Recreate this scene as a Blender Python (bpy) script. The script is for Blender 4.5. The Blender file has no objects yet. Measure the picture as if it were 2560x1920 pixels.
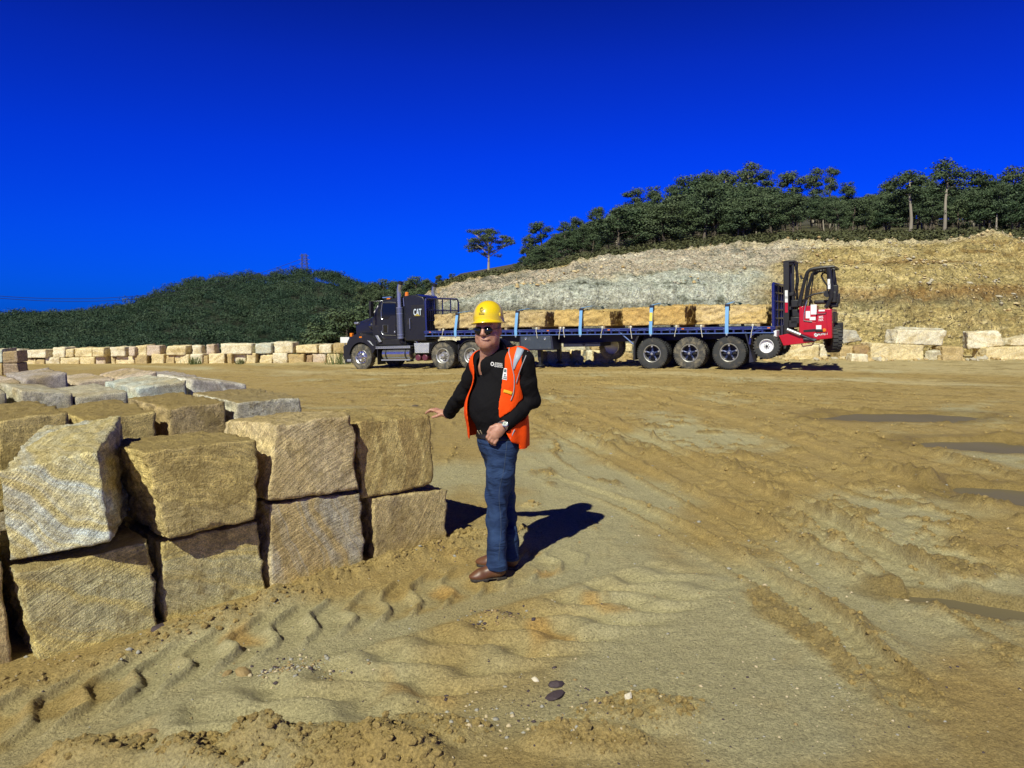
import bpy, bmesh, math, random
import numpy as np
from mathutils import Vector, Matrix

# ------------------------------------------------------------------ camera, sky, sun, exposure
SC = bpy.context.scene
COL = SC.collection
R = math.radians
F, CX, CY, CAMH, PITCH = 1900.0, 1280.0, 960.0, 1.72, R(5.2)   # focal length in photo pixels, centre, eye height

cam = bpy.data.cameras.new("camera")
cam.sensor_width = 36.0
cam.lens = 36.0 * F / 2560.0
cam.clip_start, cam.clip_end = 0.1, 6000.0
cam_o = bpy.data.objects.new("camera", cam)
COL.objects.link(cam_o)
cam_o.location = (0, 0, CAMH)
cam_o.rotation_euler = (math.pi / 2 - PITCH, 0, 0)
SC.camera = cam_o

SUN_EL = R(43.0)
SUN_AZ = math.atan2(-0.42, -0.905)          # compass direction towards the sun: behind the camera, to the left (atan2(x, y))
world = bpy.data.worlds.new("World")
SC.world = world
world.use_nodes = True
_nt = world.node_tree
_nt.nodes.clear()
_out = _nt.nodes.new("ShaderNodeOutputWorld")
_bg = _nt.nodes.new("ShaderNodeBackground")
_sky = _nt.nodes.new("ShaderNodeTexSky")
_sky.sky_type = 'NISHITA'
_sky.sun_disc = False
_sky.sun_elevation = SUN_EL
_sky.sun_rotation = SUN_AZ
_sky.altitude = 0
_sky.air_density, _sky.dust_density, _sky.ozone_density = 1.0, 0.2, 4.0
_tc = _nt.nodes.new("ShaderNodeTexCoord")
_sep = _nt.nodes.new("ShaderNodeSeparateXYZ")
_ramp = _nt.nodes.new("ShaderNodeValToRGB")     # deep blue of this sky by elevation; overhead darkened to weaken its blue fill
_mul = _nt.nodes.new("ShaderNodeMixRGB")
_mul.blend_type = 'MULTIPLY'
_mul.inputs[0].default_value = 1.0
_nt.links.new(_tc.outputs['Generated'], _sep.inputs[0])
_nt.links.new(_sep.outputs['Z'], _ramp.inputs[0])
_nt.links.new(_sky.outputs[0], _mul.inputs[1])
_nt.links.new(_ramp.outputs[0], _mul.inputs[2])
_nt.links.new(_mul.outputs[0], _bg.inputs[0])
_nt.links.new(_bg.outputs[0], _out.inputs[0])
_bg.inputs[1].default_value = 0.091
cr = _ramp.color_ramp
cr.elements[0].position, cr.elements[0].color = 0.0, (0.002, 0.135, 1.25, 1)
cr.elements[1].position, cr.elements[1].color = 0.75, (0.014, 0.024, 0.07, 1)
for _p, _c in ((0.10, (0.002, 0.135, 1.25, 1)), (0.20, (0.003, 0.112, 1.22, 1)), (0.30, (0.010, 0.088, 0.98, 1)), (0.38, (0.012, 0.062, 0.66, 1)), (0.48, (0.016, 0.034, 0.15, 1))):
    _e = cr.elements.new(_p); _e.color = _c

sun = bpy.data.lights.new("sun", 'SUN')
sun.energy = 4.9
sun.angle = R(0.5)
sun.color = (1.0, 0.975, 0.80)
sun_o = bpy.data.objects.new("sun", sun)
COL.objects.link(sun_o)
SUN_DIR = Vector((math.sin(SUN_AZ) * math.cos(SUN_EL), math.cos(SUN_AZ) * math.cos(SUN_EL), math.sin(SUN_EL)))
sun_o.rotation_euler = SUN_DIR.to_track_quat('Z', 'Y').to_euler()
sun_o.location = (-20, -40, 40)
SC.view_settings.view_transform = 'Standard'
SC.view_settings.look = 'None'
SC.view_settings.exposure = 0.14
SC.view_settings.gamma = 1.0
SC.view_settings.use_curve_mapping = False
SC.cycles.max_bounces = 6
SC.cycles.transparent_max_bounces = 8
SC.cycles.use_denoising = True

# ------------------------------------------------------------------ pixel -> place helpers
def ray(u, v):
    a, b = (u - CX) / F, (CY - v) / F
    return np.array([a, math.cos(PITCH) + b * math.sin(PITCH), -math.sin(PITCH) + b * math.cos(PITCH)])
def at(u, v, Y):                       # point seen at photo pixel (u, v) whose distance along world Y is Y
    d = ray(u, v)
    return np.array([0, 0, CAMH]) + d * (Y / d[1])
def at_z(u, v, z):                     # point seen at (u, v) lying at height z
    d = ray(u, v)
    return np.array([0, 0, CAMH]) + d * ((z - CAMH) / d[2])
def at_plane(u, v, p0, n):             # point seen at (u, v) on a plane
    d = ray(u, v); o = np.array([0, 0, CAMH])
    return o + d * (np.dot(np.array(p0) - o, n) / np.dot(d, n))

# ------------------------------------------------------------------ noise (vectorised gradient noise)
_rs = np.random.RandomState(7)
_perm = np.concatenate([_rs.permutation(256)] * 3)
_grad = _rs.normal(size=(256, 3)); _grad /= np.linalg.norm(_grad, axis=1)[:, None]
def noise3(p):
    p = np.asarray(p, dtype=np.float64)
    i = np.floor(p).astype(np.int64); f = p - i
    w = f * f * f * (f * (f * 6 - 15) + 10)
    i &= 255
    res = 0
    for dx in (0, 1):
        for dy in (0, 1):
            for dz in (0, 1):
                h = _perm[_perm[_perm[(i[..., 0] + dx) & 255] + ((i[..., 1] + dy) & 255)] + ((i[..., 2] + dz) & 255)]
                g = _grad[h]
                dd = (g[..., 0] * (f[..., 0] - dx) + g[..., 1] * (f[..., 1] - dy) + g[..., 2] * (f[..., 2] - dz))
                ww = ((w[..., 0] if dx else 1 - w[..., 0]) * (w[..., 1] if dy else 1 - w[..., 1]) * (w[..., 2] if dz else 1 - w[..., 2]))
                res = res + dd * ww
    return res * 1.5
def fbm(p, octaves=4, gain=0.5, lac=2.03, ridged=False):
    p = np.asarray(p, dtype=np.float64)
    a, s, tot = 1.0, 0, 0
    for k in range(octaves):
        n = noise3(p + 17.3 * k)
        if ridged: n = 1 - 2 * np.abs(n)
        s = s + a * n; tot += a
        a *= gain; p = p * lac
    return s / tot
def sstep(a, b, x):
    t = np.clip((x - a) / (b - a), 0, 1)
    return t * t * (3 - 2 * t)
def xyz(x, y, z=0.0):
    return np.stack(np.broadcast_arrays(x, y, z), axis=-1).astype(np.float64)

# ------------------------------------------------------------------ object helpers
def tag(o, label=None, cat=None, group=None, kind=None):
    if label: o['label'] = label
    if cat: o['category'] = cat
    if group: o['group'] = group
    if kind: o['kind'] = kind
    return o
def link(name, me, parent=None, loc=None):
    o = bpy.data.objects.new(name, me)
    COL.objects.link(o)
    if parent: o.parent = parent
    if loc is not None: o.location = loc
    return o
def empty(name, loc=(0, 0, 0), rot=(0, 0, 0), parent=None):
    o = bpy.data.objects.new(name, None)
    COL.objects.link(o)
    o.location, o.rotation_euler = loc, rot
    o.empty_display_size = 0.2
    if parent: o.parent = parent
    return o
def np_mesh(name, V, Fq, mats=(), mi=None, smooth=True, attrs=None):
    """mesh from numpy arrays; Fq is (n,3) or (n,4)"""
    V = np.ascontiguousarray(V, dtype=np.float32); Fq = np.ascontiguousarray(Fq, dtype=np.int32)
    k = Fq.shape[1]
    me = bpy.data.meshes.new(name)
    me.vertices.add(len(V)); me.vertices.foreach_set("co", V.ravel())
    me.loops.add(Fq.size); me.loops.foreach_set("vertex_index", Fq.ravel())
    me.polygons.add(len(Fq))
    me.polygons.foreach_set("loop_start", np.arange(0, Fq.size, k, dtype=np.int32))
    for m in mats: me.materials.append(m)
    if mi is not None: me.polygons.foreach_set("material_index", np.ascontiguousarray(mi, dtype=np.int32))
    me.polygons.foreach_set("use_smooth", np.full(len(Fq), bool(smooth)))
    for an, av in (attrs or {}).items():
        at_ = me.attributes.new(an, 'FLOAT', 'POINT')
        at_.data.foreach_set("value", np.ascontiguousarray(av, dtype=np.float32).ravel())
    me.update(calc_edges=True)
    me.validate()
    return me
def grid_faces(nu, nv):
    i = np.arange(nu - 1)[:, None] * nv + np.arange(nv - 1)[None, :]
    return np.stack([i, i + nv, i + nv + 1, i + 1], axis=-1).reshape(-1, 4)

class MB:
    """collects boxes, prisms, tubes, lathes into ONE mesh"""
    def __init__(s): s.v, s.f, s.m, s.sm = [], [], [], []
    def add(s, V, Fs, mi=0, smooth=False, M=None):
        b = len(s.v)
        for p in V:
            p = Vector(p)
            s.v.append(M @ p if M is not None else p)
        for f in Fs:
            s.f.append([b + i for i in f]); s.m.append(mi); s.sm.append(smooth)
        return s
    def box(s, c, d, mi=0, rot=None):
        x, y, z = d[0] / 2, d[1] / 2, d[2] / 2
        V = [(-x, -y, -z), (x, -y, -z), (x, y, -z), (-x, y, -z), (-x, -y, z), (x, -y, z), (x, y, z), (-x, y, z)]
        M = Matrix.Translation(c) @ (rot.to_4x4() if rot is not None else Matrix.Identity(4))
        return s.add(V, [(0, 3, 2, 1), (4, 5, 6, 7), (0, 1, 5, 4), (1, 2, 6, 5), (2, 3, 7, 6), (3, 0, 4, 7)], mi, False, M)
    def box2(s, lo, hi, mi=0):
        return s.box([(a + b) / 2 for a, b in zip(lo, hi)], [abs(b - a) for a, b in zip(lo, hi)], mi)
    def prism(s, poly, y0, y1, mi=0, shrink=None):
        """polygon in (x, z) extruded along y from y0 to y1"""
        n = len(poly)
        cx = sum(p[0] for p in poly) / n; cz = sum(p[1] for p in poly) / n
        V = [(p[0], y0, p[1]) for p in poly]
        if shrink: V += [(cx + (p[0] - cx) * shrink, y1, cz + (p[1] - cz) * shrink) for p in poly]
        else: V += [(p[0], y1, p[1]) for p in poly]
        Fs = [list(range(n)), list(range(2 * n - 1, n - 1, -1))] + [[i, n + i, n + (i + 1) % n, (i + 1) % n] for i in range(n)]
        return s.add(V, Fs, mi)
    def tube(s, path, r, n=8, mi=0, caps=True, closed=False):
        P = [Vector(p) for p in path]; m = len(P)
        rs = r if isinstance(r, (list, tuple)) else [r] * m
        V, Fs = [], []
        up0 = None
        for i, p in enumerate(P):
            if closed: t = (P[(i + 1) % m] - P[i - 1])
            else: t = (P[min(i + 1, m - 1)] - P[max(i - 1, 0)])
            t = t.normalized() if t.length > 1e-9 else Vector((0, 0, 1))
            if up0 is None:
                up0 = Vector((0, 0, 1)) if abs(t.z) < 0.9 else Vector((1, 0, 0))
            a = t.cross(up0)
            if a.length < 1e-6: a = t.cross(Vector((0.3, 0.9, 0.1)))
            a.normalize(); b = a.cross(t).normalized(); up0 = b
            for k in range(n):
                th = 2 * math.pi * k / n
                V.append(p + (a * math.cos(th) + b * math.sin(th)) * rs[i])
        for i in range(m if closed else m - 1):
            j = (i + 1) % m
            for k in range(n):
                k2 = (k + 1) % n
                Fs.append((i * n + k, j * n + k, j * n + k2, i * n + k2))
        s.add(V, Fs, mi, True)
        if caps and not closed:
            s.add(V[:n], [list(range(n))], mi); s.add(V[-n:], [list(range(n - 1, -1, -1))], mi)
        return s
    def cyl(s, p0, p1, r0, r1=None, n=16, mi=0, caps=True):
        return s.tube([p0, p1], [r0, r0 if r1 is None else r1], n, mi, caps)
    def lathe(s, prof, c, axis=(0, 1, 0), n=32, mi=0):
        """profile of (axial, radius); revolve about axis through c"""
        ax = Vector(axis).normalized()
        a = ax.cross(Vector((0, 0, 1)) if abs(ax.z) < 0.9 else Vector((1, 0, 0))).normalized(); b = ax.cross(a)
        c = Vector(c); V, Fs = [], []
        for (h, r) in prof:
            for k in range(n):
                th = 2 * math.pi * k / n
                V.append(c + ax * h + (a * math.cos(th) + b * math.sin(th)) * r)
        for i in range(len(prof) - 1):
            for k in range(n):
                k2 = (k + 1) % n
                Fs.append((i * n + k, (i + 1) * n + k, (i + 1) * n + k2, i * n + k2))
        return s.add(V, Fs, mi, True)
    def mesh(s, name, mats, sharp=35):
        me = bpy.data.meshes.new(name)
        me.from_pydata([tuple(p) for p in s.v], [], s.f)
        for m in (mats if isinstance(mats, (list, tuple)) else [mats]): me.materials.append(m)
        me.polygons.foreach_set("material_index", s.m)
        me.polygons.foreach_set("use_smooth", [True] * len(s.f) if sharp else s.sm)
        bm = bmesh.new(); bm.from_mesh(me)
        bmesh.ops.remove_doubles(bm, verts=bm.verts, dist=1e-5)
        bmesh.ops.recalc_face_normals(bm, faces=bm.faces)
        bm.to_mesh(me); bm.free()
        if sharp: me.set_sharp_from_angle(angle=R(sharp))
        return me
    def build(s, name, mats, parent=None, bevel=0, seg=2, sharp=35, loc=None):
        o = link(name, s.mesh(name, mats, sharp), parent, loc)
        if bevel:
            b = o.modifiers.new("bevel", 'BEVEL'); b.width = bevel; b.segments = seg
            b.limit_method = 'ANGLE'; b.angle_limit = R(40); b.use_clamp_overlap = True
        return o

# ------------------------------------------------------------------ signed-distance surfaces -> mesh (surface nets)
def surface_nets(fn, lo, hi, h):
    lo = np.array(lo, float); hi = np.array(hi, float)
    n = np.ceil((hi - lo) / h).astype(int) + 1
    ax = [lo[k] + h * np.arange(n[k]) for k in range(3)]
    # narrow band: coarse pass first, fine pass only near the surface
    K = 4
    nc = -(-n // K) + 1
    axc = [lo[k] + h * K * np.arange(nc[k]) for k in range(3)]
    Dc = np.asarray(fn(np.stack(np.meshgrid(*axc, indexing='ij'), axis=-1).reshape(-1, 3))).reshape(tuple(nc))
    near = np.abs(Dc) < K * h * 2.0
    nd = near.copy()
    for k in range(3):
        sl0 = [slice(None)] * 3; sl1 = [slice(None)] * 3; sl0[k] = slice(0, -1); sl1[k] = slice(1, None)
        t = nd.copy(); t[tuple(sl0)] |= nd[tuple(sl1)]; t[tuple(sl1)] |= nd[tuple(sl0)]; nd = t
    ii = [np.minimum((np.arange(n[k]) + K // 2) // K, nc[k] - 1) for k in range(3)]
    D = Dc[np.ix_(*ii)].astype(float)
    M = nd[np.ix_(*ii)]
    w = np.argwhere(M)
    D[M] = np.asarray(fn(lo + w * h))
    ins = D < 0
    c = np.zeros(tuple(n - 1), int)
    offs = [(a, b, d) for a in (0, 1) for b in (0, 1) for d in (0, 1)]
    for (a, b, d) in offs: c += ins[a:n[0] - 1 + a, b:n[1] - 1 + b, d:n[2] - 1 + d]
    act = (c > 0) & (c < 8)
    idx = -np.ones(act.shape, int); cells = np.argwhere(act); idx[act] = np.arange(len(cells))
    acc = np.zeros((len(cells), 3)); cnt = np.zeros(len(cells))
    for i, A in enumerate(offs):
        for j, B in enumerate(offs):
            if j <= i or sum(abs(p - q) for p, q in zip(A, B)) != 1: continue
            da = D[cells[:, 0] + A[0], cells[:, 1] + A[1], cells[:, 2] + A[2]]
            db = D[cells[:, 0] + B[0], cells[:, 1] + B[1], cells[:, 2] + B[2]]
            x = (da < 0) != (db < 0)
            t = np.where(x, da / np.where(x, da - db, 1), 0)
            pt = np.array(A)[None] + t[:, None] * (np.array(B) - np.array(A))[None]
            acc += np.where(x[:, None], pt, 0); cnt += x
    V = lo + (cells + acc / cnt[:, None]) * h
    quads = []
    for axis in range(3):
        o1, o2 = [k for k in range(3) if k != axis]
        sl_a = [slice(None)] * 3; sl_b = [slice(None)] * 3
        sl_a[axis] = slice(0, -1); sl_b[axis] = slice(1, None)
        A, B = ins[tuple(sl_a)], ins[tuple(sl_b)]
        e = np.argwhere(A != B)
        e = e[(e[:, o1] > 0) & (e[:, o2] > 0) & (e[:, o1] < n[o1] - 1) & (e[:, o2] < n[o2] - 1)]
        d1 = np.zeros(3, int); d1[o1] = 1; d2 = np.zeros(3, int); d2[o2] = 1
        q = np.stack([idx[tuple((e - d1 - d2).T)], idx[tuple((e - d2).T)], idx[tuple(e.T)], idx[tuple((e - d1).T)]], axis=1)
        flip = A[tuple(e.T)] if axis != 1 else ~A[tuple(e.T)]
        q = np.where(flip[:, None], q, q[:, ::-1])
        quads.append(q)
    Q = np.concatenate(quads)
    return V, Q[(Q >= 0).all(1)]

# ------------------------------------------------------------------ materials
def new_mat(name):
    m = bpy.data.materials.new(name); m.use_nodes = True
    nt = m.node_tree
    return m, nt, nt.nodes['Principled BSDF']
def N(nt, typ, **kw):
    n = nt.nodes.new(typ)
    for k, v in kw.items(): setattr(n, k, v)
    return n
def L(nt, a, b): nt.links.new(a, b)
def setin(n, **kw):
    for k, v in kw.items(): n.inputs[k.replace('_', ' ')].default_value = v
def mixc(nt, fac, a, b, blend='MIX'):
    m = N(nt, "ShaderNodeMixRGB", blend_type=blend)
    for s, i in ((fac, 0), (a, 1), (b, 2)):
        if hasattr(s, 'is_linked') or isinstance(s, bpy.types.NodeSocket): L(nt, s, m.inputs[i])
        else: m.inputs[i].default_value = s if i == 0 else (*s, 1) if len(s) == 3 else s
    return m.outputs[0]
def mathn(nt, op, a, b=None, c=None, clamp=False):
    m = N(nt, "ShaderNodeMath", operation=op, use_clamp=clamp)
    for i, s in enumerate((a, b, c)):
        if s is None: continue
        if isinstance(s, bpy.types.NodeSocket): L(nt, s, m.inputs[i])
        else: m.inputs[i].default_value = s
    return m.outputs[0]
def rampn(nt, fac, stops):
    r = N(nt, "ShaderNodeValToRGB"); e = r.color_ramp.elements
    for k, (p, c) in enumerate(stops):
        if k < 2: el = e[k]; el.position = p
        else: el = e.new(p)
        el.color = (c, c, c, 1) if not isinstance(c, (tuple, list)) else (*c, 1)
    L(nt, fac, r.inputs[0])
    return r.outputs[0]
def noisen(nt, vec, scale, detail=4, rough=0.55, dist=0.0):
    n = N(nt, "ShaderNodeTexNoise"); setin(n, Scale=scale, Detail=detail, Roughness=rough, Distortion=dist)
    if vec is not None: L(nt, vec, n.inputs['Vector'])
    return n.outputs['Fac']
def bumpn(nt, height, strength=0.5, dist=0.01, normal=None):
    b = N(nt, "ShaderNodeBump"); setin(b, Strength=strength, Distance=dist)
    L(nt, height, b.inputs['Height'])
    if normal is not None: L(nt, normal, b.inputs['Normal'])
    return b.outputs[0]
def objco(nt): return N(nt, "ShaderNodeTexCoord").outputs['Object']
def attr(nt, name, typ='GEOMETRY', out='Fac'):
    a = N(nt, "ShaderNodeAttribute", attribute_type=typ, attribute_name=name)
    return a.outputs[out]
def paint(name, col, rough=0.4, metal=0.0, var=0.12, scale=6.0, dirt=None, dirt_amt=0.0, coat=0.0, bump=0.0, bscale=60):
    """general procedural surface: slight colour and gloss variation, optional dust"""
    m, nt, b = new_mat(name)
    co = objco(nt)
    n1 = noisen(nt, co, scale, 5, 0.6)
    lo = tuple(c * (1 - var) for c in col); hi = tuple(min(1, c * (1 + var)) for c in col)
    c = mixc(nt, n1, lo, hi)
    if dirt:
        n2 = noisen(nt, co, scale * 0.7, 7, 0.68)
        f = rampn(nt, n2, [(0.62 - 0.35 * dirt_amt, 0.0), (0.78 - 0.1 * dirt_amt, min(1, 0.25 + dirt_amt))])
        c = mixc(nt, f, c, dirt)
    L(nt, c, b.inputs['Base Color'])
    n3 = noisen(nt, co, scale * 4, 3)
    r = mathn(nt, 'MULTIPLY_ADD', n3, 0.25, rough - 0.12, clamp=True)
    L(nt, r, b.inputs['Roughness'])
    b.inputs['Metallic'].default_value = metal
    if coat: b.inputs['Coat Weight'].default_value = coat; b.inputs['Coat Roughness'].default_value = 0.06
    if bump: L(nt, bumpn(nt, noisen(nt, co, bscale, 4), bump, 0.005), b.inputs['Normal'])
    return m
# ------------------------------------------------------------------ where the truck stands (its near wheel faces), used by the ground's slope
PW = at(1723, 923, 24.7)
PF = at(903.5, 924, 31.0)
TA = math.atan2(PF[1] - PW[1], PW[0] - PF[0])
SLOPE = (PW[2] - PF[2]) / math.hypot(PF[1] - PW[1], PW[0] - PF[0])
CA, SA = math.cos(TA), math.sin(TA)

def gbase(x, y):
    """pit floor without its small relief"""
    s = (PW[0] - x) * CA + (y - PW[1]) * SA
    k = sstep(11, 22, y)
    g = PW[2] * k - SLOPE * np.clip(s, 0, 14.5) * k - 0.004 * np.clip(s - 14.5, 0, 40) * k
    drop = sstep(41, 110, y) * sstep(-2, -14, x - 0.02 * (y - 40))
    dip = -0.10 * sstep(-1.2, -2.5, x) * sstep(6.5, 4.2, y)
    return g - 26.0 * drop + dip

# row of saw-cut blocks beside the man: a line on the ground
ROW_P = np.array([-1.0, 5.20]); ROW_D = np.array([0.73, 0.683]); ROW_D /= np.linalg.norm(ROW_D)
ROW_N = np.array([-ROW_D[1], ROW_D[0]])      # away from the camera
# wheel track that runs along the row
TR1 = at_z(0, 1867, 0)[:2]; TR2 = at_z(1157, 1525, 0)[:2]
TRD = (TR2 - TR1) / np.linalg.norm(TR2 - TR1); TRN = np.array([-TRD[1], TRD[0]])
PUDDLES = [  # centre pixel, half sizes along x and y in metres, turn
    (2250, 1040, 1.45, 0.70, 0.10), (2490, 1112, 1.05, 0.60, -0.15), (2520, 1235, 0.66, 0.50, -0.35), (2450, 1512, 0.52, 0.18, -0.5),
]
PUD = []
for (u, v, a, b, rt) in PUDDLES:
    p = at_z(u, v, 0)
    PUD.append((p[0], p[1], a, b, rt))
def pud_field(x, y):
    m = np.full(np.broadcast(x, y).shape, -9.0)
    for (px, py, a, b, rt) in PUD:
        dx, dy = x - px, y - py
        e = ((dx * math.cos(rt) + dy * math.sin(rt)) / a) ** 2 + ((-dx * math.sin(rt) + dy * math.cos(rt)) / b) ** 2
        m = np.maximum(m, 1 - e)
    return m

RUTS = []
for pts, wd in (([(1340, 985), (1520, 1060), (1800, 1190), (2150, 1370), (2620, 1650)], .16), ([(1300, 1040), (1480, 1120), (1720, 1240), (2040, 1420), (2420, 1680)], .16),
                ([(1620, 960), (1900, 1030), (2250, 1125), (2700, 1260)], .20), ([(1560, 975), (1800, 1045), (2120, 1160), (2700, 1390)], .20),
                ([(1330, 1180), (1560, 1260), (1820, 1400), (2120, 1600), (2400, 1900)], .12), ([(1420, 945), (1800, 985), (2300, 1045), (2700, 1090)], .22)):
    q_ = [at_z(u, v, 0)[:2] for u, v in pts]
    out_ = []
    for i in range(len(q_) - 1):
        p0, p1, p2, p3 = q_[max(i - 1, 0)], q_[i], q_[i + 1], q_[min(i + 2, len(q_) - 1)]
        for t_ in np.linspace(0, 1, 5)[:-1]: out_.append(.5 * ((2 * p1) + (p2 - p0) * t_ + (2 * p0 - 5 * p1 + 4 * p2 - p3) * t_ ** 2 + (3 * p1 - p0 - 3 * p2 + p3) * t_ ** 3))
    out_.append(q_[-1]); RUTS.append((out_, wd))
def ground_detail(x, y, masks=False):
    """relief of the churned sand: returns height and the sand's kinds"""
    P = xyz(x, y)
    fade = 1 / (1 + (np.maximum(y, 0) / 26) ** 2)
    h = 0.030 * fbm(P * 0.45, 3) + 0.016 * fbm(P * [1.6, 1.2, 1], 4)
    # --- churned mud: lines swing from along-view (near) to along the truck's road (far)
    cx = x + 0.20 * (y - 6) - 0.012 * (y - 6) ** 2
    ny = noise3(xyz(x * 0.35, y * 0.35, 3.1))
    near_l = 0.6 * fbm(xyz(cx * 3.2, y * 0.45 + ny, 1.7), 5, 0.6) + 0.55 * fbm(xyz(cx * 1.7, y * 0.22 + ny, 8.7), 4, 0.55, ridged=True)
    s = (PW[0] - x) * CA + (y - PW[1]) * SA
    q = (x - PW[0]) * SA + (y - PW[1]) * CA
    far_l = fbm(xyz(s * 0.35, q * 2.4 + 0.4 * ny, 5.2), 5, 0.6)
    k = sstep(9, 16, y)
    rn = np.maximum(0, 1 - np.abs(fbm(xyz(cx * 1.15, y * 0.13 + 0.5 * ny, 3.9), 3, 0.55)) * 2.6) ** 5
    rf = np.maximum(0, 1 - np.abs(fbm(xyz(s * 0.12, q * 1.0 + 0.4 * ny, 7.9), 3, 0.55)) * 2.6) ** 4
    rid = rn * (1 - k) + rf * k
    lines = near_l * (1 - k) + far_l * k
    lump = fbm(P * [2.6, 2.6, 1] + [3, 9, 2], 5, 0.62)
    region = sstep(-0.25, 0.35, noise3(P * [0.28, 0.22, 1] + [5.5, 1.2, 0]) + 0.35 * sstep(1.5, 5, x) + 0.45 * sstep(8, 13, y) - 0.35 * sstep(7, 3, y))
    clod = np.maximum(0, lump - 0.08 + 0.30 * lines) * region
    brk = sstep(-0.25, 0.25, noise3(P * [0.9, 0.9, 1] + [2, 7, 4]))
    ridm = rid * brk * (0.25 + 0.75 * sstep(-0.2, 0.6, x + 0.35 * (y - 6))) * sstep(3.0, 4.6, y + 0.4 * x)
    rough_r = 0.5 + 0.5 * fbm(P * [9, 9, 1], 4, 0.62)
    h = h + 0.032 * lines * (0.30 + region) + 0.20 * clod * (0.5 + 0.5 * sstep(14, 5, y)) + 0.010 * fbm(P * [9, 9, 1], 4, 0.65, ridged=True) * (0.25 + region)
    h = h + 0.085 * ridm * np.maximum(0, rough_r * 1.6 - 0.35)
    clodm = np.maximum(sstep(0.04, 0.22, clod), 0.9 * sstep(0.2, 0.6, ridm * rough_r * 1.6))
    # fat ridges of thrown-up mud
    for (u0, v0, u1, v1, wd, ht) in ((2130, 1165, 2420, 1240, 0.20, 0.13), (1500, 1100, 1660, 1145, 0.12, 0.07), (1700, 1330, 1960, 1420, 0.10, 0.05),
                                     (2200, 1460, 2560, 1590, 0.08, 0.05), (1420, 1075, 1500, 1100, 0.12, 0.08), (2500, 1085, 2600, 1110, 0.3, 0.14)):
        a, b = at_z(u0, v0, 0)[:2], at_z(u1, v1, 0)[:2]
        d = b - a; ln = np.linalg.norm(d); d = d / ln
        t = (x - a[0]) * d[0] + (y - a[1]) * d[1]; w = (x - a[0]) * -d[1] + (y - a[1]) * d[0]
        w = w + 0.12 * noise3(xyz(x * 1.5, y * 1.5, 8.8))
        e = np.exp(-(w / wd) ** 2) * sstep(-0.3, 0.3, t) * sstep(ln + 0.3, ln - 0.3, t)
        h = h + ht * e * (0.7 + 0.9 * lump); clodm = np.maximum(clodm, 0.9 * e)
    # --- long wheel ruts swinging across the middle and the right
    for ri, (pl, wd) in enumerate(RUTS):
        bd = np.full(x.shape, 9.0); bw = np.zeros(x.shape); bs = np.zeros(x.shape); acc = 0.0
        for a, b in zip(pl[:-1], pl[1:]):
            d = b - a; ln = np.linalg.norm(d); d = d / ln
            tt_ = (x - a[0]) * d[0] + (y - a[1]) * d[1]; tc = np.clip(tt_, 0, ln)
            dx, dy = x - a[0] - tc * d[0], y - a[1] - tc * d[1]; dd_ = np.hypot(dx, dy); ww_ = dx * -d[1] + dy * d[0]
            m = dd_ < bd; bd = np.where(m, dd_, bd); bw = np.where(m, ww_, bw); bs = np.where(m, tc + acc, bs); acc += ln
        endf = sstep(0, 1.0, bs) * sstep(acc, acc - 1.0, bs)
        wob_ = bd + 0.035 * noise3(xyz(x * 2.4, y * 2.4, 2.0 + ri))
        keepr = sstep(-0.45, 0.05, noise3(xyz(bs * 0.55, 3.3 * ri, 0.5)))
        inn = sstep(wd, wd * 0.8, wob_) * endf
        edge_ = np.exp(-((wob_ - wd * 1.12) / (0.20 * wd + 0.012)) ** 2) * endf * keepr
        rc = 0.5 + 0.5 * fbm(P * [10, 10, 1], 4, 0.62)
        h = h * (1 - 0.65 * inn) - 0.024 * inn + edge_ * (0.012 + 0.075 * np.maximum(0, rc - 0.28))
        h = h + inn * keepr * 0.007 * (0.4 + 1.2 * noise3(xyz(x * 2.1, y * 2.1, 6.1))) * np.sin((bs + 0.5 * np.abs(bw)) * 2 * math.pi / 0.11) * sstep(10, 6, y)
        clodm = np.maximum(clodm * (1 - 0.8 * inn), 0.85 * edge_ * rc * 1.5)
    # --- wheel track with lug prints along the blocks
    t = (x - TR1[0]) * TRD[0] + (y - TR1[1]) * TRD[1]; w = (x - TR1[0]) * TRN[0] + (y - TR1[1]) * TRN[1]
    w = w + 0.03 * noise3(xyz(t * 1.3, w * 1.3, 4.4))
    ends = sstep(-3, -1, t) * sstep(3.9, 2.9, t)
    b1 = sstep(0.08, 0.16, w) * sstep(0.70, 0.58, w) * ends
    wob = 0.048 * np.sin(w * 15.0 + 0.9) + 0.030 * noise3(xyz(t * 2.6, w * 3, 1.0)) + 0.012 * noise3(xyz(t * 9, w * 9, 4.0))
    ph = (t - 0.66 * w + wob) / 0.225
    fx = ph - np.floor(ph) - 0.58
    ridge = np.exp(-(fx / np.where(fx > 0, 0.085, 0.20)) ** 2)
    hgt = 0.75 + 0.5 * noise3(xyz(t * 2.2, w * 4, 3.3))
    h = h + b1 * (0.056 * ridge * hgt - 0.020 + 0.016 * fbm(xyz(t * 9, w * 9, 2.2), 3) * (0.4 + ridge))
    b2 = sstep(-0.08, -0.20, w) * sstep(-0.95, -0.70, w) * sstep(-2.5, -0.8, t) * sstep(4.3, 3.0, t)
    ph2 = (t + 0.75 * w + 0.06 * np.sin(w * 17 + 1) + 0.05 * noise3(xyz(t * 2, w * 2, 7.0))) / 0.30
    r2 = np.sin(ph2 * 2 * math.pi)
    h = h + b2 * (0.026 * r2 + 0.024 * fbm(xyz(t * 5, w * 5, 2.2), 3))
    stripe = sstep(-0.13, -0.04, w) * sstep(0.17, 0.08, w) * sstep(-4, -2, t) * sstep(4.0, 2.8, t)
    h = h * (1 - 0.75 * stripe) - 0.012 * stripe
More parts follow.
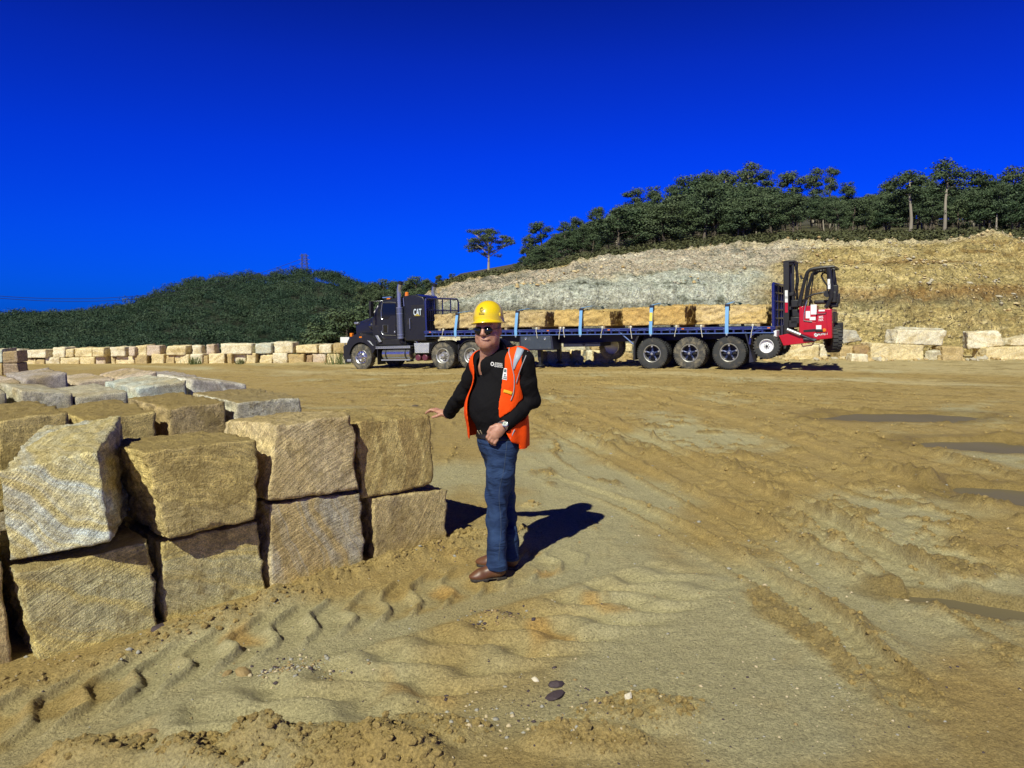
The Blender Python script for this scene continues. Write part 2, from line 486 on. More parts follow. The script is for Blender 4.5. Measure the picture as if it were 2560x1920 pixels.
    # --- crumbled earth along the feet of the blocks and thrown mounds in front
    rt = (x - ROW_P[0]) * ROW_D[0] + (y - ROW_P[1]) * ROW_D[1]; rw = -((x - ROW_P[0]) * ROW_N[0] + (y - ROW_P[1]) * ROW_N[1])
    rw = rw + 0.05 * noise3(xyz(rt * 2.2, rw * 2.2, 6.0))
    cr1 = 0.5 + 0.5 * fbm(P * [6, 6, 1], 5, 0.62)
    cr2 = 0.5 + 0.5 * fbm(P * [16, 16, 1], 4, 0.62, ridged=True)
    bm = np.exp(-((rw - 0.22 - 0.05 * sstep(0, -2, rt)) / 0.12) ** 2) * sstep(-3.6, -3, rt) * sstep(1.6, 0.9, rt)
    bm = bm * (0.30 + 0.70 * sstep(-2.3, -0.7, rt))
    h = h + bm * (-0.005 + 0.17 * np.maximum(0, cr1 - 0.32) + 0.06 * cr2)
    crumb = bm.copy()
    for (u0, v0, ru, rv, ht) in ((830, 1880, 0.42, 0.20, 0.07), (1600, 1790, 0.36, 0.18, 0.06), (560, 1900, 0.35, 0.16, 0.07), (1100, 1830, 0.28, 0.14, 0.05), (1480, 1860, 0.30, 0.12, 0.05),
                                 (250, 1860, 0.30, 0.10, 0.04), (1200, 1395, 0.30, 0.16, 0.05), (1160, 1340, 0.22, 0.12, 0.04), (1330, 1265, 0.12, 0.10, 0.04), (1010, 1900, 0.25, 0.16, 0.06)):
        c0 = at_z(u0, v0, 0)
        e = ((x - c0[0]) / ru) ** 2 + ((y - c0[1]) / rv) ** 2 + 0.55 * noise3(P * [3.5, 3.5, 1] + [u0, 0, 0])
        m = sstep(1.0, 0.1, e)
        h = h + 1.35 * ht * m * (0.08 + 1.3 * np.maximum(0, cr1 - 0.32) + 0.5 * cr2); crumb = np.maximum(crumb, m)
    # flat trodden place under the boots
    bt = np.exp(-(((x + 0.10) / 0.30) ** 2 + ((y - 5.05) / 0.30) ** 2) ** 3)
    h = h * (1 - bt)
    crumb = crumb * (1 - bt)
    # fine grain everywhere near
    h = h + (0.0035 * fbm(P * [22, 22, 1], 3, 0.6) + 0.0012 * fbm(P * [70, 70, 1], 2)) * sstep(16, 6, y)
    pf = pud_field(x, y) + 0.75 * fbm(P * [1.5, 2.2, 1] + [0, 4, 0], 4, 0.6)
    pw = sstep(-0.5, 0.25, pf)
    h = h * (1 - 0.6 * pw) - 0.085 * sstep(-0.25, 0.35, pf)
    grey = sstep(-0.1, 0.45, noise3(P * [0.55, 0.5, 1] + [9.1, 3.3, 0]) + 0.25 * noise3(P * [2.5, 2.5, 1])
                 + 0.75 * np.exp(-(((x - 0.9) / 0.9) ** 2 + ((y - 3.4) / 0.8) ** 2)) + 0.9 * np.exp(-(((x - 0.8) / 0.75) ** 2 + ((y - 6.8) / 1.5) ** 2)) - 0.25 * sstep(9, 14, y))
    grey = np.clip(grey * (1 - 0.75 * clodm) * (1 - 0.6 * crumb) + 0.6 * stripe + b1 * 0.55 * sstep(0.25, -0.2, noise3(xyz(t * 4, w * 4, 9.0))), 0, 1)
    # pale dry strip where trucks pass
    pale = np.exp(-((q + 2.2) / 1.0) ** 2) * sstep(12, 20, y) * sstep(-0.4, 0.35, fbm(xyz(s * 0.25, q, 2.0), 3)) + 0.8 * sstep(0.4, 2.2, q) * sstep(20, 24, y)
    wet = np.clip(clodm * 0.75 + sstep(-1.5, 0.0, pf) * 0.95, 0, 1) * (1 - b1)
    ore = sstep(0.25, 0.6, noise3(P * [3.0, 3.0, 1] + [1.1, 7.7, 0])) * (np.maximum(b1, b2) + 0.25 * sstep(9, 4, y))
    if masks: return h, np.maximum(crumb * 1.0, 0.55 * clodm)
    return h, np.clip(grey, 0, 1), wet, np.clip(ore, 0, 1), np.clip(pale, 0, 1)

def axis_steps(lo, hi, s0, lo_f, hi_f, growth):
    a = list(np.arange(lo_f, hi_f, s0))
    st, p = s0, a[-1]
    while p < hi:
        st *= growth; p += st; a.append(p)
    st, p = s0, a[0]
    while p > lo:
        st *= growth; p -= st; a.insert(0, p)
    return np.array(a)
gx = axis_steps(-1600, 1600, 0.0125, -3.0, 3.1, 1.021)
ys = [2.45]
while ys[-1] < 1800:
    y_ = ys[-1]; ys.append(y_ + max(0.0105, y_ * (0.0043 if y_ < 60 else 0.03)))
lo_ys = [2.45]
while lo_ys[-1] > -400: lo_ys.append(lo_ys[-1] - max(0.03, 0.08 * (2.45 - lo_ys[-1])))
gy = np.array(lo_ys[:0:-1] + ys)
GX, GY = np.meshgrid(gx, gy, indexing='ij')
gh, g_grey, g_wet, g_ore, g_pale = ground_detail(GX, GY)
relief = sstep(70, 38, np.abs(GX) + 0 * GY) * sstep(75, 45, GY)
GZ = gbase(GX, GY) + gh * relief
def gz(x, y):
    """height of the finished ground at one place"""
    h = ground_detail(np.array([float(x)]), np.array([float(y)]))[0][0]
    return float(gbase(np.array([float(x)]), np.array([float(y)]))[0] + h)

# --- sand material
m_ground, nt, b = new_mat("pit_sand")
co = objco(nt)
fine = noisen(nt, co, 9.0, 8, 0.7)
grain = noisen(nt, co, 75.0, 5, 0.8)
mid = noisen(nt, co, 1.4, 6, 0.65)
tan_c = mixc(nt, rampn(nt, fine, [(0.32, 0.0), (0.68, 1.0)]), (0.290, 0.208, 0.074), (0.490, 0.372, 0.150))
tan_c = mixc(nt, rampn(nt, mid, [(0.35, 0.0), (0.7, 1.0)]), tan_c, (0.405, 0.290, 0.105))
gry_c = mixc(nt, fine, (0.345, 0.305, 0.160), (0.535, 0.480, 0.275))
c = mixc(nt, attr(nt, "grey"), tan_c, gry_c)
c = mixc(nt, mathn(nt, 'MULTIPLY', attr(nt, "ore"), 0.75), c, (0.46, 0.285, 0.085))
c = mixc(nt, mathn(nt, 'MULTIPLY', attr(nt, "pale"), 0.7), c, (0.56, 0.480, 0.265))
wetc = mixc(nt, fine, (0.150, 0.103, 0.032), (0.310, 0.225, 0.076))
c = mixc(nt, mathn(nt, 'MULTIPLY', attr(nt, "wet"), 0.80), c, wetc)
grc = rampn(nt, grain, [(0.36, 0.45), (0.50, 1.0), (0.64, 1.50)])
c = mixc(nt, 0.75, c, grc, 'MULTIPLY')
vor = N(nt, "ShaderNodeTexVoronoi"); setin(vor, Scale=26.0, Randomness=1.0); L(nt, co, vor.inputs['Vector'])
spk = mathn(nt, 'MULTIPLY', rampn(nt, vor.outputs['Distance'], [(0.06, 1.0), (0.13, 0.0)]), rampn(nt, noisen(nt, co, 3.0, 3), [(0.52, 0.0), (0.62, 1.0)]))
c = mixc(nt, spk, c, mixc(nt, noisen(nt, co, 40, 1), (0.06, 0.045, 0.03), (0.62, 0.52, 0.34)))
L(nt, c, b.inputs['Base Color'])
L(nt, mathn(nt, 'MULTIPLY_ADD', attr(nt, "wet"), -0.35, 0.92), b.inputs['Roughness'])
b.inputs['Specular IOR Level'].default_value = 0.25
bh = mathn(nt, 'ADD', mathn(nt, 'MULTIPLY', grain, 0.5), mathn(nt, 'ADD', fine, mathn(nt, 'MULTIPLY', spk, 0.4)))
L(nt, bumpn(nt, bh, 0.95, 0.036), b.inputs['Normal'])
nu, nv = GX.shape
me = np_mesh("ground", np.stack([GX, GY, GZ], -1).reshape(-1, 3), grid_faces(nu, nv), [m_ground],
             attrs={"grey": g_grey, "wet": g_wet, "ore": g_ore, "pale": g_pale})
tag(link("ground", me), kind='structure')
del GX, GY, GZ, gh

m_water, nt, b = new_mat("muddy_water")
co = objco(nt)
L(nt, mixc(nt, noisen(nt, co, 1.2, 4), (0.125, 0.105, 0.062), (0.180, 0.150, 0.090)), b.inputs['Base Color'])
b.inputs['Roughness'].default_value = 0.45
b.inputs['IOR'].default_value = 1.33
b.inputs['Specular IOR Level'].default_value = 0.10
L(nt, bumpn(nt, noisen(nt, co, 5, 3), 0.06, 0.01), b.inputs['Normal'])
for (px, py, a, bb, rt) in PUD:
    mb = MB()
    zz = float(gbase(np.array([px]), np.array([py]))[0]) - 0.052
    n = 40
    ring = [(px + 1.35 * a * math.cos(2 * math.pi * k / n) * math.cos(rt) - 1.5 * bb * math.sin(2 * math.pi * k / n) * math.sin(rt),
             py + 1.35 * a * math.cos(2 * math.pi * k / n) * math.sin(rt) + 1.5 * bb * math.sin(2 * math.pi * k / n) * math.cos(rt), zz) for k in range(n)]
    mb.add(ring, [list(range(n))])
    tag(mb.build("puddle_water", m_water), kind='structure')

# ------------------------------------------------------------------ the quarry wall and the hillside above it
def cu(u, pts):
    p = np.array(pts, float)
    return np.interp(u, p[:, 0], p[:, 1])
Q_VT = [(700, 800), (900, 790), (1000, 765), (1060, 742), (1090, 726), (1150, 706), (1300, 690), (1400, 672), (1450, 655), (1600, 636), (1750, 623), (1950, 611), (2150, 607), (2350, 604), (2560, 600), (2800, 590), (3600, 560)]
Q_YT = [(700, 46), (1070, 46), (1300, 47), (1600, 49), (1750, 49), (1950, 46), (2150, 43), (2560, 42), (3600, 42)]
Q_Z1 = [(1000, 0.0), (1060, 0.6), (1110, 1.7), (1200, 2.3), (1300, 2.75), (1500, 2.95), (1700, 3.05), (1900, 2.9), (1990, 2.5), (2060, 2.05), (2300, 2.1), (2420, 1.9), (2500, 1.2), (2800, 1.2), (3600, 1.2)]
Q_Y0 = [(1000, 38), (1100, 37.5), (1900, 37.0), (2020, 34.5), (2150, 33.8), (2420, 33.5), (3600, 33.0)]
Q_SL = [(700, 0.0), (1060, 0.02), (1150, 0.055), (1300, 0.07), (1450, 0.095), (1700, 0.125), (2000, 0.13), (2560, 0.125), (3600, 0.12)]
def bearing(x, y): return CX + F * x / np.maximum(y, 1.0) * 0.9985
def hillside(x, y, rough=True):
    u = bearing(x, y)
    P = xyz(x, y)
    yt = cu(u, Q_YT); zt = CAMH + (787 - cu(u, Q_VT)) * yt / F
    z1 = cu(u, Q_Z1); y0 = cu(u, Q_Y0)
    g = gbase(x, np.minimum(y, 41))
    wob = 0.0
    if rough:
        wob = 0.75 * fbm(xyz(x * 0.35, 0.0, 2.0), 3) + 0.35 * fbm(xyz(x * 1.1, y * 0.12, 5.0), 3, 0.6, ridged=True)
    yy = y + wob
    a = sstep(y0, y0 + 1.25, yy)
    tt = np.clip((yy - y0 - 1.1) / np.maximum(yt - y0 - 1.1, 0.5), 0, 1)
    z = g + (z1 - g) * a + (zt - z1) * (tt ** 0.92) * a
    # benches and ledges weathered into the slope
    per = 1.05
    zs = (z + (0.5 * fbm(xyz(x * 0.12, y * 0.12, 9.0), 3) if rough else 0)) / per
    fz = zs - np.floor(zs)
    zstep = (np.floor(zs) + sstep(0.25, 0.75, fz) - fz + (zs - np.floor(zs)) * 0 - (np.floor(zs))) * per
    z = z + 0.85 * zstep * a * sstep(0.02, 0.1, tt) * (1 - sstep(0.93, 1.0, tt)) * cu(u, [(1060, 0.2), (1500, 0.45), (1950, 0.6), (2100, 1.0), (2350, 0.9), (2480, 0.3)])
    # small step at the lip on the right
    z = z + cu(u, [(1900, 0), (2000, 0.35), (2500, 0.35), (2600, 0)]) * sstep(0.80, 0.9, tt) * (1 - tt) * 2
    back = np.maximum(y - yt, 0)
    z = z + cu(u, Q_SL) * back
    zl = cu(u, [(500, -22), (820, -14), (960, -4), (1060, -0.6)])
    left = sstep(1075, 1000, u)
    z = z * (1 - left * sstep(40, 70, y)) + zl * left * sstep(40, 70, y)
    if rough:
        face = a * sstep(0.0, 0.10, a) * (1 - sstep(0.97, 1.0, tt))
        z = z + face * (0.42 * fbm(P * [0.5, 0.5, 1], 4) + 0.34 * fbm(P * [1.6, 1.6, 1], 4, 0.6, ridged=True) + 0.12 * fbm(P * [4, 4, 1], 3, 0.7))
        z = z + 0.05 * fbm(P * [1.2, 1.2, 1], 3)
        hx, hy = 2470, 41.6
        hxw = (hx - CX) / F * hy
        z = z + 0.38 * np.maximum(0, 1 - np.hypot((x - hxw) / 1.7, (y - hy) / 1.5))
    return z
qx = np.arange(-13, 64, 0.13); qy = np.arange(32.4, 60.2, 0.13)
QX, QY = np.meshgrid(qx, qy, indexing='ij')
QZ = hillside(QX, QY)
QU = bearing(QX, QY)
ytq = cu(QU, Q_YT); y0q = cu(QU, Q_Y0)
tq = (QY - y0q) / (ytq - y0q)
Pq = xyz(QX, QY)
nz = fbm(Pq * [0.35, 0.35, 1], 4); nz2 = fbm(Pq * [1.3, 1.3, 1], 4, 0.6)
grass_m = sstep(0.98, 1.06, tq + 0.03 * nz2)
greyz = sstep(2010, 1900, QU + 120 * nz - 170 * (tq - 0.5)) * sstep(1000, 1060, QU)
ledge = greyz * sstep(0.36, 0.27, tq + 0.06 * nz)
rub = greyz * (1 - ledge) * sstep(1.0, 0.86, tq + 0.08 * nz2)
below = sstep(-0.05, -0.2, QZ - gbase(QX, QY) - 0.05)
rust = sstep(0.1, 0.5, fbm(xyz(QX * 0.10, QY * 0.10, QZ * 1.9), 4, 0.6) + 0.25 * np.exp(-((QZ - 2.7) / 0.5) ** 2)) * (1 - greyz)
lip = sstep(0.86, 0.97, tq + 0.05 * nz2) * sstep(1.04, 0.99, tq) * sstep(1450, 1600, QU)
olive = np.exp(-((QZ - 2.35 + 0.5 * nz) / 0.35) ** 2) * (1 - greyz) * sstep(-0.2, 0.3, nz2 + 0.2)
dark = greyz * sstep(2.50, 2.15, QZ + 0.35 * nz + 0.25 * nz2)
m_rock, nt, b = new_mat("quarry_rock")
co = objco(nt)
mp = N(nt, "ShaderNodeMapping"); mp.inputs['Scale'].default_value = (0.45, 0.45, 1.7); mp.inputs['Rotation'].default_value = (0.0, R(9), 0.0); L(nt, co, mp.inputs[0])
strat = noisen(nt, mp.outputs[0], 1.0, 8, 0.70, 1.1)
n1 = noisen(nt, co, 1.1, 8, 0.7); n2 = noisen(nt, co, 7.0, 6, 0.72)
zone = noisen(nt, mp.outputs[0], 0.33, 5, 0.62, 0.5)
mp2 = N(nt, "ShaderNodeMapping"); mp2.inputs['Scale'].default_value = (1.5, 1.5, 0.30); L(nt, co, mp2.inputs[0])
vert = noisen(nt, mp2.outputs[0], 1.0, 6, 0.68)
mixz = mathn(nt, 'ADD', mathn(nt, 'MULTIPLY', strat, 0.55), mathn(nt, 'MULTIPLY', zone, 0.45))
yel = rampn(nt, mixz, [(0.36, (0.30, 0.200, 0.065)), (0.62, (0.86, 0.760, 0.420)), (0.43, (0.47, 0.345, 0.125)), (0.47, (0.66, 0.520, 0.215)), (0.51, (0.52, 0.420, 0.170)), (0.55, (0.75, 0.600, 0.270))])
yel = mixc(nt, rampn(nt, n1, [(0.48, 0.0), (0.66, 0.7)]), yel, (0.72, 0.58, 0.26))
yel = mixc(nt, mathn(nt, 'MULTIPLY', attr(nt, "rust"), 0.8), yel, mixc(nt, strat, (0.27, 0.130, 0.040), (0.48, 0.290, 0.100)))
rubc = rampn(nt, mathn(nt, 'ADD', mathn(nt, 'MULTIPLY', n1, 0.6), mathn(nt, 'MULTIPLY', zone, 0.4)), [(0.38, (0.26, 0.255, 0.195)), (0.62, (0.92, 0.800, 0.580)), (0.45, (0.52, 0.485, 0.370)), (0.50, (0.74, 0.620, 0.450)), (0.55, (0.56, 0.530, 0.410))])
ledc = rampn(nt, mathn(nt, 'ADD', mathn(nt, 'MULTIPLY', strat, 0.45), mathn(nt, 'ADD', mathn(nt, 'MULTIPLY', vert, 0.35), mathn(nt, 'MULTIPLY', zone, 0.2))), [(0.38, (0.15, 0.155, 0.105)), (0.62, (0.88, 0.840, 0.600)), (0.44, (0.42, 0.450, 0.360)), (0.47, (0.70, 0.740, 0.620)), (0.52, (0.56, 0.560, 0.440)), (0.56, (0.80, 0.820, 0.680))])
yel = mixc(nt, mathn(nt, 'MULTIPLY', attr(nt, "lip"), 0.75), yel, (0.80, 0.71, 0.46)); yel = mixc(nt, mathn(nt, 'MULTIPLY', attr(nt, "olive"), 0.6), yel, (0.30, 0.30, 0.17))
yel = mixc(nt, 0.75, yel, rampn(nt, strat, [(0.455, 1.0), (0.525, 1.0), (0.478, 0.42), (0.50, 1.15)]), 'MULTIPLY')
c = mixc(nt, attr(nt, "rub"), yel, rubc)
c = mixc(nt, attr(nt, "ledge"), c, ledc)
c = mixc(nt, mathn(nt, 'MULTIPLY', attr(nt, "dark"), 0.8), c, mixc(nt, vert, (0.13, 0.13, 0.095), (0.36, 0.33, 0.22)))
vor = N(nt, "ShaderNodeTexVoronoi"); setin(vor, Scale=3.6); L(nt, co, vor.inputs['Vector'])
vor2 = N(nt, "ShaderNodeTexVoronoi", feature='DISTANCE_TO_EDGE'); setin(vor2, Scale=2.6); wv = N(nt, "ShaderNodeVectorMath", operation='MULTIPLY_ADD'); nzv = N(nt, "ShaderNodeTexNoise"); setin(nzv, Scale=1.6, Detail=4.0); L(nt, co, nzv.inputs['Vector']); L(nt, nzv.outputs['Color'], wv.inputs[0]); wv.inputs[1].default_value = (.9, .9, .9); L(nt, co, wv.inputs[2]); L(nt, wv.outputs[0], vor2.inputs['Vector'])
stones = mathn(nt, 'MULTIPLY', rampn(nt, vor.outputs['Distance'], [(0.15, 1.0), (0.34, 0.0)]), mathn(nt, 'SUBTRACT', 1.0, attr(nt, "ledge")))
c = mixc(nt, mathn(nt, 'MULTIPLY', stones, rampn(nt, n2, [(0.42, 0.0), (0.6, 0.8)])), c, (0.62, 0.52, 0.32))
c = mixc(nt, mathn(nt, 'MULTIPLY', attr(nt, "grass"), 0.9), c, mixc(nt, n2, (0.045, 0.050, 0.014), (0.17, 0.150, 0.050)))
c = mixc(nt, 0.8, c, mixc(nt, 0.6, rampn(nt, n2, [(0.34, 0.28), (0.5, 0.95), (0.66, 1.65)]), rampn(nt, n1, [(0.38, 0.40), (0.5, 1.0), (0.62, 1.35)]), 'MULTIPLY'), 'MULTIPLY')
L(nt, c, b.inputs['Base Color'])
b.inputs['Roughness'].default_value = 0.95
b.inputs['Specular IOR Level'].default_value = 0.15
bh = mathn(nt, 'ADD', mathn(nt, 'MULTIPLY', stones, 0.6), mathn(nt, 'ADD', mathn(nt, 'MULTIPLY', rampn(nt, vor2.outputs['Distance'], [(0.0, 0.0), (0.14, 1.0)]), mathn(nt, 'MULTIPLY', rampn(nt, n1, [(0.45, 0.0), (0.6, 1.0)]), 0.30)), mathn(nt, 'ADD', n2, mathn(nt, 'MULTIPLY', strat, 0.8))))
L(nt, bumpn(nt, bh, 1.0, 0.26), b.inputs['Normal'])
nu, nv = QX.shape
Fq = grid_faces(nu, nv)
keep = ((QZ > gbase(QX, QY) - 0.15) & (QU > 1035)).reshape(-1)
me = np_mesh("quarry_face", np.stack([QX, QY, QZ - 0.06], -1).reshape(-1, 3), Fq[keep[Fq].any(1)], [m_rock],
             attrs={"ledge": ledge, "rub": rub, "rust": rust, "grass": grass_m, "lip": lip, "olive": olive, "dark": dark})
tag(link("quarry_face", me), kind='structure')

m_scrubsoil = paint("forest_floor", (0.060, 0.058, 0.022), 0.95, 0, 0.5, 0.6, (0.16, 0.12, 0.05), 0.3)
uu = np.arange(300, 3700, 14.0); yy = np.geomspace(59.5, 420, 60)
HU, HY = np.meshgrid(uu, yy, indexing='ij')
HX = (HU - CX) / F * HY
HZ = hillside(HX, HY, False) - 0.12
me = np_mesh("hillside", np.stack([HX, HY, HZ], -1).reshape(-1, 3), grid_faces(*HX.shape), [m_scrubsoil])
tag(link("hillside", me), kind='structure')
# far wooded hill on the left
H_SK = [(-700, 800), (-300, 790), (0, 782), (120, 777), (230, 767), (330, 748), (400, 716), (450, 696), (500, 682), (560, 678), (620, 676), (700, 680), (770, 672), (830, 676), (880, 695), (930, 709), (1010, 706), (1100, 700), (1250, 705), (1350, 760), (1500, 830)]
def hill(u, y):
    yc = 440 + 40 * np.sin(u * 0.004)
    zc = CAMH + (787 - cu(u, H_SK)) * yc / F - 6.8
    t = (y - 250) / (yc - 250)
    n = 5 * fbm(xyz(u * 0.012, y * 0.02, 3.0), 3)
    return np.where(t < 1, -18 + (zc + 18) * np.clip(t, 0, 1) ** 0.95 + n * np.sin(np.clip(t, 0, 1) * math.pi), zc - (y - yc) * 0.25)
uu = np.arange(-900, 1600, 12.0); yy = np.linspace(225, 620, 70)
HU, HY = np.meshgrid(uu, yy, indexing='ij')
HX = (HU - CX) / F * HY
m_hillsoil = paint("dark_forest_floor", (0.020, 0.028, 0.014), 0.95, 0, 0.4, 0.5)  # soil tone darker than on the nearer hillside
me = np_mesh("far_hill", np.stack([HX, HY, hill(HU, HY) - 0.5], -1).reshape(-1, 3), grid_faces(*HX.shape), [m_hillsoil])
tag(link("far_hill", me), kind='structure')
# ------------------------------------------------------------------ sandstone blocks
m_stone, nt, b = new_mat("sandstone")
co = objco(nt)
tone = attr(nt, "tone", 'OBJECT', 'Color'); band = attr(nt, "band", 'OBJECT', 'Color')
sdir = attr(nt, "bedding", 'OBJECT', 'Vector'); sawc = attr(nt, "sawcentre", 'OBJECT', 'Vector')
seed = attr(nt, "seed", 'OBJECT', 'Fac'); dust = attr(nt, "dust", 'OBJECT', 'Fac'); saw = attr(nt, "saw", 'OBJECT', 'Fac')
off = N(nt, "ShaderNodeCombineXYZ"); L(nt, mathn(nt, 'MULTIPLY', seed, 13.7), off.inputs[0]); L(nt, mathn(nt, 'MULTIPLY', seed, 7.1), off.inputs[1])
vadd = N(nt, "ShaderNodeVectorMath", operation='ADD'); L(nt, co, vadd.inputs[0]); L(nt, off.outputs[0], vadd.inputs[1])
P = vadd.outputs[0]
dot = N(nt, "ShaderNodeVectorMath", operation='DOT_PRODUCT'); L(nt, co, dot.inputs[0]); L(nt, sdir, dot.inputs[1])
warp = noisen(nt, P, 1.3, 3, 0.5)
bx = mathn(nt, 'ADD', dot.outputs['Value'], mathn(nt, 'MULTIPLY', warp, 0.55))
cmb = N(nt, "ShaderNodeCombineXYZ"); L(nt, mathn(nt, 'MULTIPLY', bx, 9.0), cmb.inputs[0]); L(nt, mathn(nt, 'MULTIPLY', seed, 3.3), cmb.inputs[1])
beds = noisen(nt, cmb.outputs[0], 0.8, 5, 0.62)
big = noisen(nt, P, 2.0, 5, 0.6); fine = noisen(nt, P, 22.0, 6, 0.72); grain = noisen(nt, P, 120.0, 3, 0.7)
c = mixc(nt, rampn(nt, beds, [(0.44, 0.0), (0.56, 1.0)]), tone, band)
c = mixc(nt, mathn(nt, 'MULTIPLY', rampn(nt, big, [(0.46, 0.0), (0.66, 1.0)]), 0.6), c, (0.42, 0.30, 0.110))
c = mixc(nt, 0.7, c, rampn(nt, fine, [(0.34, 0.50), (0.5, 1.0), (0.66, 1.38)]), 'MULTIPLY')
c = mixc(nt, 0.65, c, rampn(nt, grain, [(0.36, 0.45), (0.5, 1.0), (0.64, 1.45)]), 'MULTIPLY')
dist = N(nt, "ShaderNodeVectorMath", operation='DISTANCE'); L(nt, co, dist.inputs[0]); L(nt, sawc, dist.inputs[1])
dd = mathn(nt, 'ADD', dist.outputs['Value'], mathn(nt, 'MULTIPLY', noisen(nt, P, 2.2, 2), 0.03))
sw1 = noisen(nt, None, 1.0, 3, 0.7)
cm2 = N(nt, "ShaderNodeCombineXYZ"); L(nt, mathn(nt, 'MULTIPLY', dd, 95.0), cm2.inputs[0]); L(nt, mathn(nt, 'MULTIPLY', big, 9.0), cm2.inputs[1]); L(nt, seed, cm2.inputs[2])
swn = N(nt, "ShaderNodeTexNoise"); setin(swn, Scale=1.0, Detail=3.0, Roughness=0.6); L(nt, cm2.outputs[0], swn.inputs['Vector'])
c = mixc(nt, mathn(nt, 'MULTIPLY', saw, 0.42, clamp=True), c, rampn(nt, swn.outputs['Fac'], [(0.33, 0.42), (0.52, 1.0), (0.68, 1.28)]), 'MULTIPLY')
geo = N(nt, "ShaderNodeNewGeometry"); sepn = N(nt, "ShaderNodeSeparateXYZ"); L(nt, geo.outputs['Normal'], sepn.inputs[0])
upm = rampn(nt, mathn(nt, 'ADD', sepn.outputs['Z'], mathn(nt, 'MULTIPLY_ADD', big, 0.5, -0.25)), [(0.55, 0.0), (0.80, 1.0)])
blot = rampn(nt, noisen(nt, P, 4.5, 7, 0.68), [(0.52, 0.0), (0.60, 1.0)])
dm = mathn(nt, 'MULTIPLY', dust, mathn(nt, 'MAXIMUM', upm, mathn(nt, 'MULTIPLY', blot, 0.7)))
c = mixc(nt, dm, c, mixc(nt, fine, (0.24, 0.168, 0.056), (0.44, 0.335, 0.135)))
L(nt, c, b.inputs['Base Color'])
b.inputs['Roughness'].default_value = 0.92
b.inputs['Specular IOR Level'].default_value = 0.2
hs = mathn(nt, 'MULTIPLY', mathn(nt, 'MULTIPLY', swn.outputs['Fac'], saw), mathn(nt, 'SUBTRACT', 1.0, mathn(nt, 'MULTIPLY', dm, 0.9)))
hh = mathn(nt, 'ADD', mathn(nt, 'MULTIPLY', hs, 0.32), mathn(nt, 'ADD', mathn(nt, 'MULTIPLY', fine, mathn(nt, 'MULTIPLY_ADD', dm, 1.1, 0.6)), mathn(nt, 'MULTIPLY', grain, 0.45)))
L(nt, bumpn(nt, hh, 1.0, 0.024), b.inputs['Normal'])

def block_mesh(name, C8, cell, seed, rough=(0.006, 0.02, 0.02, 0.02, 0.012, 0.01), edge=0.03, mat=None):
    """C8: corners BL BR BR' BL' (bottom), then the same four of the top; front is BL-BR. rough: front, right, back, left, top, bottom"""
    C8 = np.array(C8, float)
    Ls = np.array([np.linalg.norm(C8[1] - C8[0]), np.linalg.norm(C8[3] - C8[0]), np.linalg.norm(C8[4] - C8[0])])
    n = np.clip(np.ceil(Ls / cell), 3, 90).astype(int)
    I = np.stack(np.meshgrid(*[np.arange(k + 1) for k in n], indexing='ij'), -1)
    surf = ((I == 0) | (I == n)).any(-1)
    idx = -np.ones(surf.shape, int); pts = I[surf]; idx[surf] = np.arange(len(pts))
    Fq = []
    for axn in range(3):
        for side in (0, 1):
            sl = [slice(None)] * 3; sl[axn] = 0 if side == 0 else n[axn]
            g = idx[tuple(sl)]
            q = np.stack([g[:-1, :-1], g[1:, :-1], g[1:, 1:], g[:-1, 1:]], -1).reshape(-1, 4)
            if (side == 1) != (axn == 1): pass
            else: q = q[:, ::-1]
            Fq.append(q)
    Fq = np.concatenate(Fq)
    ab = pts / n
    p = ab * Ls
    so = np.array([seed * 3.71, seed * 1.93, seed * 5.17])
    r = edge * np.clip(0.45 + 1.9 * np.maximum(0, fbm((p + so) * 3.2, 3)) + 0.8 * fbm((p + so) * 12.0, 3), 0.10, 2.6)[:, None]
    q = np.clip(p, r, Ls - r); d = p - q; dl = np.linalg.norm(d, axis=1, keepdims=True)
    nrm = np.where(dl > 1e-9, d / np.maximum(dl, 1e-9), 0)
    p = q + nrm * np.minimum(r, dl * 10)
    amp = np.zeros(len(p)); fn = [rough[3], rough[1], rough[0], rough[2], rough[5], rough[4]]
    w = np.zeros(len(p))
    for k in range(3):
        for sd in (0, 1):
            wk = np.maximum(nrm[:, k] * (1 if sd else -1), 0) ** 2
            amp += wk * fn[2 * k + sd]; w += wk
    amp = amp / np.maximum(w, 1e-6)
    ns = fbm((p + so) * 3.0, 3) + 0.9 * fbm((p + so) * 11.0, 4, 0.6) * np.clip(amp / 0.012, 0.3, 1.2) - 0.35 * np.maximum(0, fbm((p + so) * 6.0, 3, ridged=True))
    p = p + nrm * (ns * amp * 1.35)[:, None]
    t = p / Ls
    a, bb, cc = t[:, :1], t[:, 1:2], t[:, 2:3]
    bot = (C8[0] * (1 - a) + C8[1] * a) * (1 - bb) + (C8[3] * (1 - a) + C8[2] * a) * bb
    top = (C8[4] * (1 - a) + C8[5] * a) * (1 - bb) + (C8[7] * (1 - a) + C8[6] * a) * bb
    V = bot * (1 - cc) + top * cc
    org = C8[:4].mean(0)
    me = np_mesh(name, V - org, Fq, [mat or m_stone])
    return me, org

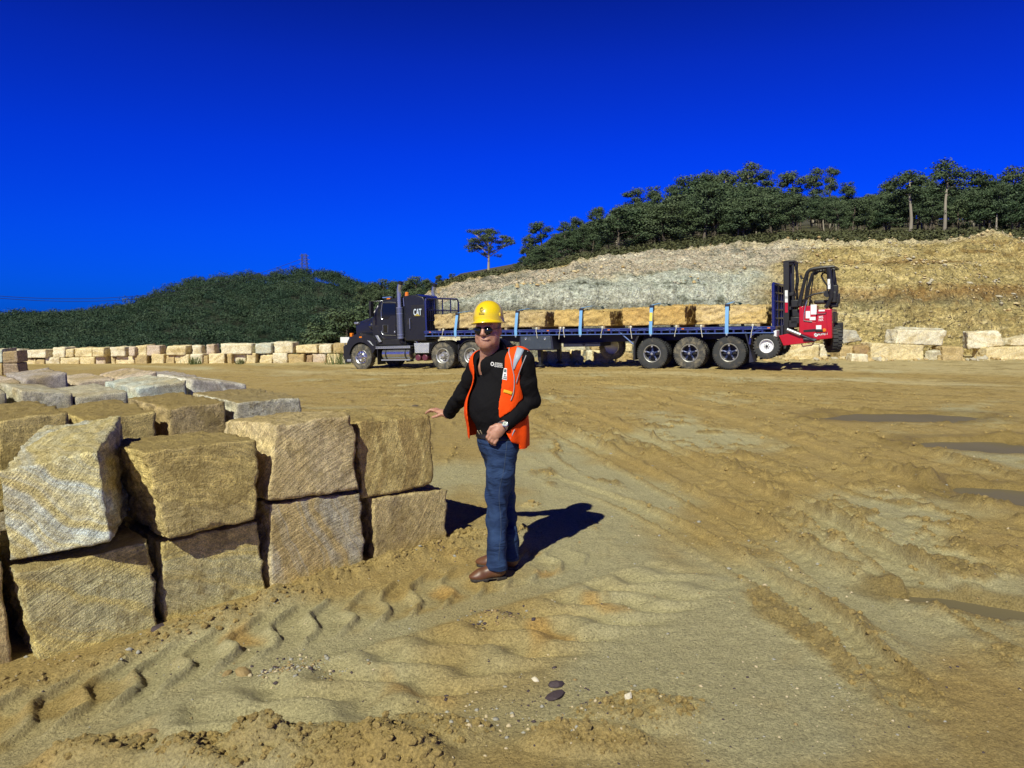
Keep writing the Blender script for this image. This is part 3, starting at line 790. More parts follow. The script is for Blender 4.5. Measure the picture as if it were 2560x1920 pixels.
TAN = ((0.72, 0.570, 0.225), (0.53, 0.425, 0.190)); OLIVE = ((0.72, 0.590, 0.230), (0.58, 0.53, 0.29)); CREAM = ((0.76, 0.66, 0.410), (0.66, 0.54, 0.29))
GREY = ((0.58, 0.555, 0.430), (0.47, 0.445, 0.335)); PINK = ((0.58, 0.485, 0.375), (0.50, 0.40, 0.310)); MAUVE = ((0.46, 0.410, 0.370), (0.38, 0.34, 0.31)); BLUE = ((0.48, 0.54, 0.48), (0.58, 0.59, 0.48))
BROWN = ((0.62, 0.475, 0.235), (0.50, 0.385, 0.200)); WHITE = ((0.78, 0.76, 0.64), (0.42, 0.38, 0.32)); PALE = ((0.76, 0.71, 0.54), (0.70, 0.62, 0.42)); RUSSET = ((0.34, 0.225, 0.130), (0.42, 0.29, 0.16))
def stone_props(o, tones, seed, dustv=0.0, saw=0.0, bed=None, sawc=None):
    rr = random.Random(seed)
    kk = 1.08 if saw > 0.55 and tones not in (PALE, CREAM) else (1.08 if tones in (PALE, CREAM) else 0.92)
    if tones in (GREY, BLUE, WHITE, PINK, MAUVE) and saw < 1.4: kk = 1.16
    o['tone'], o['band'] = tuple(c * kk for c in tones[0]), tuple(c * kk for c in tones[1])
    o['seed'] = float(seed % 97) * 0.37
    o['dust'] = float(dustv); o['saw'] = float(saw)
    o['bedding'] = bed or (rr.uniform(-.5, .5), rr.uniform(-.3, .3), rr.uniform(.7, 1))
    o['sawcentre'] = sawc or (rr.uniform(-.6, .6), rr.uniform(-.6, .6), rr.uniform(-1.6, -0.8))
BLOCK_SEED = [100]
def add_block(C8, tones, label, group, cell=0.02, dustv=0.0, saw=0.0, rough=None, edge=0.03, bed=None, sawc=None, cat="stone block", name="sandstone_block"):
    BLOCK_SEED[0] += 1; sd = BLOCK_SEED[0]
    me, org = block_mesh(name, C8, cell, sd * 0.61, rough or (0.006, 0.02, 0.02, 0.02, 0.012, 0.01), edge)
    o = link(name, me, None, org)
    stone_props(o, tones, sd, dustv, saw, bed, sawc)
    return tag(o, label, cat, group)

N3 = np.array([ROW_N[0], ROW_N[1], 0.0]); D3 = np.array([ROW_D[0], ROW_D[1], 0.0]); P3 = np.array([ROW_P[0], ROW_P[1], 0.0])
def row_block(px, off, depth, yaw=0.0, sink=None, back_top=0.0, shear=0.0, back_narrow=0.0, lean=0.0):
    """px: front face corners TL TR BR BL in photo pixels, on the vertical plane of a row `off` metres behind the first row"""
    TL, TR, BR, BL = px
    mid = at_plane((TL[0] + TR[0]) / 2, (TL[1] + TR[1]) / 2, P3 + N3 * off, N3)
    cy, sy = math.cos(yaw), math.sin(yaw)
    n = np.array([N3[0] * cy - N3[1] * sy, N3[0] * sy + N3[1] * cy, 0])
    d = np.array([n[1], -n[0], 0])
    tl, tr, br, bl = [at_plane(u, v, mid, n) for (u, v) in (TL, TR, BR, BL)]
    if sink is not None: bl = np.array([bl[0], bl[1], sink]); br = np.array([br[0], br[1], sink])
    back = n * depth + d * shear
    up = np.array([0, 0, back_top])
    nd = d * back_narrow
    return [bl, br, br + back - nd, bl + back + nd, tl, tr, tr + back + up - nd, tl + back + up + nd]
def z6(x, y): return (x * 0.434, 980 + y * 0.434)          # enlargements used to read off the corners
def z7(x, y): return (560 + x * 0.3858, 960 + y * 0.3858)
def z5(x, y): return (x * 0.2893, 820 + y * 0.2893)
G1 = "sandstone blocks stacked two high beside the man"
G2 = "sandstone blocks in the rows behind the front stacks"
ROUGHR = (0.006, 0.035, 0.02, 0.025, 0.016, 0.01)
sawL = (-0.9, -0.3, -0.9); sawR = (0.9, -0.9, -0.9)
# front row, from the left
add_block(row_block([(-170, 1500), z6(15, 960), z6(95, 1560), (-150, 1740)], 0.08, 0.9, sink=-0.2), BROWN, "shaded block cut off by the left border, at the foot of the front row", G1, 0.014, 0.4, 0.8)
add_block(row_block([(-190, 1190), z6(-18, 480), z6(0, 900), (-180, 1470)], 0.10, 0.9), BROWN, "sandstone block at the left border, on top of the half hidden shaded one", G1, 0.014, 0.6, 0.8)
add_block(row_block([z6(95, 1040), z6(868, 850), z6(915, 1300), z6(235, 1540)], 0.0, 0.95, sink=-0.17), OLIVE, "yellowish block with long diagonal saw lines, nearest on the ground", G1, 0.0125, 0.75, 1.35, ROUGHR, 0.035, sawc=(1.6, -0.5, -1.5))
add_block(row_block([z6(-20, 455), z6(568, 335), z6(655, 868), z6(45, 985)], 0.02, 0.86, yaw=-0.42, back_top=0.10, lean=0.1), ((0.70, 0.61, 0.30), (0.66, 0.72, 0.66)),
          "tilted block with a pale blue grey diagonal band, topmost of the nearest stack", G1, 0.0125, 0.45, 1.2, (0.008, 0.03, 0.02, 0.02, 0.02, 0.01), 0.035, bed=(0.35, 0.15, 0.55), sawc=(-1.2, -0.4, 1.4))
add_block(row_block([z6(925, 868), z6(1480, 745), z6(1550, 1160), z6(935, 1310)], 0.03, 0.95, sink=-0.12), OLIVE, "block with a dark shadow down its left part, below the overhanging one", G1, 0.0125, 0.7, 1.0, ROUGHR, 0.03, sawc=(-1.0, -0.4, -1.3))
add_block(row_block([z6(815, 340), z6(1492, 262), z6(1500, 735), z6(960, 862)], -0.05, 0.82, shear=-0.02, back_top=-0.04), TAN, "leaning block with curved saw arcs on its face, top of the second stack", G1, 0.0125, 0.85, 1.1, ROUGHR, 0.045, sawc=(0.05, -0.3, -0.35))
add_block(row_block([z7(287, 775), z7(885, 703), z7(915, 1162), z7(303, 1325)], 0.0, 0.95, sink=-0.06), ((0.60, 0.465, 0.225), (0.54, 0.50, 0.38)), "brownish block with a grey streak in the middle, lower one of the third stack", G1, 0.0125, 0.5, 1.1, ROUGHR, 0.03, bed=(0.9, 0.3, 0.25), sawc=(1.4, -0.6, -1.3))
add_block(row_block([z7(330, 250), z7(838, 182), z7(888, 690), z7(285, 770)], -0.02, 0.80, back_top=-0.06), ((0.69, 0.55, 0.285), (0.62, 0.51, 0.30)), "large block with a pale chipped upper left corner, top of the third stack", G1, 0.0125, 0.6, 1.25, ROUGHR, 0.05, bed=(0.8, 0.4, 0.5), sawc=(1.7, -0.8, -1.0))
add_block(row_block([z7(962, 740), z7(1460, 678), z7(1450, 1070), z7(985, 1150)], 0.02, 0.95, sink=-0.06), ((0.64, 0.515, 0.26), (0.44, 0.35, 0.19)), "squarish brown banded block on the ground next to the man's legs", G1, 0.0125, 0.5, 0.9, ROUGHR, 0.03, bed=(0.85, 0.4, 0.1), sawc=(-1.3, -0.5, 1.3))
BLK_HAND = add_block(row_block([z7(870, 240), z7(1347, 200), z7(1372, 655), z7(895, 745)], 0.03, 0.85, back_top=-0.02), ((0.74, 0.60, 0.26), (0.48, 0.36, 0.15)), "yellow block with upright dark streaks, under the man's hand", G1, 0.0125, 0.75, 1.0, (0.006, 0.05, 0.02, 0.025, 0.018, 0.01), 0.035, bed=(0.95, 0.5, 0.05), sawc=(-1.5, -0.6, 0.9))
# second row
R2 = 1.27
add_block(row_block([z5(-40, 800), z5(598, 722), z5(640, 900), z5(-40, 1300)], R2, 0.95, sink=0.45), TAN, "dusty block with a dark right end, at the left border in the second row", G2, 0.018, 0.95, 0.7, ROUGHR)
add_block(row_block([z5(750, 800), z5(1342, 702), z5(1375, 930), z5(760, 1250)], R2, 0.95, sink=0.45), TAN, "dusty topped block seen through the gap between the two nearest upper blocks", G2, 0.018, 0.95, 0.8, ROUGHR)
add_block(row_block([z5(1445, 688), z5(1960, 622), z5(2000, 860), z5(1440, 905)], R2, 0.95, sink=0.4), ((0.50, 0.385, 0.20), (0.46, 0.36, 0.19)), "earth covered block with a crumbling front edge, centre of the second row", G2, 0.018, 0.95, 0.6, ROUGHR)
add_block(row_block([z7(75, 112), z7(508, 78), z7(512, 150), z7(90, 260)], R2, 0.9, sink=0.4), GREY, "low grey striped block at the right end of the second row", G2, 0.018, 0.9, 0.7, ROUGHR, bed=(0.9, 0.4, 0.3))
# third row
R3 = 2.58
add_block(row_block([z5(-220, 560), z5(60, 545), z5(100, 720), z5(-200, 800)], R3, 0.95, sink=0.0), GREY, "grey block half cut by the left border, behind the dusty row", G2, 0.022, 0.3, 0.5)
add_block(row_block([z5(172, 530), z5(632, 560), z5(632, 640), z5(176, 760)], R3, 1.0, sink=0.0), GREY, "pale grey block with a lit left end, second of its row", G2, 0.022, 0.25, 0.6)
add_block(row_block([z5(640, 592), z5(1108, 545), z5(1120, 640), z5(640, 800)], R3, 1.0, sink=0.0), GREY, "grey green block with a dark broken right corner", G2, 0.022, 0.25, 0.6)
add_block(row_block([z5(1190, 520), z5(1612, 450), z5(1640, 560), z5(1170, 680)], R3, 1.0, sink=0.0), BLUE, "bluish grey block with a pale rounded top edge", G2, 0.022, 0.1, 0.7)
add_block(row_block([z5(1650, 440), z5(2135, 482), z5(2140, 580), z5(1660, 600)], R3 + 0.1, 0.95, sink=0.0), WHITE, "white block with dark curved stripes at the right end of the grey row", G2, 0.022, 0.0, 0.5, bed=(0.7, 0.3, 0.6))
# fourth row
R4 = 3.95
add_block(row_block([z5(-220, 500), z5(185, 455), z5(195, 560), z5(-200, 640)], R4, 0.95, sink=0.0), PINK, "flat topped pinkish block by the left border, behind the pale grey one", G2, 0.025, 0.1, 0.5)
add_block(row_block([z5(215, 440), z5(580, 380), z5(604, 540), z5(230, 600)], R4, 0.95, sink=0.0), MAUVE, "purplish grey block with a sharp dark right edge", G2, 0.025, 0.1, 0.5)
add_block(row_block([z5(660, 470), z5(995, 428), z5(1000, 560), z5(670, 620)], R4 + 0.25, 0.9, sink=0.0), PINK, "small pinkish block between the purplish and the tallest rear one", G2, 0.025, 0.2, 0.4)
add_block(row_block([z5(1080, 440), z5(1362, 372), z5(1370, 520), z5(1090, 560)], R4 + 0.1, 1.0, sink=0.0), PINK, "highest rear block, pinkish with diagonal saw cuts on its face", G2, 0.025, 0.1, 1.3)
add_block(row_block([z5(1400, 425), z5(1700, 402), z5(1705, 560), z5(1420, 600)], R4 + 0.35, 0.95, sink=0.0), MAUVE, "rearmost purplish block peeping over the bluish one", G2, 0.025, 0.1, 0.5)
# stack at the left border, further back
def face_block(px, y, depth, yaw, tones, label, group, cell=0.05, sink=None, **kw):
    """front face corners TL TR BR BL on a vertical plane through world Y = y, turned by yaw"""
    TL, TR, BR, BL = px
    mid = at((TL[0] + BR[0]) / 2, (TL[1] + BR[1]) / 2, y)
    n = np.array([-math.sin(yaw), math.cos(yaw), 0.0])
    tl, tr, br, bl = [at_plane(u, v, mid, n) for (u, v) in (TL, TR, BR, BL)]
    if sink is not None: bl = np.array([bl[0], bl[1], sink]); br = np.array([br[0], br[1], sink])
    bk = n * depth
    rr = random.Random(int(TL[0] * 7 + TL[1]))
    js = lambda: np.array([rr.uniform(-.03, .03), rr.uniform(-.03, .03), rr.uniform(-.03, .03)])
    C8 = [bl, br, br + bk, bl + bk, tl, tr, tr + bk + js(), tl + bk + js()]
    return add_block(C8, tones, label, group, cell, **kw)
G3 = "pair of sawn blocks stacked at the left border"
face_block([z5(25, 308), z5(152, 305), z5(165, 402), z5(30, 412)], 22.0, 0.8, 0.25, ((0.40, 0.315, 0.22), (0.36, 0.28, 0.2)), "lower sawn brown block of the stack at the left border", G3, 0.03, saw=1.5)
face_block([z5(20, 205), z5(148, 195), z5(155, 302), z5(25, 304)], 22.0, 0.8, 0.25, ((0.44, 0.35, 0.235), (0.40, 0.31, 0.22)), "upper sawn brown block of the stack at the left border", G3, 0.03, saw=1.5)
face_block([z5(-90, 190), z5(18, 182), z5(20, 300), z5(-90, 304)], 22.7, 0.8, 0.1, BLUE, "bluish block beside the stacked pair at the left border, cut by the photo's edge", G3, 0.03)
face_block([z5(-90, 306), z5(18, 304), z5(22, 412), z5(-90, 416)], 22.7, 0.8, 0.1, BROWN, "dark block below the bluish one at the left border", G3, 0.03)

# ------------------------------------------------------------------ wall of blocks across the far side, left of the truck
def z3(x, y): return (x * 0.4069, 600 + y * 0.4069)
WALL_Y = 36.0
GW = "two courses of blocks that close the pit on the left"
upper = [(-60, 112, 672, 'PALE', 'pale'), (112, 142, 688, 'CREAM', 'yellow slim'), (140, 196, 676, 'PALE', 'rounded pale'), (192, 282, 672, 'PALE', 'smooth pale'), (322, 398, 662, 'PALE', 'round topped'), (390, 450, 670, 'CREAM', 'cream'),
         (458, 566, 662, 'CREAM', 'cracked cream'), (567, 640, 664, 'CREAM', 'cream layered'), (677, 770, 658, 'PALE', 'pale smooth'), (790, 830, 657, 'PINK', 'slim pinkish'), (830, 900, 647, 'CREAM', 'tall cream'), (904, 985, 650, 'PINK', 'pinkish layered'),
         (1020, 1140, 650, 'CREAM', 'wide cream'), (1182, 1240, 645, 'PALE', 'pale cracked'), (1268, 1320, 642, 'PINK', 'pinkish dark ended'), (1356, 1545, 637, 'PALE', 'longest grey white'), (1567, 1668, 634, 'BLUE', 'bluish'), (1680, 1800, 628, 'PALE', 'tall pale'),
         (1818, 1950, 645, 'CREAM', 'wide yellowish'), (1958, 2035, 640, 'PALE', 'tilted pale'), (2048, 2200, 632, 'BROWN', 'brown weathered')]
lower = [(-60, 115, 735, 'CREAM', 'yellow'), (132, 222, 730, 'CREAM', 'yellow broken'), (218, 274, 736, 'BROWN', 'small broken'), (278, 368, 720, 'PALE', 'pale smooth'), (372, 486, 722, 'CREAM', 'yellowish long'), (492, 582, 716, 'CREAM', 'cream'), (588, 650, 713, 'PINK', 'dark ended brownish'),
         (684, 708, 716, 'CREAM', 'narrow'), (710, 824, 712, 'CREAM', 'wide yellowish'), (827, 905, 704, 'BROWN', 'brownish'), (928, 1005, 700, 'CREAM', 'square yellow'), (1018, 1070, 706, 'BROWN', 'small rough'), (1074, 1160, 704, 'CREAM', 'cracked yellow'),
         (1166, 1244, 702, 'PALE', 'pale'), (1240, 1280, 712, 'BROWN', 'little'), (1283, 1380, 697, 'CREAM', 'wide cream'), (1396, 1424, 696, 'BROWN', 'slim brown'), (1428, 1510, 692, 'PALE', 'pale broad'), (1512, 1570, 694, 'CREAM', 'dark ended cream'),
         (1594, 1672, 702, 'CREAM', 'layered cream'), (1676, 1768, 694, 'PALE', 'pale square'), (1772, 1868, 702, 'BROWN', 'cracked brownish'), (1878, 1918, 704, 'RUSSET', 'orange narrow'), (1920, 2004, 700, 'PINK', 'pinkish grey'), (2008, 2090, 698, 'CREAM', 'cream'), (2095, 2210, 700, 'GREY', 'mossy grey')]
TONES = dict(PALE=PALE, CREAM=CREAM, PINK=PINK, BLUE=BLUE, BROWN=BROWN, RUSSET=RUSSET, GREY=GREY)
def ordinal(k):
    return ["first", "second", "third", "fourth", "fifth", "sixth", "seventh", "eighth", "ninth", "tenth", "eleventh", "twelfth", "thirteenth", "fourteenth", "fifteenth", "sixteenth", "seventeenth", "eighteenth",
            "nineteenth", "twentieth", "twenty-first", "twenty-second", "twenty-third", "twenty-fourth", "twenty-fifth", "twenty-sixth"][k]
wr = random.Random(5)
for course, lst in (("upper", upper), ("lower", lower)):
    for k, (x0, x1, yt, tn, look) in enumerate(lst):
        ym = np.interp((x0 + x1) / 2, [0, 1800, 2200], [727, 693, 696]); yb = np.interp((x0 + x1) / 2, [0, 2100], [768, 753])
        bot = ym + 3 if course == "upper" else yb + 6
        sk = wr.uniform(-4, 4)
        C = [z3(x0 + sk, yt + wr.uniform(-3, 3)), z3(x1 + sk, yt + wr.uniform(-3, 3)), z3(x1, bot), z3(x0, bot)]
        face_block(C, WALL_Y + wr.uniform(-.12, .12), wr.uniform(.7, 1.3), wr.uniform(-.15, .12), TONES[tn],
                   f"{look} block, {ordinal(k)} from the left in the wall's {course} course", GW, 0.07, dustv=0.15, edge=0.05, rough=(0.03, 0.04, 0.03, 0.04, 0.03, 0.02))

# ------------------------------------------------------------------ boulders at the foot of the quarry face
def zr(x, y): return (1800 + x * 0.3496, 380 + y * 0.3496)
def zu(x, y): return (1240 + x * 0.1808, 760 + y * 0.1808)
GB = "rough blocks lying along the foot of the quarry face"
RB = (0.03, 0.05, 0.04, 0.05, 0.03, 0.03)
def boulder(px, y, tones, label, depth=0.9, yaw=0.0, edge=0.07, saw=0.0, rough=RB, name="quarry_block"):
    px = list(px)
    zb = at(px[3][0], px[3][1], y)[2]; g0 = float(gbase(np.array([at(px[3][0], px[3][1], y)[0]]), np.array([float(y)]))[0])
    return face_block(px, y, depth, yaw, tones, label, GB, 0.05, sink=(g0 - 0.12) if zb < g0 + 0.30 else None, rough=rough, edge=edge, saw=saw, name=name, dustv=0.1)
boulder([zr(1275, 1272), zr(1622, 1276), zr(1592, 1386), zr(1252, 1372)], 30.6, PALE, "large pale wedge shaped block lying across a lower one, right of the forklift", 1.0, 0.0, 0.04, 0.8)
boulder([zr(1285, 1252), zr(1600, 1262), zr(1602, 1276), zr(1280, 1270)], 31.6, GREY, "thin grey slab behind the upper edge of the large pale wedge shaped block", 0.5, 0.0, 0.03)
boulder([zr(1770, 1290), zr(1995, 1274), zr(2038, 1386), zr(1772, 1412)], 30.6, PALE, "tilted pale block with a dark left side, right of the large pale wedge", 0.8, -0.30, 0.04, 0.5)
boulder([zr(2085, 1335), zr(2290, 1310), zr(2300, 1390), zr(2078, 1386)], 30.8, PALE, "pale flat block at the right border, upper one")
boulder([zr(1905, 1398), zr(2330, 1388), zr(2340, 1462), zr(1908, 1462)], 30.2, CREAM, "long yellowish block at the right border, on the ground", 1.0, 0, 0.05)
boulder([zr(1592, 1388), zr(1742, 1392), zr(1748, 1468), zr(1600, 1466)], 30.2, BROWN, "brown rounded block between the two upper pale ones", 0.9, 0, 0.12)
boulder([zr(1515, 1424), zr(1585, 1418), zr(1592, 1466), zr(1500, 1466)], 29.4, GREY, "small rounded grey boulder in front of the brown block", 0.5, 0, 0.10)
boulder([zr(1085, 1366), zr(1462, 1384), zr(1462, 1462), zr(1080, 1452)], 29.9, CREAM, "long cream block with saw lines, carrying the large pale wedge", 1.0, 0, 0.05, 1.0)
boulder([zr(962, 1388), zr(1068, 1382), zr(1074, 1444), zr(966, 1448)], 30.2, RUSSET, "dark reddish block left of the long cream block", 0.9, 0, 0.06)
boulder([zr(855, 1388), zr(958, 1390), zr(964, 1446), zr(855, 1440)], 30.4, BROWN, "brown block partly behind the forklift's rear tyre", 0.9, 0, 0.08)
boulder([zr(800, 1268), zr(975, 1276), zr(1020, 1350), zr(1000, 1388), zr(800, 1388)][:3] + [zr(800, 1386)], 31.2, ((0.54, 0.52, 0.42), (0.47, 0.45, 0.36)), "pale grey cross hatched block behind the forklift's rear tyre", 1.0, 0, 0.06, 1.2)
boulder([zr(470, 1378), zr(712, 1380), zr(716, 1440), zr(472, 1442)], 30.2, CREAM, "wide cream block seen under the forklift's red arm", 1.0, 0, 0.05)
boulder([zr(716, 1372), zr(765, 1376), zr(770, 1440), zr(718, 1440)], 30.3, PALE, "narrow pale block left of the forklift's rear tyre", 0.8, 0, 0.05)
boulder([zu(612, 668), zu(712, 652), zu(716, 770), zu(612, 764)], 31.0, BROWN, "brown block under the trailer, next to its landing leg", 0.9, 0, 0.07)
boulder([zu(716, 655), zu(1020, 665), zu(1062, 772), zu(716, 772)], 30.6, CREAM, "long cream block under the middle of the trailer", 0.9, 0, 0.05)
boulder([zu(1085, 640), zu(1215, 632), zu(1225, 775), zu(1068, 770)], 30.4, CREAM, "round shouldered tan block under the trailer", 0.8, 0.2, 0.12)
boulder([zu(1262, 650), zu(1350, 640), zu(1355, 740), zu(1262, 740)], 31.2, GREY, "grey boulder between two tan blocks under the trailer", 0.7, 0, 0.12)
boulder([zu(1355, 640), zu(1640, 660), zu(1655, 768), zu(1352, 768)], 30.4, CREAM, "wide sunlit block below the hanging spare tyre", 0.9, 0, 0.06)
boulder([zu(1690, 655), zu(1890, 680), zu(1890, 768), zu(1682, 768)], 30.6, BROWN, "tan slab with a dark left corner near the trailer's first wheel", 0.9, 0.1, 0.06)
boulder([zu(850, 560), zu(1240, 556), zu(1245, 652), zu(850, 652)], 32.2, GREY, "flat grey block in the second tier under the trailer", 0.9, 0, 0.05)
boulder([zu(1320, 556), zu(1470, 556), zu(1500, 640), zu(1320, 640)], 32.2, BROWN, "brown block in the second tier left of the spare tyre", 0.9, 0, 0.07)
boulder([zu(1640, 556), zu(1890, 552), zu(1890, 660), zu(1660, 656)], 32.2, CREAM, "cream block in the second tier right of the spare tyre", 0.9, 0, 0.06)
boulder([(1086, 838), (1152, 834), (1152, 872), (1088, 874)], 35.0, PALE, "pale block seen over the drive wheels under the trailer's front", 0.9, 0, 0.05)
boulder([zr(940, 1440), zr(1062, 1448), zr(1066, 1466), zr(945, 1462)], 28.6, PALE, "thin pale slab on the ground in front of the reddish block", 0.5, 0, 0.04)
boulder([zr(1600, 1452), zr(1735, 1456), zr(1738, 1472), zr(1590, 1470)], 29.0, BROWN, "thin tan slab on the ground in front of the brown rounded block", 0.4, 0, 0.05)
# ------------------------------------------------------------------ truck, trailer, forklift: one frame, x forward, y towards the near side, z up
TB = math.atan(SLOPE)
TXv = np.array([-CA * math.cos(TB), SA * math.cos(TB), -math.sin(TB)]); TYv = np.array([-SA, -CA, 0.0]); TZv = np.cross(TXv, TYv)
TO = PW - 1.22 * TYv
TM = Matrix(((TXv[0], TYv[0], TZv[0], TO[0]), (TXv[1], TYv[1], TZv[1], TO[1]), (TXv[2], TYv[2], TZv[2], TO[2]), (0, 0, 0, 1)))
def tp(u, v, lat=1.22):
    p = at_plane(u, v, TO + lat * TYv, TYv) - TO
    return (float(p @ TXv), float(p @ TZv))
def t7(x, y, lat=1.22): return tp(840 + x * .1568, 680 + y * .1568, lat)
def tf(x, y, lat=1.0): return tp(1900 + x * .1808, 620 + y * .1808, lat)
def t2(x, y, lat=1.22): return tp(1400 + x * .3436, 620 + y * .3436, lat)

m_navy = paint("navy_truck_paint", (0.011, 0.012, 0.017), 0.38, 0.0, 0.2, 3, (0.16, 0.13, 0.07), 0.14, coat=0.18)
m_black = paint("black_plastic", (0.012, 0.012, 0.014), 0.5, 0, 0.3, 8, (0.15, 0.115, 0.07), 0.12)
m_chassis = paint("dark_chassis", (0.012, 0.014, 0.035), 0.55, 0, 0.3, 4, (0.14, 0.11, 0.07), 0.12)
m_chrome = paint("chrome", (0.46, 0.49, 0.52), 0.25, 0.8, 0.05, 8)
m_alu = paint("polished_aluminium", (0.55, 0.57, 0.60), 0.30, 1.0, 0.1, 6, (0.35, 0.30, 0.22), 0.25)
m_plate = paint("brushed_metal_plate", (0.46, 0.49, 0.52), 0.42, 0.7, 0.15, 14, (0.30, 0.26, 0.2), 0.2)
m_rim = paint("wheel_steel", (0.44, 0.44, 0.42), 0.38, 0.6, 0.15, 9, (0.33, 0.27, 0.18), 0.35)
m_rubber = paint("tyre_rubber", (0.034, 0.036, 0.037), 0.85, 0, 0.25, 9, (0.24, 0.19, 0.12), 0.22, bump=0.2, bscale=80)
m_rubberd = paint("dusty_tyre_rubber", (0.052, 0.052, 0.048), 0.9, 0, 0.25, 9, (0.34, 0.29, 0.19), 0.50, bump=0.2, bscale=80)
m_blue = paint("royal_blue_paint", (0.010, 0.017, 0.135), 0.40, 0, 0.2, 5, (0.14, 0.12, 0.09), 0.10, coat=0.3)
m_edge = paint("worn_blue_edge", (0.10, 0.17, 0.42), 0.4, 0, 0.25, 12)
m_amber = paint("amber_lens", (0.75, 0.20, 0.01), 0.2, 0, 0.1, 20)
m_red = paint("red_machine_paint", (0.46, 0.006, 0.018), 0.34, 0, 0.12, 6, (0.18, 0.08, 0.05), 0.10, coat=0.4)
m_redair = paint("maroon_tank", (0.12, 0.028, 0.045), 0.4, 0, 0.15, 8)
m_white = paint("white_enamel", (0.78, 0.79, 0.80), 0.4, 0, 0.05, 8, (0.5, 0.45, 0.35), 0.1)
m_strap = paint("light_blue_webbing", (0.15, 0.36, 0.66), 0.7, 0, 0.15, 30, (0.30, 0.33, 0.34), 0.15)
m_yellowtag = paint("yellow_webbing_tag", (0.72, 0.58, 0.10), 0.7, 0, 0.1, 30)
m_rope = paint("pale_rope", (0.60, 0.58, 0.48), 0.9, 0, 0.15, 40)
m_silver = paint("silver_lettering", (0.62, 0.72, 0.80), 0.4, 0.1, 0.05, 8)
m_gold = paint("dull_yellow_lettering", (0.38, 0.31, 0.06), 0.5, 0, 0.05, 8)
m_grid = paint("mesh_wire", (0.05, 0.055, 0.08), 0.5, 0.3, 0.1, 8)
m_timber = paint("grey_timber", (0.30, 0.23, 0.14), 0.9, 0, 0.25, 10)
m_glass, nt, b = new_mat("tinted_glass")
b.inputs['Base Color'].default_value = (0.006, 0.007, 0.010, 1); b.inputs['Roughness'].default_value = 0.05; b.inputs['Specular IOR Level'].default_value = 0.6

def lettering(name, txt, size, M, mat, parent, depth=0.004, loc=None, align='CENTER', font_scale=(1, 1)):
    cu_ = bpy.data.curves.new(name, 'FONT'); cu_.body = txt; cu_.size = size; cu_.extrude = depth; cu_.align_x = align; cu_.align_y = 'CENTER'; cu_.resolution_u = 3; cu_.offset = 0.02 * size
    tmp = bpy.data.objects.new("tmp_text", cu_); COL.objects.link(tmp)
    bpy.context.view_layer.update()
    me = bpy.data.meshes.new_from_object(tmp.evaluated_get(bpy.context.evaluated_depsgraph_get()))
    bpy.data.objects.remove(tmp); bpy.data.curves.remove(cu_)
    me.transform(Matrix.Diagonal((font_scale[0], font_scale[1], 1, 1))); me.transform(M)
    me.name = name
    me.materials.clear(); me.materials.append(mat)
    return link(name, me, parent, loc)
def side_text(x, y, z, tilt=0.0):
    """text lying on a near-side panel: reads along -x, faces +y"""
    return Matrix.Translation((x, y, z)) @ Matrix.Rotation(tilt, 4, 'Y') @ Matrix(((-1, 0, 0, 0), (0, 0, 1, 0), (0, 1, 0, 0), (0, 0, 0, 1)))
def ring_rr(x, hw, z0, z1, r, k=4, ytaper=0.0):
    pts = []
    for (cy_, cz_, a0) in ((hw - r, z1 - r, 0), (-hw + r, z1 - r, 90), (-hw + r, z0 + r, 180), (hw - r, z0 + r, 270)):
        for i in range(k + 1):
            a = R(a0 + 90 * i / k)
            pts.append((x, (cy_ + r * math.cos(a)) * (1 - ytaper * (cz_ > (z0 + z1) / 2)), cz_ + r * math.sin(a)))
    return pts
def loft(mb, rings, mi=0, caps=True):
    n = len(rings[0]); V = [p for rg in rings for p in rg]; Fs = []
    for i in range(len(rings) - 1):
        for k in range(n):
            k2 = (k + 1) % n
            Fs.append((i * n + k, i * n + k2, (i + 1) * n + k2, (i + 1) * n + k))
    if caps: Fs += [list(range(n)), list(range((len(rings) - 1) * n, len(rings) * n))[::-1]]
    return mb.add(V, Fs, mi, True)

class Frame:
    def __init__(s, name, ox, label, cat, group=None):
        s.o = empty(name, TM @ Vector((ox, 0, 0))); s.o.rotation_euler = TM.to_euler(); s.ox = ox
        tag(s.o, label, cat, group)
    def put(s, mb, name, mats, bevel=0, seg=2, parent=None, sharp=35):
        if parent is None: return mb.build(name, mats, s.o, bevel, seg, sharp, loc=(-s.ox, 0, 0))
        return mb.build(name, mats, parent, bevel, seg, sharp)

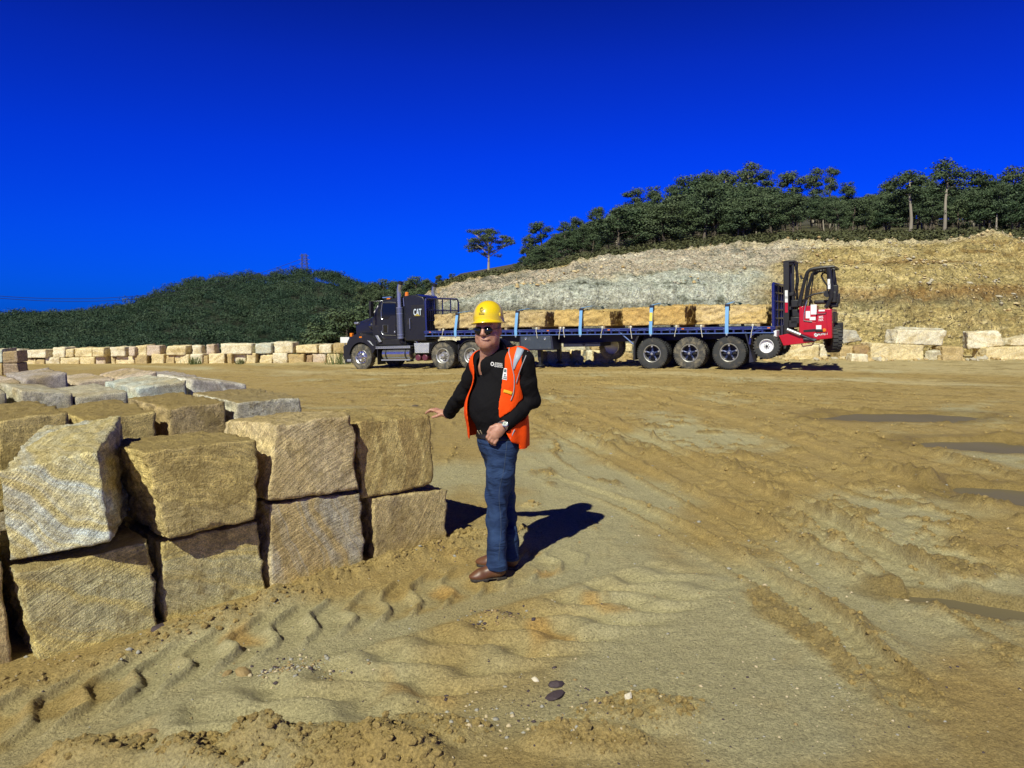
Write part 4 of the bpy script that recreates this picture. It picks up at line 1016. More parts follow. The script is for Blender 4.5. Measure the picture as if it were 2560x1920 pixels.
def tyre_mb(x, y, z, r, w, rim_r, out=1, lugs=40, lug_d=0.016):
    mb = MB()
    prof = [(-w * .46, rim_r), (-w * .50, rim_r + .03), (-w * .52, r * .80), (-w * .47, r * .95), (-w * .40, r * .985), (0, r), (w * .40, r * .985), (w * .47, r * .95), (w * .52, r * .80), (w * .50, rim_r + .03), (w * .46, rim_r)]
    mb.lathe(prof, (x, y, z), (0, 1, 0), 56)
    if lugs:
        for k in range(lugs):
            th = 2 * math.pi * k / lugs
            for sgn in (-1, 1):
                th2 = th + (math.pi / lugs if sgn > 0 else 0)
                q = Matrix.Rotation(-th2, 3, 'Y')
                c = Vector((x, y + sgn * w * .26, z)) + q @ Vector((r * 0.992, 0, 0))
                mb.box(c, (lug_d * 1.6, w * .44, 2 * math.pi * r / lugs * .55), 0, q)
    return mb
def add_wheel(fr, x, y, z, r, w, style, dusty=False, inner=False, hide_face=False):
    sg = 1 if y > 0 else -1
    rim_r = r * (0.57 if style != 'fork' else 0.56)
    yc = y - sg * w / 2
    wh = fr.put(tyre_mb(x, yc, z, r, w, rim_r, lugs=44 if style != 'fork' else 26, lug_d=0.014 if style != 'fork' else 0.03), "wheel", m_rubberd if dusty else m_rubber)
    f = yc + sg * w * .48
    rb = MB()
    if style == 'steer':
        rb.lathe([(0.0, rim_r + .004), (.012, rim_r * .97), (0, rim_r * .90), (-.03, rim_r * .86), (-.035, rim_r * .60), (-.02, rim_r * .5), (.03, rim_r * .34), (.05, rim_r * .30), (.05, 0.001)], (x, f, z), (0, sg, 0), 40)
        for k in range(10):
            a = 2 * math.pi * k / 10
            rb.cyl((x + .165 * math.cos(a), f - sg * .05, z + .165 * math.sin(a)), (x + .165 * math.cos(a), f + sg * .005, z + .165 * math.sin(a)), .017, n=8)
        for k in range(10):
            a = 2 * math.pi * (k + .5) / 10
            rb.cyl((x + .23 * math.cos(a), f - sg * .034, z + .23 * math.sin(a)), (x + .23 * math.cos(a), f - sg * .026, z + .23 * math.sin(a)), .024, n=10, mi=1)
        mats = [m_alu, m_black]
    elif style == 'drive':
        rb.lathe([(0.0, rim_r + .004), (.012, rim_r * .97), (0, rim_r * .88), (-.10, rim_r * .82), (-.13, rim_r * .55), (-.12, rim_r * .42), (-.02, rim_r * .36), (.02, rim_r * .28), (.035, 0.001)], (x, f, z), (0, sg, 0), 40)
        for k in range(10):
            a = 2 * math.pi * k / 10
            rb.cyl((x + .135 * math.cos(a), f - sg * .13, z + .135 * math.sin(a)), (x + .135 * math.cos(a), f - sg * .08, z + .135 * math.sin(a)), .016, n=8)
        for k in range(5):
            a = 2 * math.pi * (k + .5) / 5
            rb.cyl((x + .20 * math.cos(a), f - sg * .125, z + .20 * math.sin(a)), (x + .20 * math.cos(a), f - sg * .112, z + .20 * math.sin(a)), .036, n=12, mi=1)
        mats = [m_rim, m_black]
    elif style == 'spider':
        rb.lathe([(0.0, rim_r + .004), (.014, rim_r * .97), (0, rim_r * .90), (-.08, rim_r * .87), (-.2, rim_r * .85)], (x, f, z), (0, sg, 0), 40, 0)
        rb.lathe([(-.2, rim_r * .86), (-.2, .001)], (x, f, z), (0, sg, 0), 24, 1)
        for k in range(5):
            a = 2 * math.pi * k / 5 + 0.31
            d = Vector((math.cos(a), 0, math.sin(a)))
            rb.tube([Vector((x, f - sg * .05, z)) + d * .05, Vector((x, f - sg * .06, z)) + d * .15, Vector((x, f - sg * .03, z)) + d * (rim_r * .88)], [.038, .03, .026], 8, 2)
            rb.cyl(Vector((x, f - sg * .05, z)) + d * (rim_r * .80), Vector((x, f + sg * .015, z)) + d * (rim_r * .80), .03, n=8, mi=0)
        rb.lathe([(-.1, .095), (.0, .09), (.02, .06), (.045, .055), (.05, .001)], (x, f, z), (0, sg, 0), 20, 2)
        rb.lathe([(.05, .04), (.055, .001)], (x, f, z), (0, sg, 0), 12, 0)
        mats = [m_rim, m_black, m_hubblue]
    else:
        rb.lathe([(0.0, rim_r + .004), (.015, rim_r * .96), (-.005, rim_r * .90), (-.06, rim_r * .84), (-.08, rim_r * .5), (-.06, rim_r * .3), (-.05, .001)], (x, f, z), (0, sg, 0), 36, 0)
        for k in range(8):
            a = 2 * math.pi * k / 8
            rb.cyl((x + .075 * math.cos(a), f - sg * .07, z + .075 * math.sin(a)), (x + .075 * math.cos(a), f - sg * .04, z + .075 * math.sin(a)), .013, n=8, mi=1)
        rb.cyl((x, f - sg * .07, z), (x, f - sg * .035, z), .04, n=12, mi=1)
        mats = [m_white, m_black]
    rb.build("rim", mats, wh)
    if inner:
        it = tyre_mb(x, yc - sg * (w + .05), z, r, w, rim_r, lugs=44)
        it.build("inner_tyre", m_rubberd if dusty else m_rubber, wh)
    return wh
m_hubblue = paint("hub_blue", (0.03, 0.045, 0.13), 0.4, 0.3, 0.2, 12, (0.2, 0.17, 0.12), 0.2)

# ============================================================ prime mover
T = Frame("prime_mover", 11.5, "dark navy prime mover with CAT lettering and tall exhaust, coupled to the flatbed", "truck")
mb = MB()                                                # chassis
for y in (-.43, .43): mb.box2((8.0, y - .05, .62), (14.1, y + .05, .92))
for x in (8.2, 9.0, 10.0, 11.0, 12.2, 13.4): mb.box2((x - .06, -.38, .66), (x + .06, .38, .88))
for x in (8.27, 9.53, 13.47): mb.cyl((x, -1.0, .52), (x, 1.0, .52), .07, n=12)
mb.box2((8.5, -.55, .95), (9.3, .55, 1.10)); mb.cyl((8.9, 0, 1.08), (8.9, 0, 1.17), .48, n=24)
mb.box2((12.3, -.5, .45), (13.7, .5, 1.1)); mb.box2((11.2, -.3, .45), (12.3, .3, .9))
T.put(mb, "chassis", m_chassis, 0.01)
mb = MB()                                                # bonnet
loft(mb, [ring_rr(12.86, 0.93, 1.05, 2.16, .20), ring_rr(13.15, 0.88, 1.05, 2.14, .22), ring_rr(13.6, .76, 1.02, 2.06, .22), ring_rr(14.0, .64, .98, 1.97, .2), ring_rr(14.2, .58, .95, 1.90, .18)])
bon = T.put(mb, "bonnet", m_navy, 0, sharp=50)
mb = MB(); mb.box2((14.17, -.5, .98), (14.26, .5, 1.86))
for k in range(9): mb.box2((14.25, -.46, 1.05 + k * .088), (14.275, .46, 1.08 + k * .088), 1)
mb.build("grille", [m_black, m_chrome], bon, 0.01)
mb = MB(); mb.box2((14.05, -.62, 1.86), (14.27, .62, 1.96)); mb.build("chrome_surround", m_chrome, bon, 0.02)
xx, zz = t7(390, 885, .82)
lettering("badge", "FREIGHT", 0.10, Matrix.Translation((xx, .835, zz)) @ Matrix.Rotation(0.0, 4, 'Y') @ Matrix.Rotation(R(-14), 4, 'Z') @ Matrix(((-1, 0, 0, 0), (0, 0, 1, 0), (0, 1, 0, 0), (0, 0, 0, 1))), m_plate, bon) if False else None
mb = MB()                                                # air cleaner bulge on the bonnet's flank
cx_, cz_ = t7(595, 860, .95)
mb.tube([(cx_ - .16, .86, cz_), (cx_ + .02, .90, cz_), (cx_ + .16, .84, cz_ + .02), (cx_ + .26, .74, cz_ + .03)], [.19, .20, .14, .03], 16)
mb.build("air_intake", m_navy, bon)
for sg, nm in ((1, 'near'), (-1, 'far')):                # mudguards over the steering wheels
    out = [t7(x, y) for x, y in ((160, 1215), (170, 1120), (200, 1060), (250, 1018), (330, 985), (430, 962), (520, 985), (600, 1040), (655, 1110), (655, 1195))]
    cxw, czw, rw = 13.48, .52, .60
    a0, a1 = math.atan2(out[-1][1] - czw, out[-1][0] - cxw), math.atan2(out[0][1] - czw, out[0][0] - cxw)
    inn = [(cxw + rw * math.cos(a), czw + rw * math.sin(a)) for a in np.linspace(math.atan2(.12, -.59), math.atan2(.08, .6), 14)]
    mb = MB()
    ys_ = (.70, 1.0, 1.19, 1.24)
    sc = (1.0, 1.0, 1.0, 0.965)
    P = out + inn[::-1]
    n = len(out); m_ = 14
    o2 = [out[int(round(i * (n - 1) / (m_ - 1)))] for i in range(m_)]
    o2 = [tuple(np.array([np.interp(t, np.linspace(0, 1, n), [p[0] for p in out]), np.interp(t, np.linspace(0, 1, n), [p[1] for p in out])])) for t in np.linspace(0, 1, m_)]
    inn2 = inn[::-1]
    V, Fs = [], []
    for yk, s_ in zip(ys_, sc):
        for (x, z) in o2: V.append((cxw + (x - cxw) * s_, sg * yk, czw + (z - czw) * s_))
        for (x, z) in inn2: V.append((x, sg * yk, z))
    st = 2 * m_
    for j in range(3):
        for i in range(m_ - 1):
            a = j * st + i
            Fs.append((a, a + 1, a + st + 1, a + st)); b_ = j * st + m_ + i
            Fs.append((b_ + 1, b_, b_ + st, b_ + st + 1))
        for e in (0, m_ - 1):
            Fs.append((j * st + e, (j + 1) * st + e, (j + 1) * st + m_ + e, j * st + m_ + e))
    for j in (0, 3):
        for i in range(m_ - 1): Fs.append((j * st + i, j * st + i + 1, j * st + m_ + i + 1, j * st + m_ + i))
    mb.add(V, Fs, 0, True)
    fd = T.put(mb, "mudguard", m_navy, 0, sharp=50)
    if sg > 0:
        x, z = t7(390, 1040, 1.24)
        mb = MB(); mb.box((x, 1.235, z), (.14, .03, .06)); mb.build("indicator_lamp", m_amber, fd, 0.012)
        mb = MB(); pts = [t7(*p, 1.24) for p in ((500, 1090), (540, 1100), (600, 1180), (575, 1165))]
        mb.prism(pts, 1.235, 1.262); pts = [t7(*p, 1.24) for p in ((630, 1010), (665, 1010), (730, 1110), (690, 1120))]; mb.prism(pts, 1.235, 1.262)
        mb.build("guard_trim", m_plate, fd, 0.006)
    else: fd['label'] = "far side mudguard"
mb = MB(); mb.box2((14.05, -1.2, .42), (14.42, 1.2, .98)); mb.box2((13.98, -1.22, .98), (14.30, 1.22, 1.03)); mb.box2((13.95, .85, .28), (14.35, 1.2, .45))
T.put(mb, "bumper", m_black, 0.05, 3)
x, z = t7(190, 1410); mb = MB(); mb.box((x - .05, 1.205, z), (.20, .02, .10)); T.put(mb, "fog_lamp", m_plate, 0.01)
x, z = t7(240, 1005, 1.1); mb = MB(); mb.box((x, 1.05, z), (.12, .14, .16)); T.put(mb, "marker_lamp", m_amber, 0.02)
mb = MB()                                                # cab
cab_pts = [(12.95, 1.20), (12.95, 2.10), (12.86, 2.16), (12.50, 2.66), (12.36, 2.78), (11.34, 2.88), (11.32, 1.12)]
mb.prism(cab_pts, -1.14, 1.14)
cab = T.put(mb, "cab", m_navy, 0.07, 4)
mb = MB(); mb.box2((11.28, -1.17, .98), (13.05, 1.17, 1.20)); mb.prism([(13.02, 1.18), (13.02, .95), (12.72, .95), (12.35, 1.18)], 1.12, 1.2); mb.build("sill_panel", m_black, cab, 0.02)
mb = MB(); mb.add([(12.90, -.95, 2.18), (12.90, .95, 2.18), (12.535, .9, 2.66), (12.535, -.9, 2.66)], [(0, 1, 2, 3)], 0)
mb.v = [p + Vector((.012, 0, .008)) for p in mb.v]; ws = mb.build("windscreen", m_glass, cab)
mb = MB(); mb.tube([(12.93, 1.10, 2.16), (12.55, 1.06, 2.66)], .022, 8); mb.build("windscreen_pillar", m_white, cab)
door = [t7(*p, 1.15) for p in ((738, 487), (955, 487), (955, 1000), (738, 1000))]
mb = MB(); mb.prism(door, 1.135, 1.165); dr = mb.build("door", m_navy, cab, 0.015)
win = [t7(*p, 1.16) for p in ((745, 505), (950, 505), (950, 690), (868, 692), (832, 750), (742, 750))]
mb = MB(); mb.prism(win, 1.155, 1.172); mb.build("window", m_glass, dr, 0.004)
mb = MB()
fr_ = [t7(*p, 1.17) for p in ((748, 845), (828, 845), (828, 965), (748, 965))]
mb.tube([(p[0], 1.172, p[1]) for p in fr_], .012, 6, 0, False, True); fp = [t7(*p, 1.17) for p in ((755, 852), (822, 852), (822, 958), (755, 958))]; mb.prism(fp, 1.16, 1.17, 1)
mb.build("peep_window", [m_chrome, m_glass], dr)
dl = [t7(*p, 1.17) for p in ((738, 490), (720, 620), (722, 740), (745, 760))]; mb = MB(); mb.tube([(p[0], 1.17, p[1]) for p in dl], .012, 6); mb.build("door_trim", m_chrome, dr); mb = MB()
dl = [t7(*p, 1.17) for p in ((722, 940), (735, 985), (765, 1005), (955, 1010))]; mb.tube([(p[0], 1.17, p[1]) for p in dl], .011, 6); mb.build("door_trim", m_chrome, dr); mb = MB()
dl = [t7(*p, 1.17) for p in ((738, 487), (850, 478), (955, 485))]; mb.tube([(p[0], 1.17, p[1]) for p in dl], .009, 6)
mb.build("door_trim", m_chrome, dr)
x, z = t7(938, 955, 1.18); mb = MB(); mb.box((x, 1.18, z), (.07, .03, .09)); mb.build("handle", m_chrome, dr, 0.008)
mb = MB(); vz = [(12.52, 2.74), (12.62, 2.58), (12.60, 2.56), (12.48, 2.70)]; mb.prism(vz, -1.1, 1.1); mb.build("sun_visor", m_navy, cab, 0.01)
for y in (-.8, -.4, 0, .4, .8):
    mb = MB(); mb.box((12.28, y, 2.83), (.16, .09, .06), 0); mb.build("roof_marker_lamp", m_amber, cab, 0.02)
x, z = t7(850, 385, .6); mb = MB(); mb.box((x + .1, .6, 2.90), (.42, .14, .05)); mb.build("roof_light_bar", m_edge, cab, 0.015)
mb = MB(); x, z = t7(1130, 350, .3)
mb.lathe([(0, .10), (.02, .10), (.03, .085), (.16, .075), (.19, .05), (.195, .001)], (x, .3, 2.90), (0, 0, 1), 20); T.put(mb, "beacon", m_amber)
mb = MB()                                                # sleeper
sl = [(11.33, 1.12), (11.33, 2.88), (10.72, 2.93), (10.36, 2.82), (10.29, 2.70), (10.29, 1.12)]
secs = []
for yy_, xr_ in ((1.19, 10.29), (0.40, 10.29), (-1.10, 11.15), (-1.19, 11.2)):
    secs.append([(x_ if x_ > 11.2 else 11.33 - (11.33 - x_) * (11.33 - xr_) / (11.33 - 10.29), yy_, z_) for x_, z_ in sl])
loft(mb, secs); slp = T.put(mb, "sleeper", m_navy, 0.07, 4)
xx, zz = t7(1298, 645, 1.20)
C = lettering("lettering", "CAT", 0.33, side_text(xx, 1.197, zz), m_silver, slp, 0.006, font_scale=(0.58, 1.06))
tri = [t7(*p, 1.2) for p in ((1248, 700), (1300, 660), (1340, 700))]
mb = MB(); mb.prism(tri, 1.195, 1.207); mb.build("logo_triangle", m_gold, slp)
pan = [t7(*p, 1.2) for p in ((1195, 525), (1400, 525), (1400, 720), (1195, 720))]; mb = MB(); mb.prism(pan, 1.185, 1.1945); mb.build("side_panel", m_black, slp, 0.01)
hx, hz = t7(1185, 740, 1.2); hx2, hz2 = t7(1190, 905, 1.2)
mb = MB(); mb.tube([(hx, 1.19, hz), (hx, 1.25, hz), (hx2, 1.25, hz2), (hx2, 1.19, hz2)], .014, 8); mb.build("grab_handle", m_chrome, slp)
hx, hz = t7(1078, 415, 1.2); hx2, hz2 = t7(1090, 545, 1.2); mb = MB(); mb.tube([(hx, 1.19, hz), (hx, 1.22, hz), (hx2, 1.22, hz2), (hx2, 1.19, hz2)], .016, 8); mb.build("grab_rail", m_chrome, slp)
m_perf, nt, b = new_mat("perforated_heat_shield")
vo = N(nt, "ShaderNodeTexVoronoi"); setin(vo, Scale=55.0, Randomness=0.15); L(nt, objco(nt), vo.inputs['Vector'])
L(nt, mixc(nt, rampn(nt, vo.outputs['Distance'], [(0.28, 0.0), (0.36, 1.0)]), (0.04, 0.04, 0.045), (0.36, 0.40, 0.42)), b.inputs['Base Color'])
b.inputs['Metallic'].default_value = 0.85; b.inputs['Roughness'].default_value = 0.32
for sg in (1, -1):                                       # two exhaust stacks behind the cab
    y = sg * 1.27; x = 11.42 if sg > 0 else 11.50
    top = 3.50
    mb = MB()
    mb.cyl((x, y, 1.22), (x, y, 2.45), .135, n=28, mi=0)
    for zz in (1.26, 1.38, 2.20, 2.44): mb.cyl((x, y, zz - .018), (x, y, zz + .018), .142, n=28, mi=1)
    ex = T.put(mb, "exhaust_stack", [m_perf, m_chrome])
    mb = MB(); mb.tube([(x, y, 2.44), (x, y, 2.95), (x, y, 3.08), (x - .02, y, 3.2), (x - .07, y, 3.34)], [.082, .082, .084, .088, .095], 20, 0, False)
    mb.tube([(x - .075, y, 3.345), (x - .11, y, 3.46)], [.09, .10], 20, 1)
    mb.build("tail_pipe", [m_chrome, m_black], ex)
    mb = MB(); mb.tube([(x, y, 1.22), (x - .02, y * .97, 1.1), (x - .1, y * .8, 1.02), (x - .1, y * .3, .98)], .07, 12); mb.build("elbow_pipe", m_chassis, ex)
    if sg < 0: ex['label'] = "far side exhaust stack"
for sg in (1, -1):                                       # fuel tanks
    xf, zt = t7(725, 1240); xr, zb = t7(1172, 1368)
    mb = MB(); zc, rr_ = .62, .235
    mb.lathe([(0, .001), (.0, rr_ - .03), (.02, rr_), (xf - xr - .02, rr_), (xf - xr, rr_ - .03), (xf - xr, .001)], (xr, sg * .99, zc), (1, 0, 0), 36)
    tk = T.put(mb, "fuel_tank", m_alu)
    mb = MB()
    for xs in (xr + .18, xr + .22, xf - .18, xf - .22): mb.lathe([(-.012, rr_ + .002), (-.012, rr_ + .008), (.012, rr_ + .008), (.012, rr_ + .002)], (xs, sg * .99, zc), (1, 0, 0), 36)
    mb.build("tank_strap", m_black, tk)
    mb = MB(); mb.box2((11.02, sg * .75, .90), (12.72, sg * 1.24, .94)); mb.box2((11.02, sg * 1.20, .84), (12.72, sg * 1.24, .94)); mb.box2((11.05, sg * 1.14, .36), (12.45, sg * 1.24, .41))
    for k in range(18): mb.box((11.1 + k * .09, sg * 1.242, .89), (.05, .004, .012), 1)
    for xs in (11.2, 12.3): mb.box2((xs - .02, sg * .85, .38), (xs + .02, sg * 1.2, .40))
    mb.build("step", [m_plate, m_black], tk, 0.006)
    if sg < 0: tk['label'] = "far side fuel tank"
bx0, bz0 = t7(1240, 1132, 1.2); bx1, bz1 = t7(1490, 1292, 1.2)
mb = MB(); mb.prism([(bx0, bz0), (bx1, bz0 - .01), (bx1 + .03, bz1), (bx0 - .05, bz1)], .55, 1.20)
bb_ = T.put(mb, "battery_box", m_plate, 0.012)
mb = MB()
for i in range(12):
    for j in range(8):
        xx = bx1 + .05 + (bx0 - bx1 - .1) * i / 11; zz = bz1 + .03 + (bz0 - bz1 - .06) * j / 7
        mb.box((xx, 1.203, zz), (.036, .008, .013), 0, Matrix.Rotation(R(45 if (i + j) % 2 else -45), 3, 'Y'))
mb.build("chequer_pattern", m_white, bb_)
for k in range(2):
    x, z = t7(1300 + 110 * k, 1368, 1.15); mb = MB(); mb.lathe([(0, .001), (0, .10), (.02, .125), (.5, .125), (.52, .1), (.52, .001)], (x, .62, z), (0, 1, 0), 24); T.put(mb, "air_tank", m_redair)
for (x, y, rad) in ((13.48, 1.22, 0),):
    pass
add_wheel(T, 13.48, 1.22, .52, .52, .30, 'steer', True)
add_wheel(T, 13.48, -1.22, .52, .52, .30, 'steer', True)
for x in (9.53, 8.27):
    for y in (1.22, -1.22): add_wheel(T, x, y, .52, .52, .26, 'drive', True, True)
for sg in (1, -1):                                       # rear guards: two rounded arches per side
    for xw in (9.53, 8.27):
        mb = MB(); path_o, path_i = [], []
        V, Fs = [], []
        angs = np.linspace(R(8), R(172), 18)
        for a in angs:
            for rr_, y in ((.60, .62), (.60, 1.20), (.585, 1.235), (.57, 1.235), (.575, .62)):
                V.append((xw + rr_ * math.cos(a), sg * y, .52 + rr_ * math.sin(a)))
        for i in range(17):
            for k in range(5):
                k2 = (k + 1) % 5; Fs.append((i * 5 + k, i * 5 + k2, (i + 1) * 5 + k2, (i + 1) * 5 + k))
        Fs += [(0, 1, 2, 3, 4), (89, 88, 87, 86, 85)]
        mb.add(V, Fs, 0, True); T.put(mb, "rear_guard", m_black)
for (xa, xb_, ya, yb, za, zb_) in ((8.78, 8.84, .7, 1.2, .3, .95), (7.62, 7.65, .65, 1.22, .22, .85), (7.62, 7.65, -1.22, -.65, .22, .85), (12.62, 12.65, .72, 1.24, .20, .92), (12.62, 12.65, -1.24, -.72, .20, .92)):
    mb = MB(); mb.box2((xa, ya, za), (xb_, yb, zb_)); T.put(mb, "mudflap", m_black, 0.005)
mb = MB()                                                # mirrors on their arms
m0 = t7(575, 490, 1.35); m1 = t7(590, 690, 1.35)
for sg in (1, -1):
    y = sg * 1.42
    mb.box(((m0[0] + m1[0]) / 2, y, (m0[1] + m1[1]) / 2), (.09, .20, .62), 0)
    mb.tube([((m0[0] + m1[0]) / 2, y, m0[1] + .02), (12.62, sg * 1.2, m0[1] + .06), (12.3, sg * 1.14, m0[1] + .06)], .014, 8, 1)
    mb.tube([((m0[0] + m1[0]) / 2, y, m1[1] + .02), (12.8, sg * 1.14, m1[1] - .02)], .014, 8, 1)
T.put(mb, "mirrors", [m_black, m_chrome], 0.01)
mb = MB()                                                # hoses and fittings behind the sleeper
h = [t7(*p, .5) for p in ((1405, 780), (1350, 850), (1370, 930), (1400, 960))]; mb.tube([(p[0], .5, p[1]) for p in h], .014, 6, 0)
h = [t7(*p, .6) for p in ((1385, 760), (1400, 960), (1412, 1080))]; mb.tube([(p[0], .6, p[1]) for p in h], .025, 8, 1)
coil = []
for k in range(90):
    a = k * .55; f_ = k / 89
    q = t7(1530 + 110 * f_, 1035 + 30 * math.sin(f_ * math.pi), .3); coil.append((q[0], .3 + .06 * math.cos(a), q[1] + .06 * math.sin(a)))
mb.tube(coil, .012, 5, 2)
T.put(mb, "air_hoses", [m_black, m_chrome, m_red])
x, z = t7(1320, 1115, .9); mb = MB(); mb.lathe([(0, .06), (.03, .06), (.04, .02), (.12, .015), (.13, .05), (.15, .05), (.15, .001)], (x, .9, z - .05), (0, 0, 1), 14); T.put(mb, "filler_cap", m_red)
x, z = t7(1255, 1085, .95); mb = MB(); mb.tube([(x + .1, .9, z), (x, .95, z), (x - .12, .95, z - .08), (x - .13, .95, z - .16)], [.055, .06, .05, .04], 12); T.put(mb, "intake_elbow", m_alu)

# ============================================================ flatbed trailer
TR = Frame("flatbed_trailer", 4.0, "long royal blue flatbed trailer with three rear axles, carrying stone blocks", "trailer")
XF, XR = 10.30, -2.66
def dk(x): return 1.305 + (x - XR) / (XF - XR) * (1.478 - 1.305)      # top of the deck
mb = MB(); mb.prism([(XF, dk(XF) - .07), (XF, dk(XF)), (XR, dk(XR)), (XR, dk(XR) - .07)], -1.20, 1.20)
deck = TR.put(mb, "deck", m_timber, 0.004)
for sg in (1, -1):
    mb = MB(); y0, y1 = sg * 1.19, sg * 1.25
    mb.prism([(XF + .03, dk(XF) - .075), (XF + .03, dk(XF) + .01), (XR - .03, dk(XR) + .01), (XR - .03, dk(XR) - .075)], y0, y1, 0)
    mb.prism([(XF, dk(XF) + .012), (XF, dk(XF) + .018), (XR, dk(XR) + .018), (XR, dk(XR) + .012)], y0, y1, 1)
    mb.prism([(XF, dk(XF) - .19), (XF, dk(XF) - .165), (XR, dk(XR) - .165), (XR, dk(XR) - .19)], sg * 1.225, sg * 1.25, 1)
    n = 44
    for k in range(n + 1):
        x = XR + .06 + (XF - XR - .12) * k / n
        mb.box2((x - .028, sg * 1.22, dk(x) - .17), (x + .028, sg * 1.245, dk(x) - .07), 0)
    n2 = 14
    for k in range(n2):
        x = XR + .5 + (XF - XR - .9) * k / (n2 - 1)
        mb.tube([(x - .13, sg * 1.252, dk(x) - .03), (x - .05, sg * 1.258, dk(x) - .045), (x, sg * 1.26, dk(x) - .015), (x + .05, sg * 1.258, dk(x) - .045), (x + .13, sg * 1.252, dk(x) - .03)], .009, 5, 1)
        mb.tube([(x - .40, sg * 1.252, dk(x) - .060), (x + .40, sg * 1.252, dk(x) - .060)], .005, 5, 1)
    rl = TR.put(mb, "side_rail", [m_blue, m_edge])
    if sg < 0: rl['label'] = "far side rail of the deck"
    else:
        for k, u in enumerate((1075, 1370, 1522, 1707, 1922)):
            x, z = tp(u, 826, 1.25); mb = MB(); mb.box((x, 1.257, dk(x) - .03), (.085, .016, .035)); mb.build("side_marker", m_amber, rl, 0.006)
mb = MB()                                                # main beams
for y in (-.45, .45):
    zb = .90
    mb.prism([(7.3, dk(7.3) - .07), (XR, dk(XR) - .07), (XR, dk(XR) - .35), (6.0, zb), (7.0, zb + .12), (7.3, dk(7.3) - .3)], y - .06, y + .06)
    mb.prism([(XF - .1, dk(XF) - .07), (7.2, dk(7.2) - .07), (7.2, dk(7.2) - .25), (XF - .1, dk(XF) - .22)], y - .06, y + .06)
for k in range(22):
    x = XR + .3 + k * .58; mb.box2((x - .03, -1.19, dk(x) - .17), (x + .03, 1.19, dk(x) - .072))
for x in (1.25, 0, -1.27): mb.cyl((x, -1.0, .52), (x, 1.0, .52), .07, n=12); mb.box2((x - .4, .35, .62), (x + .4, .55, .80)); mb.box2((x - .4, -.55, .62), (x + .4, -.35, .80))
TR.put(mb, "chassis_beams", m_chassis, 0.008)
for i, x in enumerate((1.24, -.01, -1.28)):
    for y in (1.22, -1.22): add_wheel(TR, x, y, .52, .52, .27, 'spider', i == 1 or y < 0, True)
for sg in (1, -1):
    pts = [t2(*p, 1.22) for p in ((530, 815), (535, 690), (560, 640), (575, 640), (548, 700), (548, 815))]
    mb = MB(); mb.prism(pts, sg * .62, sg * 1.22); TR.put(mb, "axle_guard", m_black, 0.008)
    pts = [t2(*p, 1.22) for p in ((1345, 625), (1360, 630), (1385, 745), (1410, 830), (1375, 835), (1378, 740))]
    mb = MB(); mb.prism(pts, sg * .62, sg * 1.22); TR.put(mb, "rear_flap", m_chassis, 0.008)
mb = MB(); p0, p1 = t2(440, 618, 1.2), t2(530, 700, 1.2); mb.tube([(p0[0], 1.2, p0[1]), (p1[0], 1.15, p1[1])], .02, 8); TR.put(mb, "guard_stay", m_edge)
q0, q1 = tp(1300, 846, 1.2), tp(1380, 875, 1.2)           # side locker
mb = MB(); mb.prism([(q0[0], dk(6) - .19), (q1[0], dk(5) - .19), (q1[0] - .08, q1[1]), (q0[0] + .05, q1[1])], .6, 1.22); lk = TR.put(mb, "side_locker", m_chassis, 0.02)
mb = MB(); mb.prism([(q0[0] - .05, dk(6) - .22), (q1[0] + .05, dk(5) - .22), (q1[0] + .0, q1[1] + .04), (q0[0] - .05, q1[1] + .04)], 1.215, 1.232); ld = mb.build("lid", paint("grey_locker_lid", (0.055, 0.07, 0.09), 0.4, 0.2, 0.25, 7, (0.3, 0.3, 0.28), 0.15), lk, 0.01)
for u in (1314, 1362):
    x, z = tp(u, 847, 1.24); mb = MB(); mb.lathe([(0, .05), (.012, .05), (.016, .035), (.006, .03), (.02, .012), (.02, .001)], (x, 1.23, z), (0, 1, 0), 16); mb.build("latch", m_chrome, ld)
for sg in (1, -1):                                       # landing legs
    x = 5.55; mb = MB(); mb.box2((x - .07, sg * .75, .30), (x + .07, sg * .92, 1.2)); mb.box2((x - .05, sg * .77, .14), (x + .05, sg * .90, .32)); mb.lathe([(0, .15), (.03, .15), (.10, .06), (.1, .001)], (x, sg * .835, .10), (0, 0, 1), 16)
    TR.put(mb, "landing_leg", m_black, 0.006)
mb = MB(); mb.box2((3.2, -.7, .78), (4.6, .9, .92)); TR.put(mb, "under_tray", m_chassis, 0.01)
sx, sz = tp(1531, 866, -.2)
sp = TR.put(tyre_mb(sx, -.2, .74, .47, .26, .28, lugs=40), "spare_wheel", m_rubberd)
mb = MB(); mb.lathe([(0, .28), (-.06, .26), (-.1, .12), (-.09, .001)], (sx, -.07, .74), (0, 1, 0), 24); mb.build("rim", m_rim, sp)
mb = MB()                                                # headboard
zb, zt = dk(XF), 2.76
xh = XF - .06
path = [(xh, 1.20, zb - .15), (xh, 1.20, zt - .12), (xh, 1.17, zt - .04), (xh, 1.08, zt), (xh, -1.08, zt), (xh, -1.17, zt - .04), (xh, -1.20, zt - .12), (xh, -1.20, zb)]
mb.tube(path, .035, 10)
for z in (zb + .42, zb + .82): mb.tube([(xh, -1.2, z), (xh, 1.2, z)], .022, 8)
for y in (-.6, 0, .6): mb.tube([(xh, y, zb), (xh, y, zt)], .026, 8)
hb = TR.put(mb, "headboard", m_blue)
mb = MB()
for k in range(1, 34): mb.tube([(xh, -1.2 + k * 2.4 / 34, zb + .02), (xh, -1.2 + k * 2.4 / 34, zb + .82)], .0045, 4)
for k in range(1, 12): mb.tube([(xh, -1.18, zb + .02 + k * .068), (xh, 1.18, zb + .02 + k * .068)], .0045, 4)
mb.build("wire_mesh", m_grid, hb)
mb = MB()
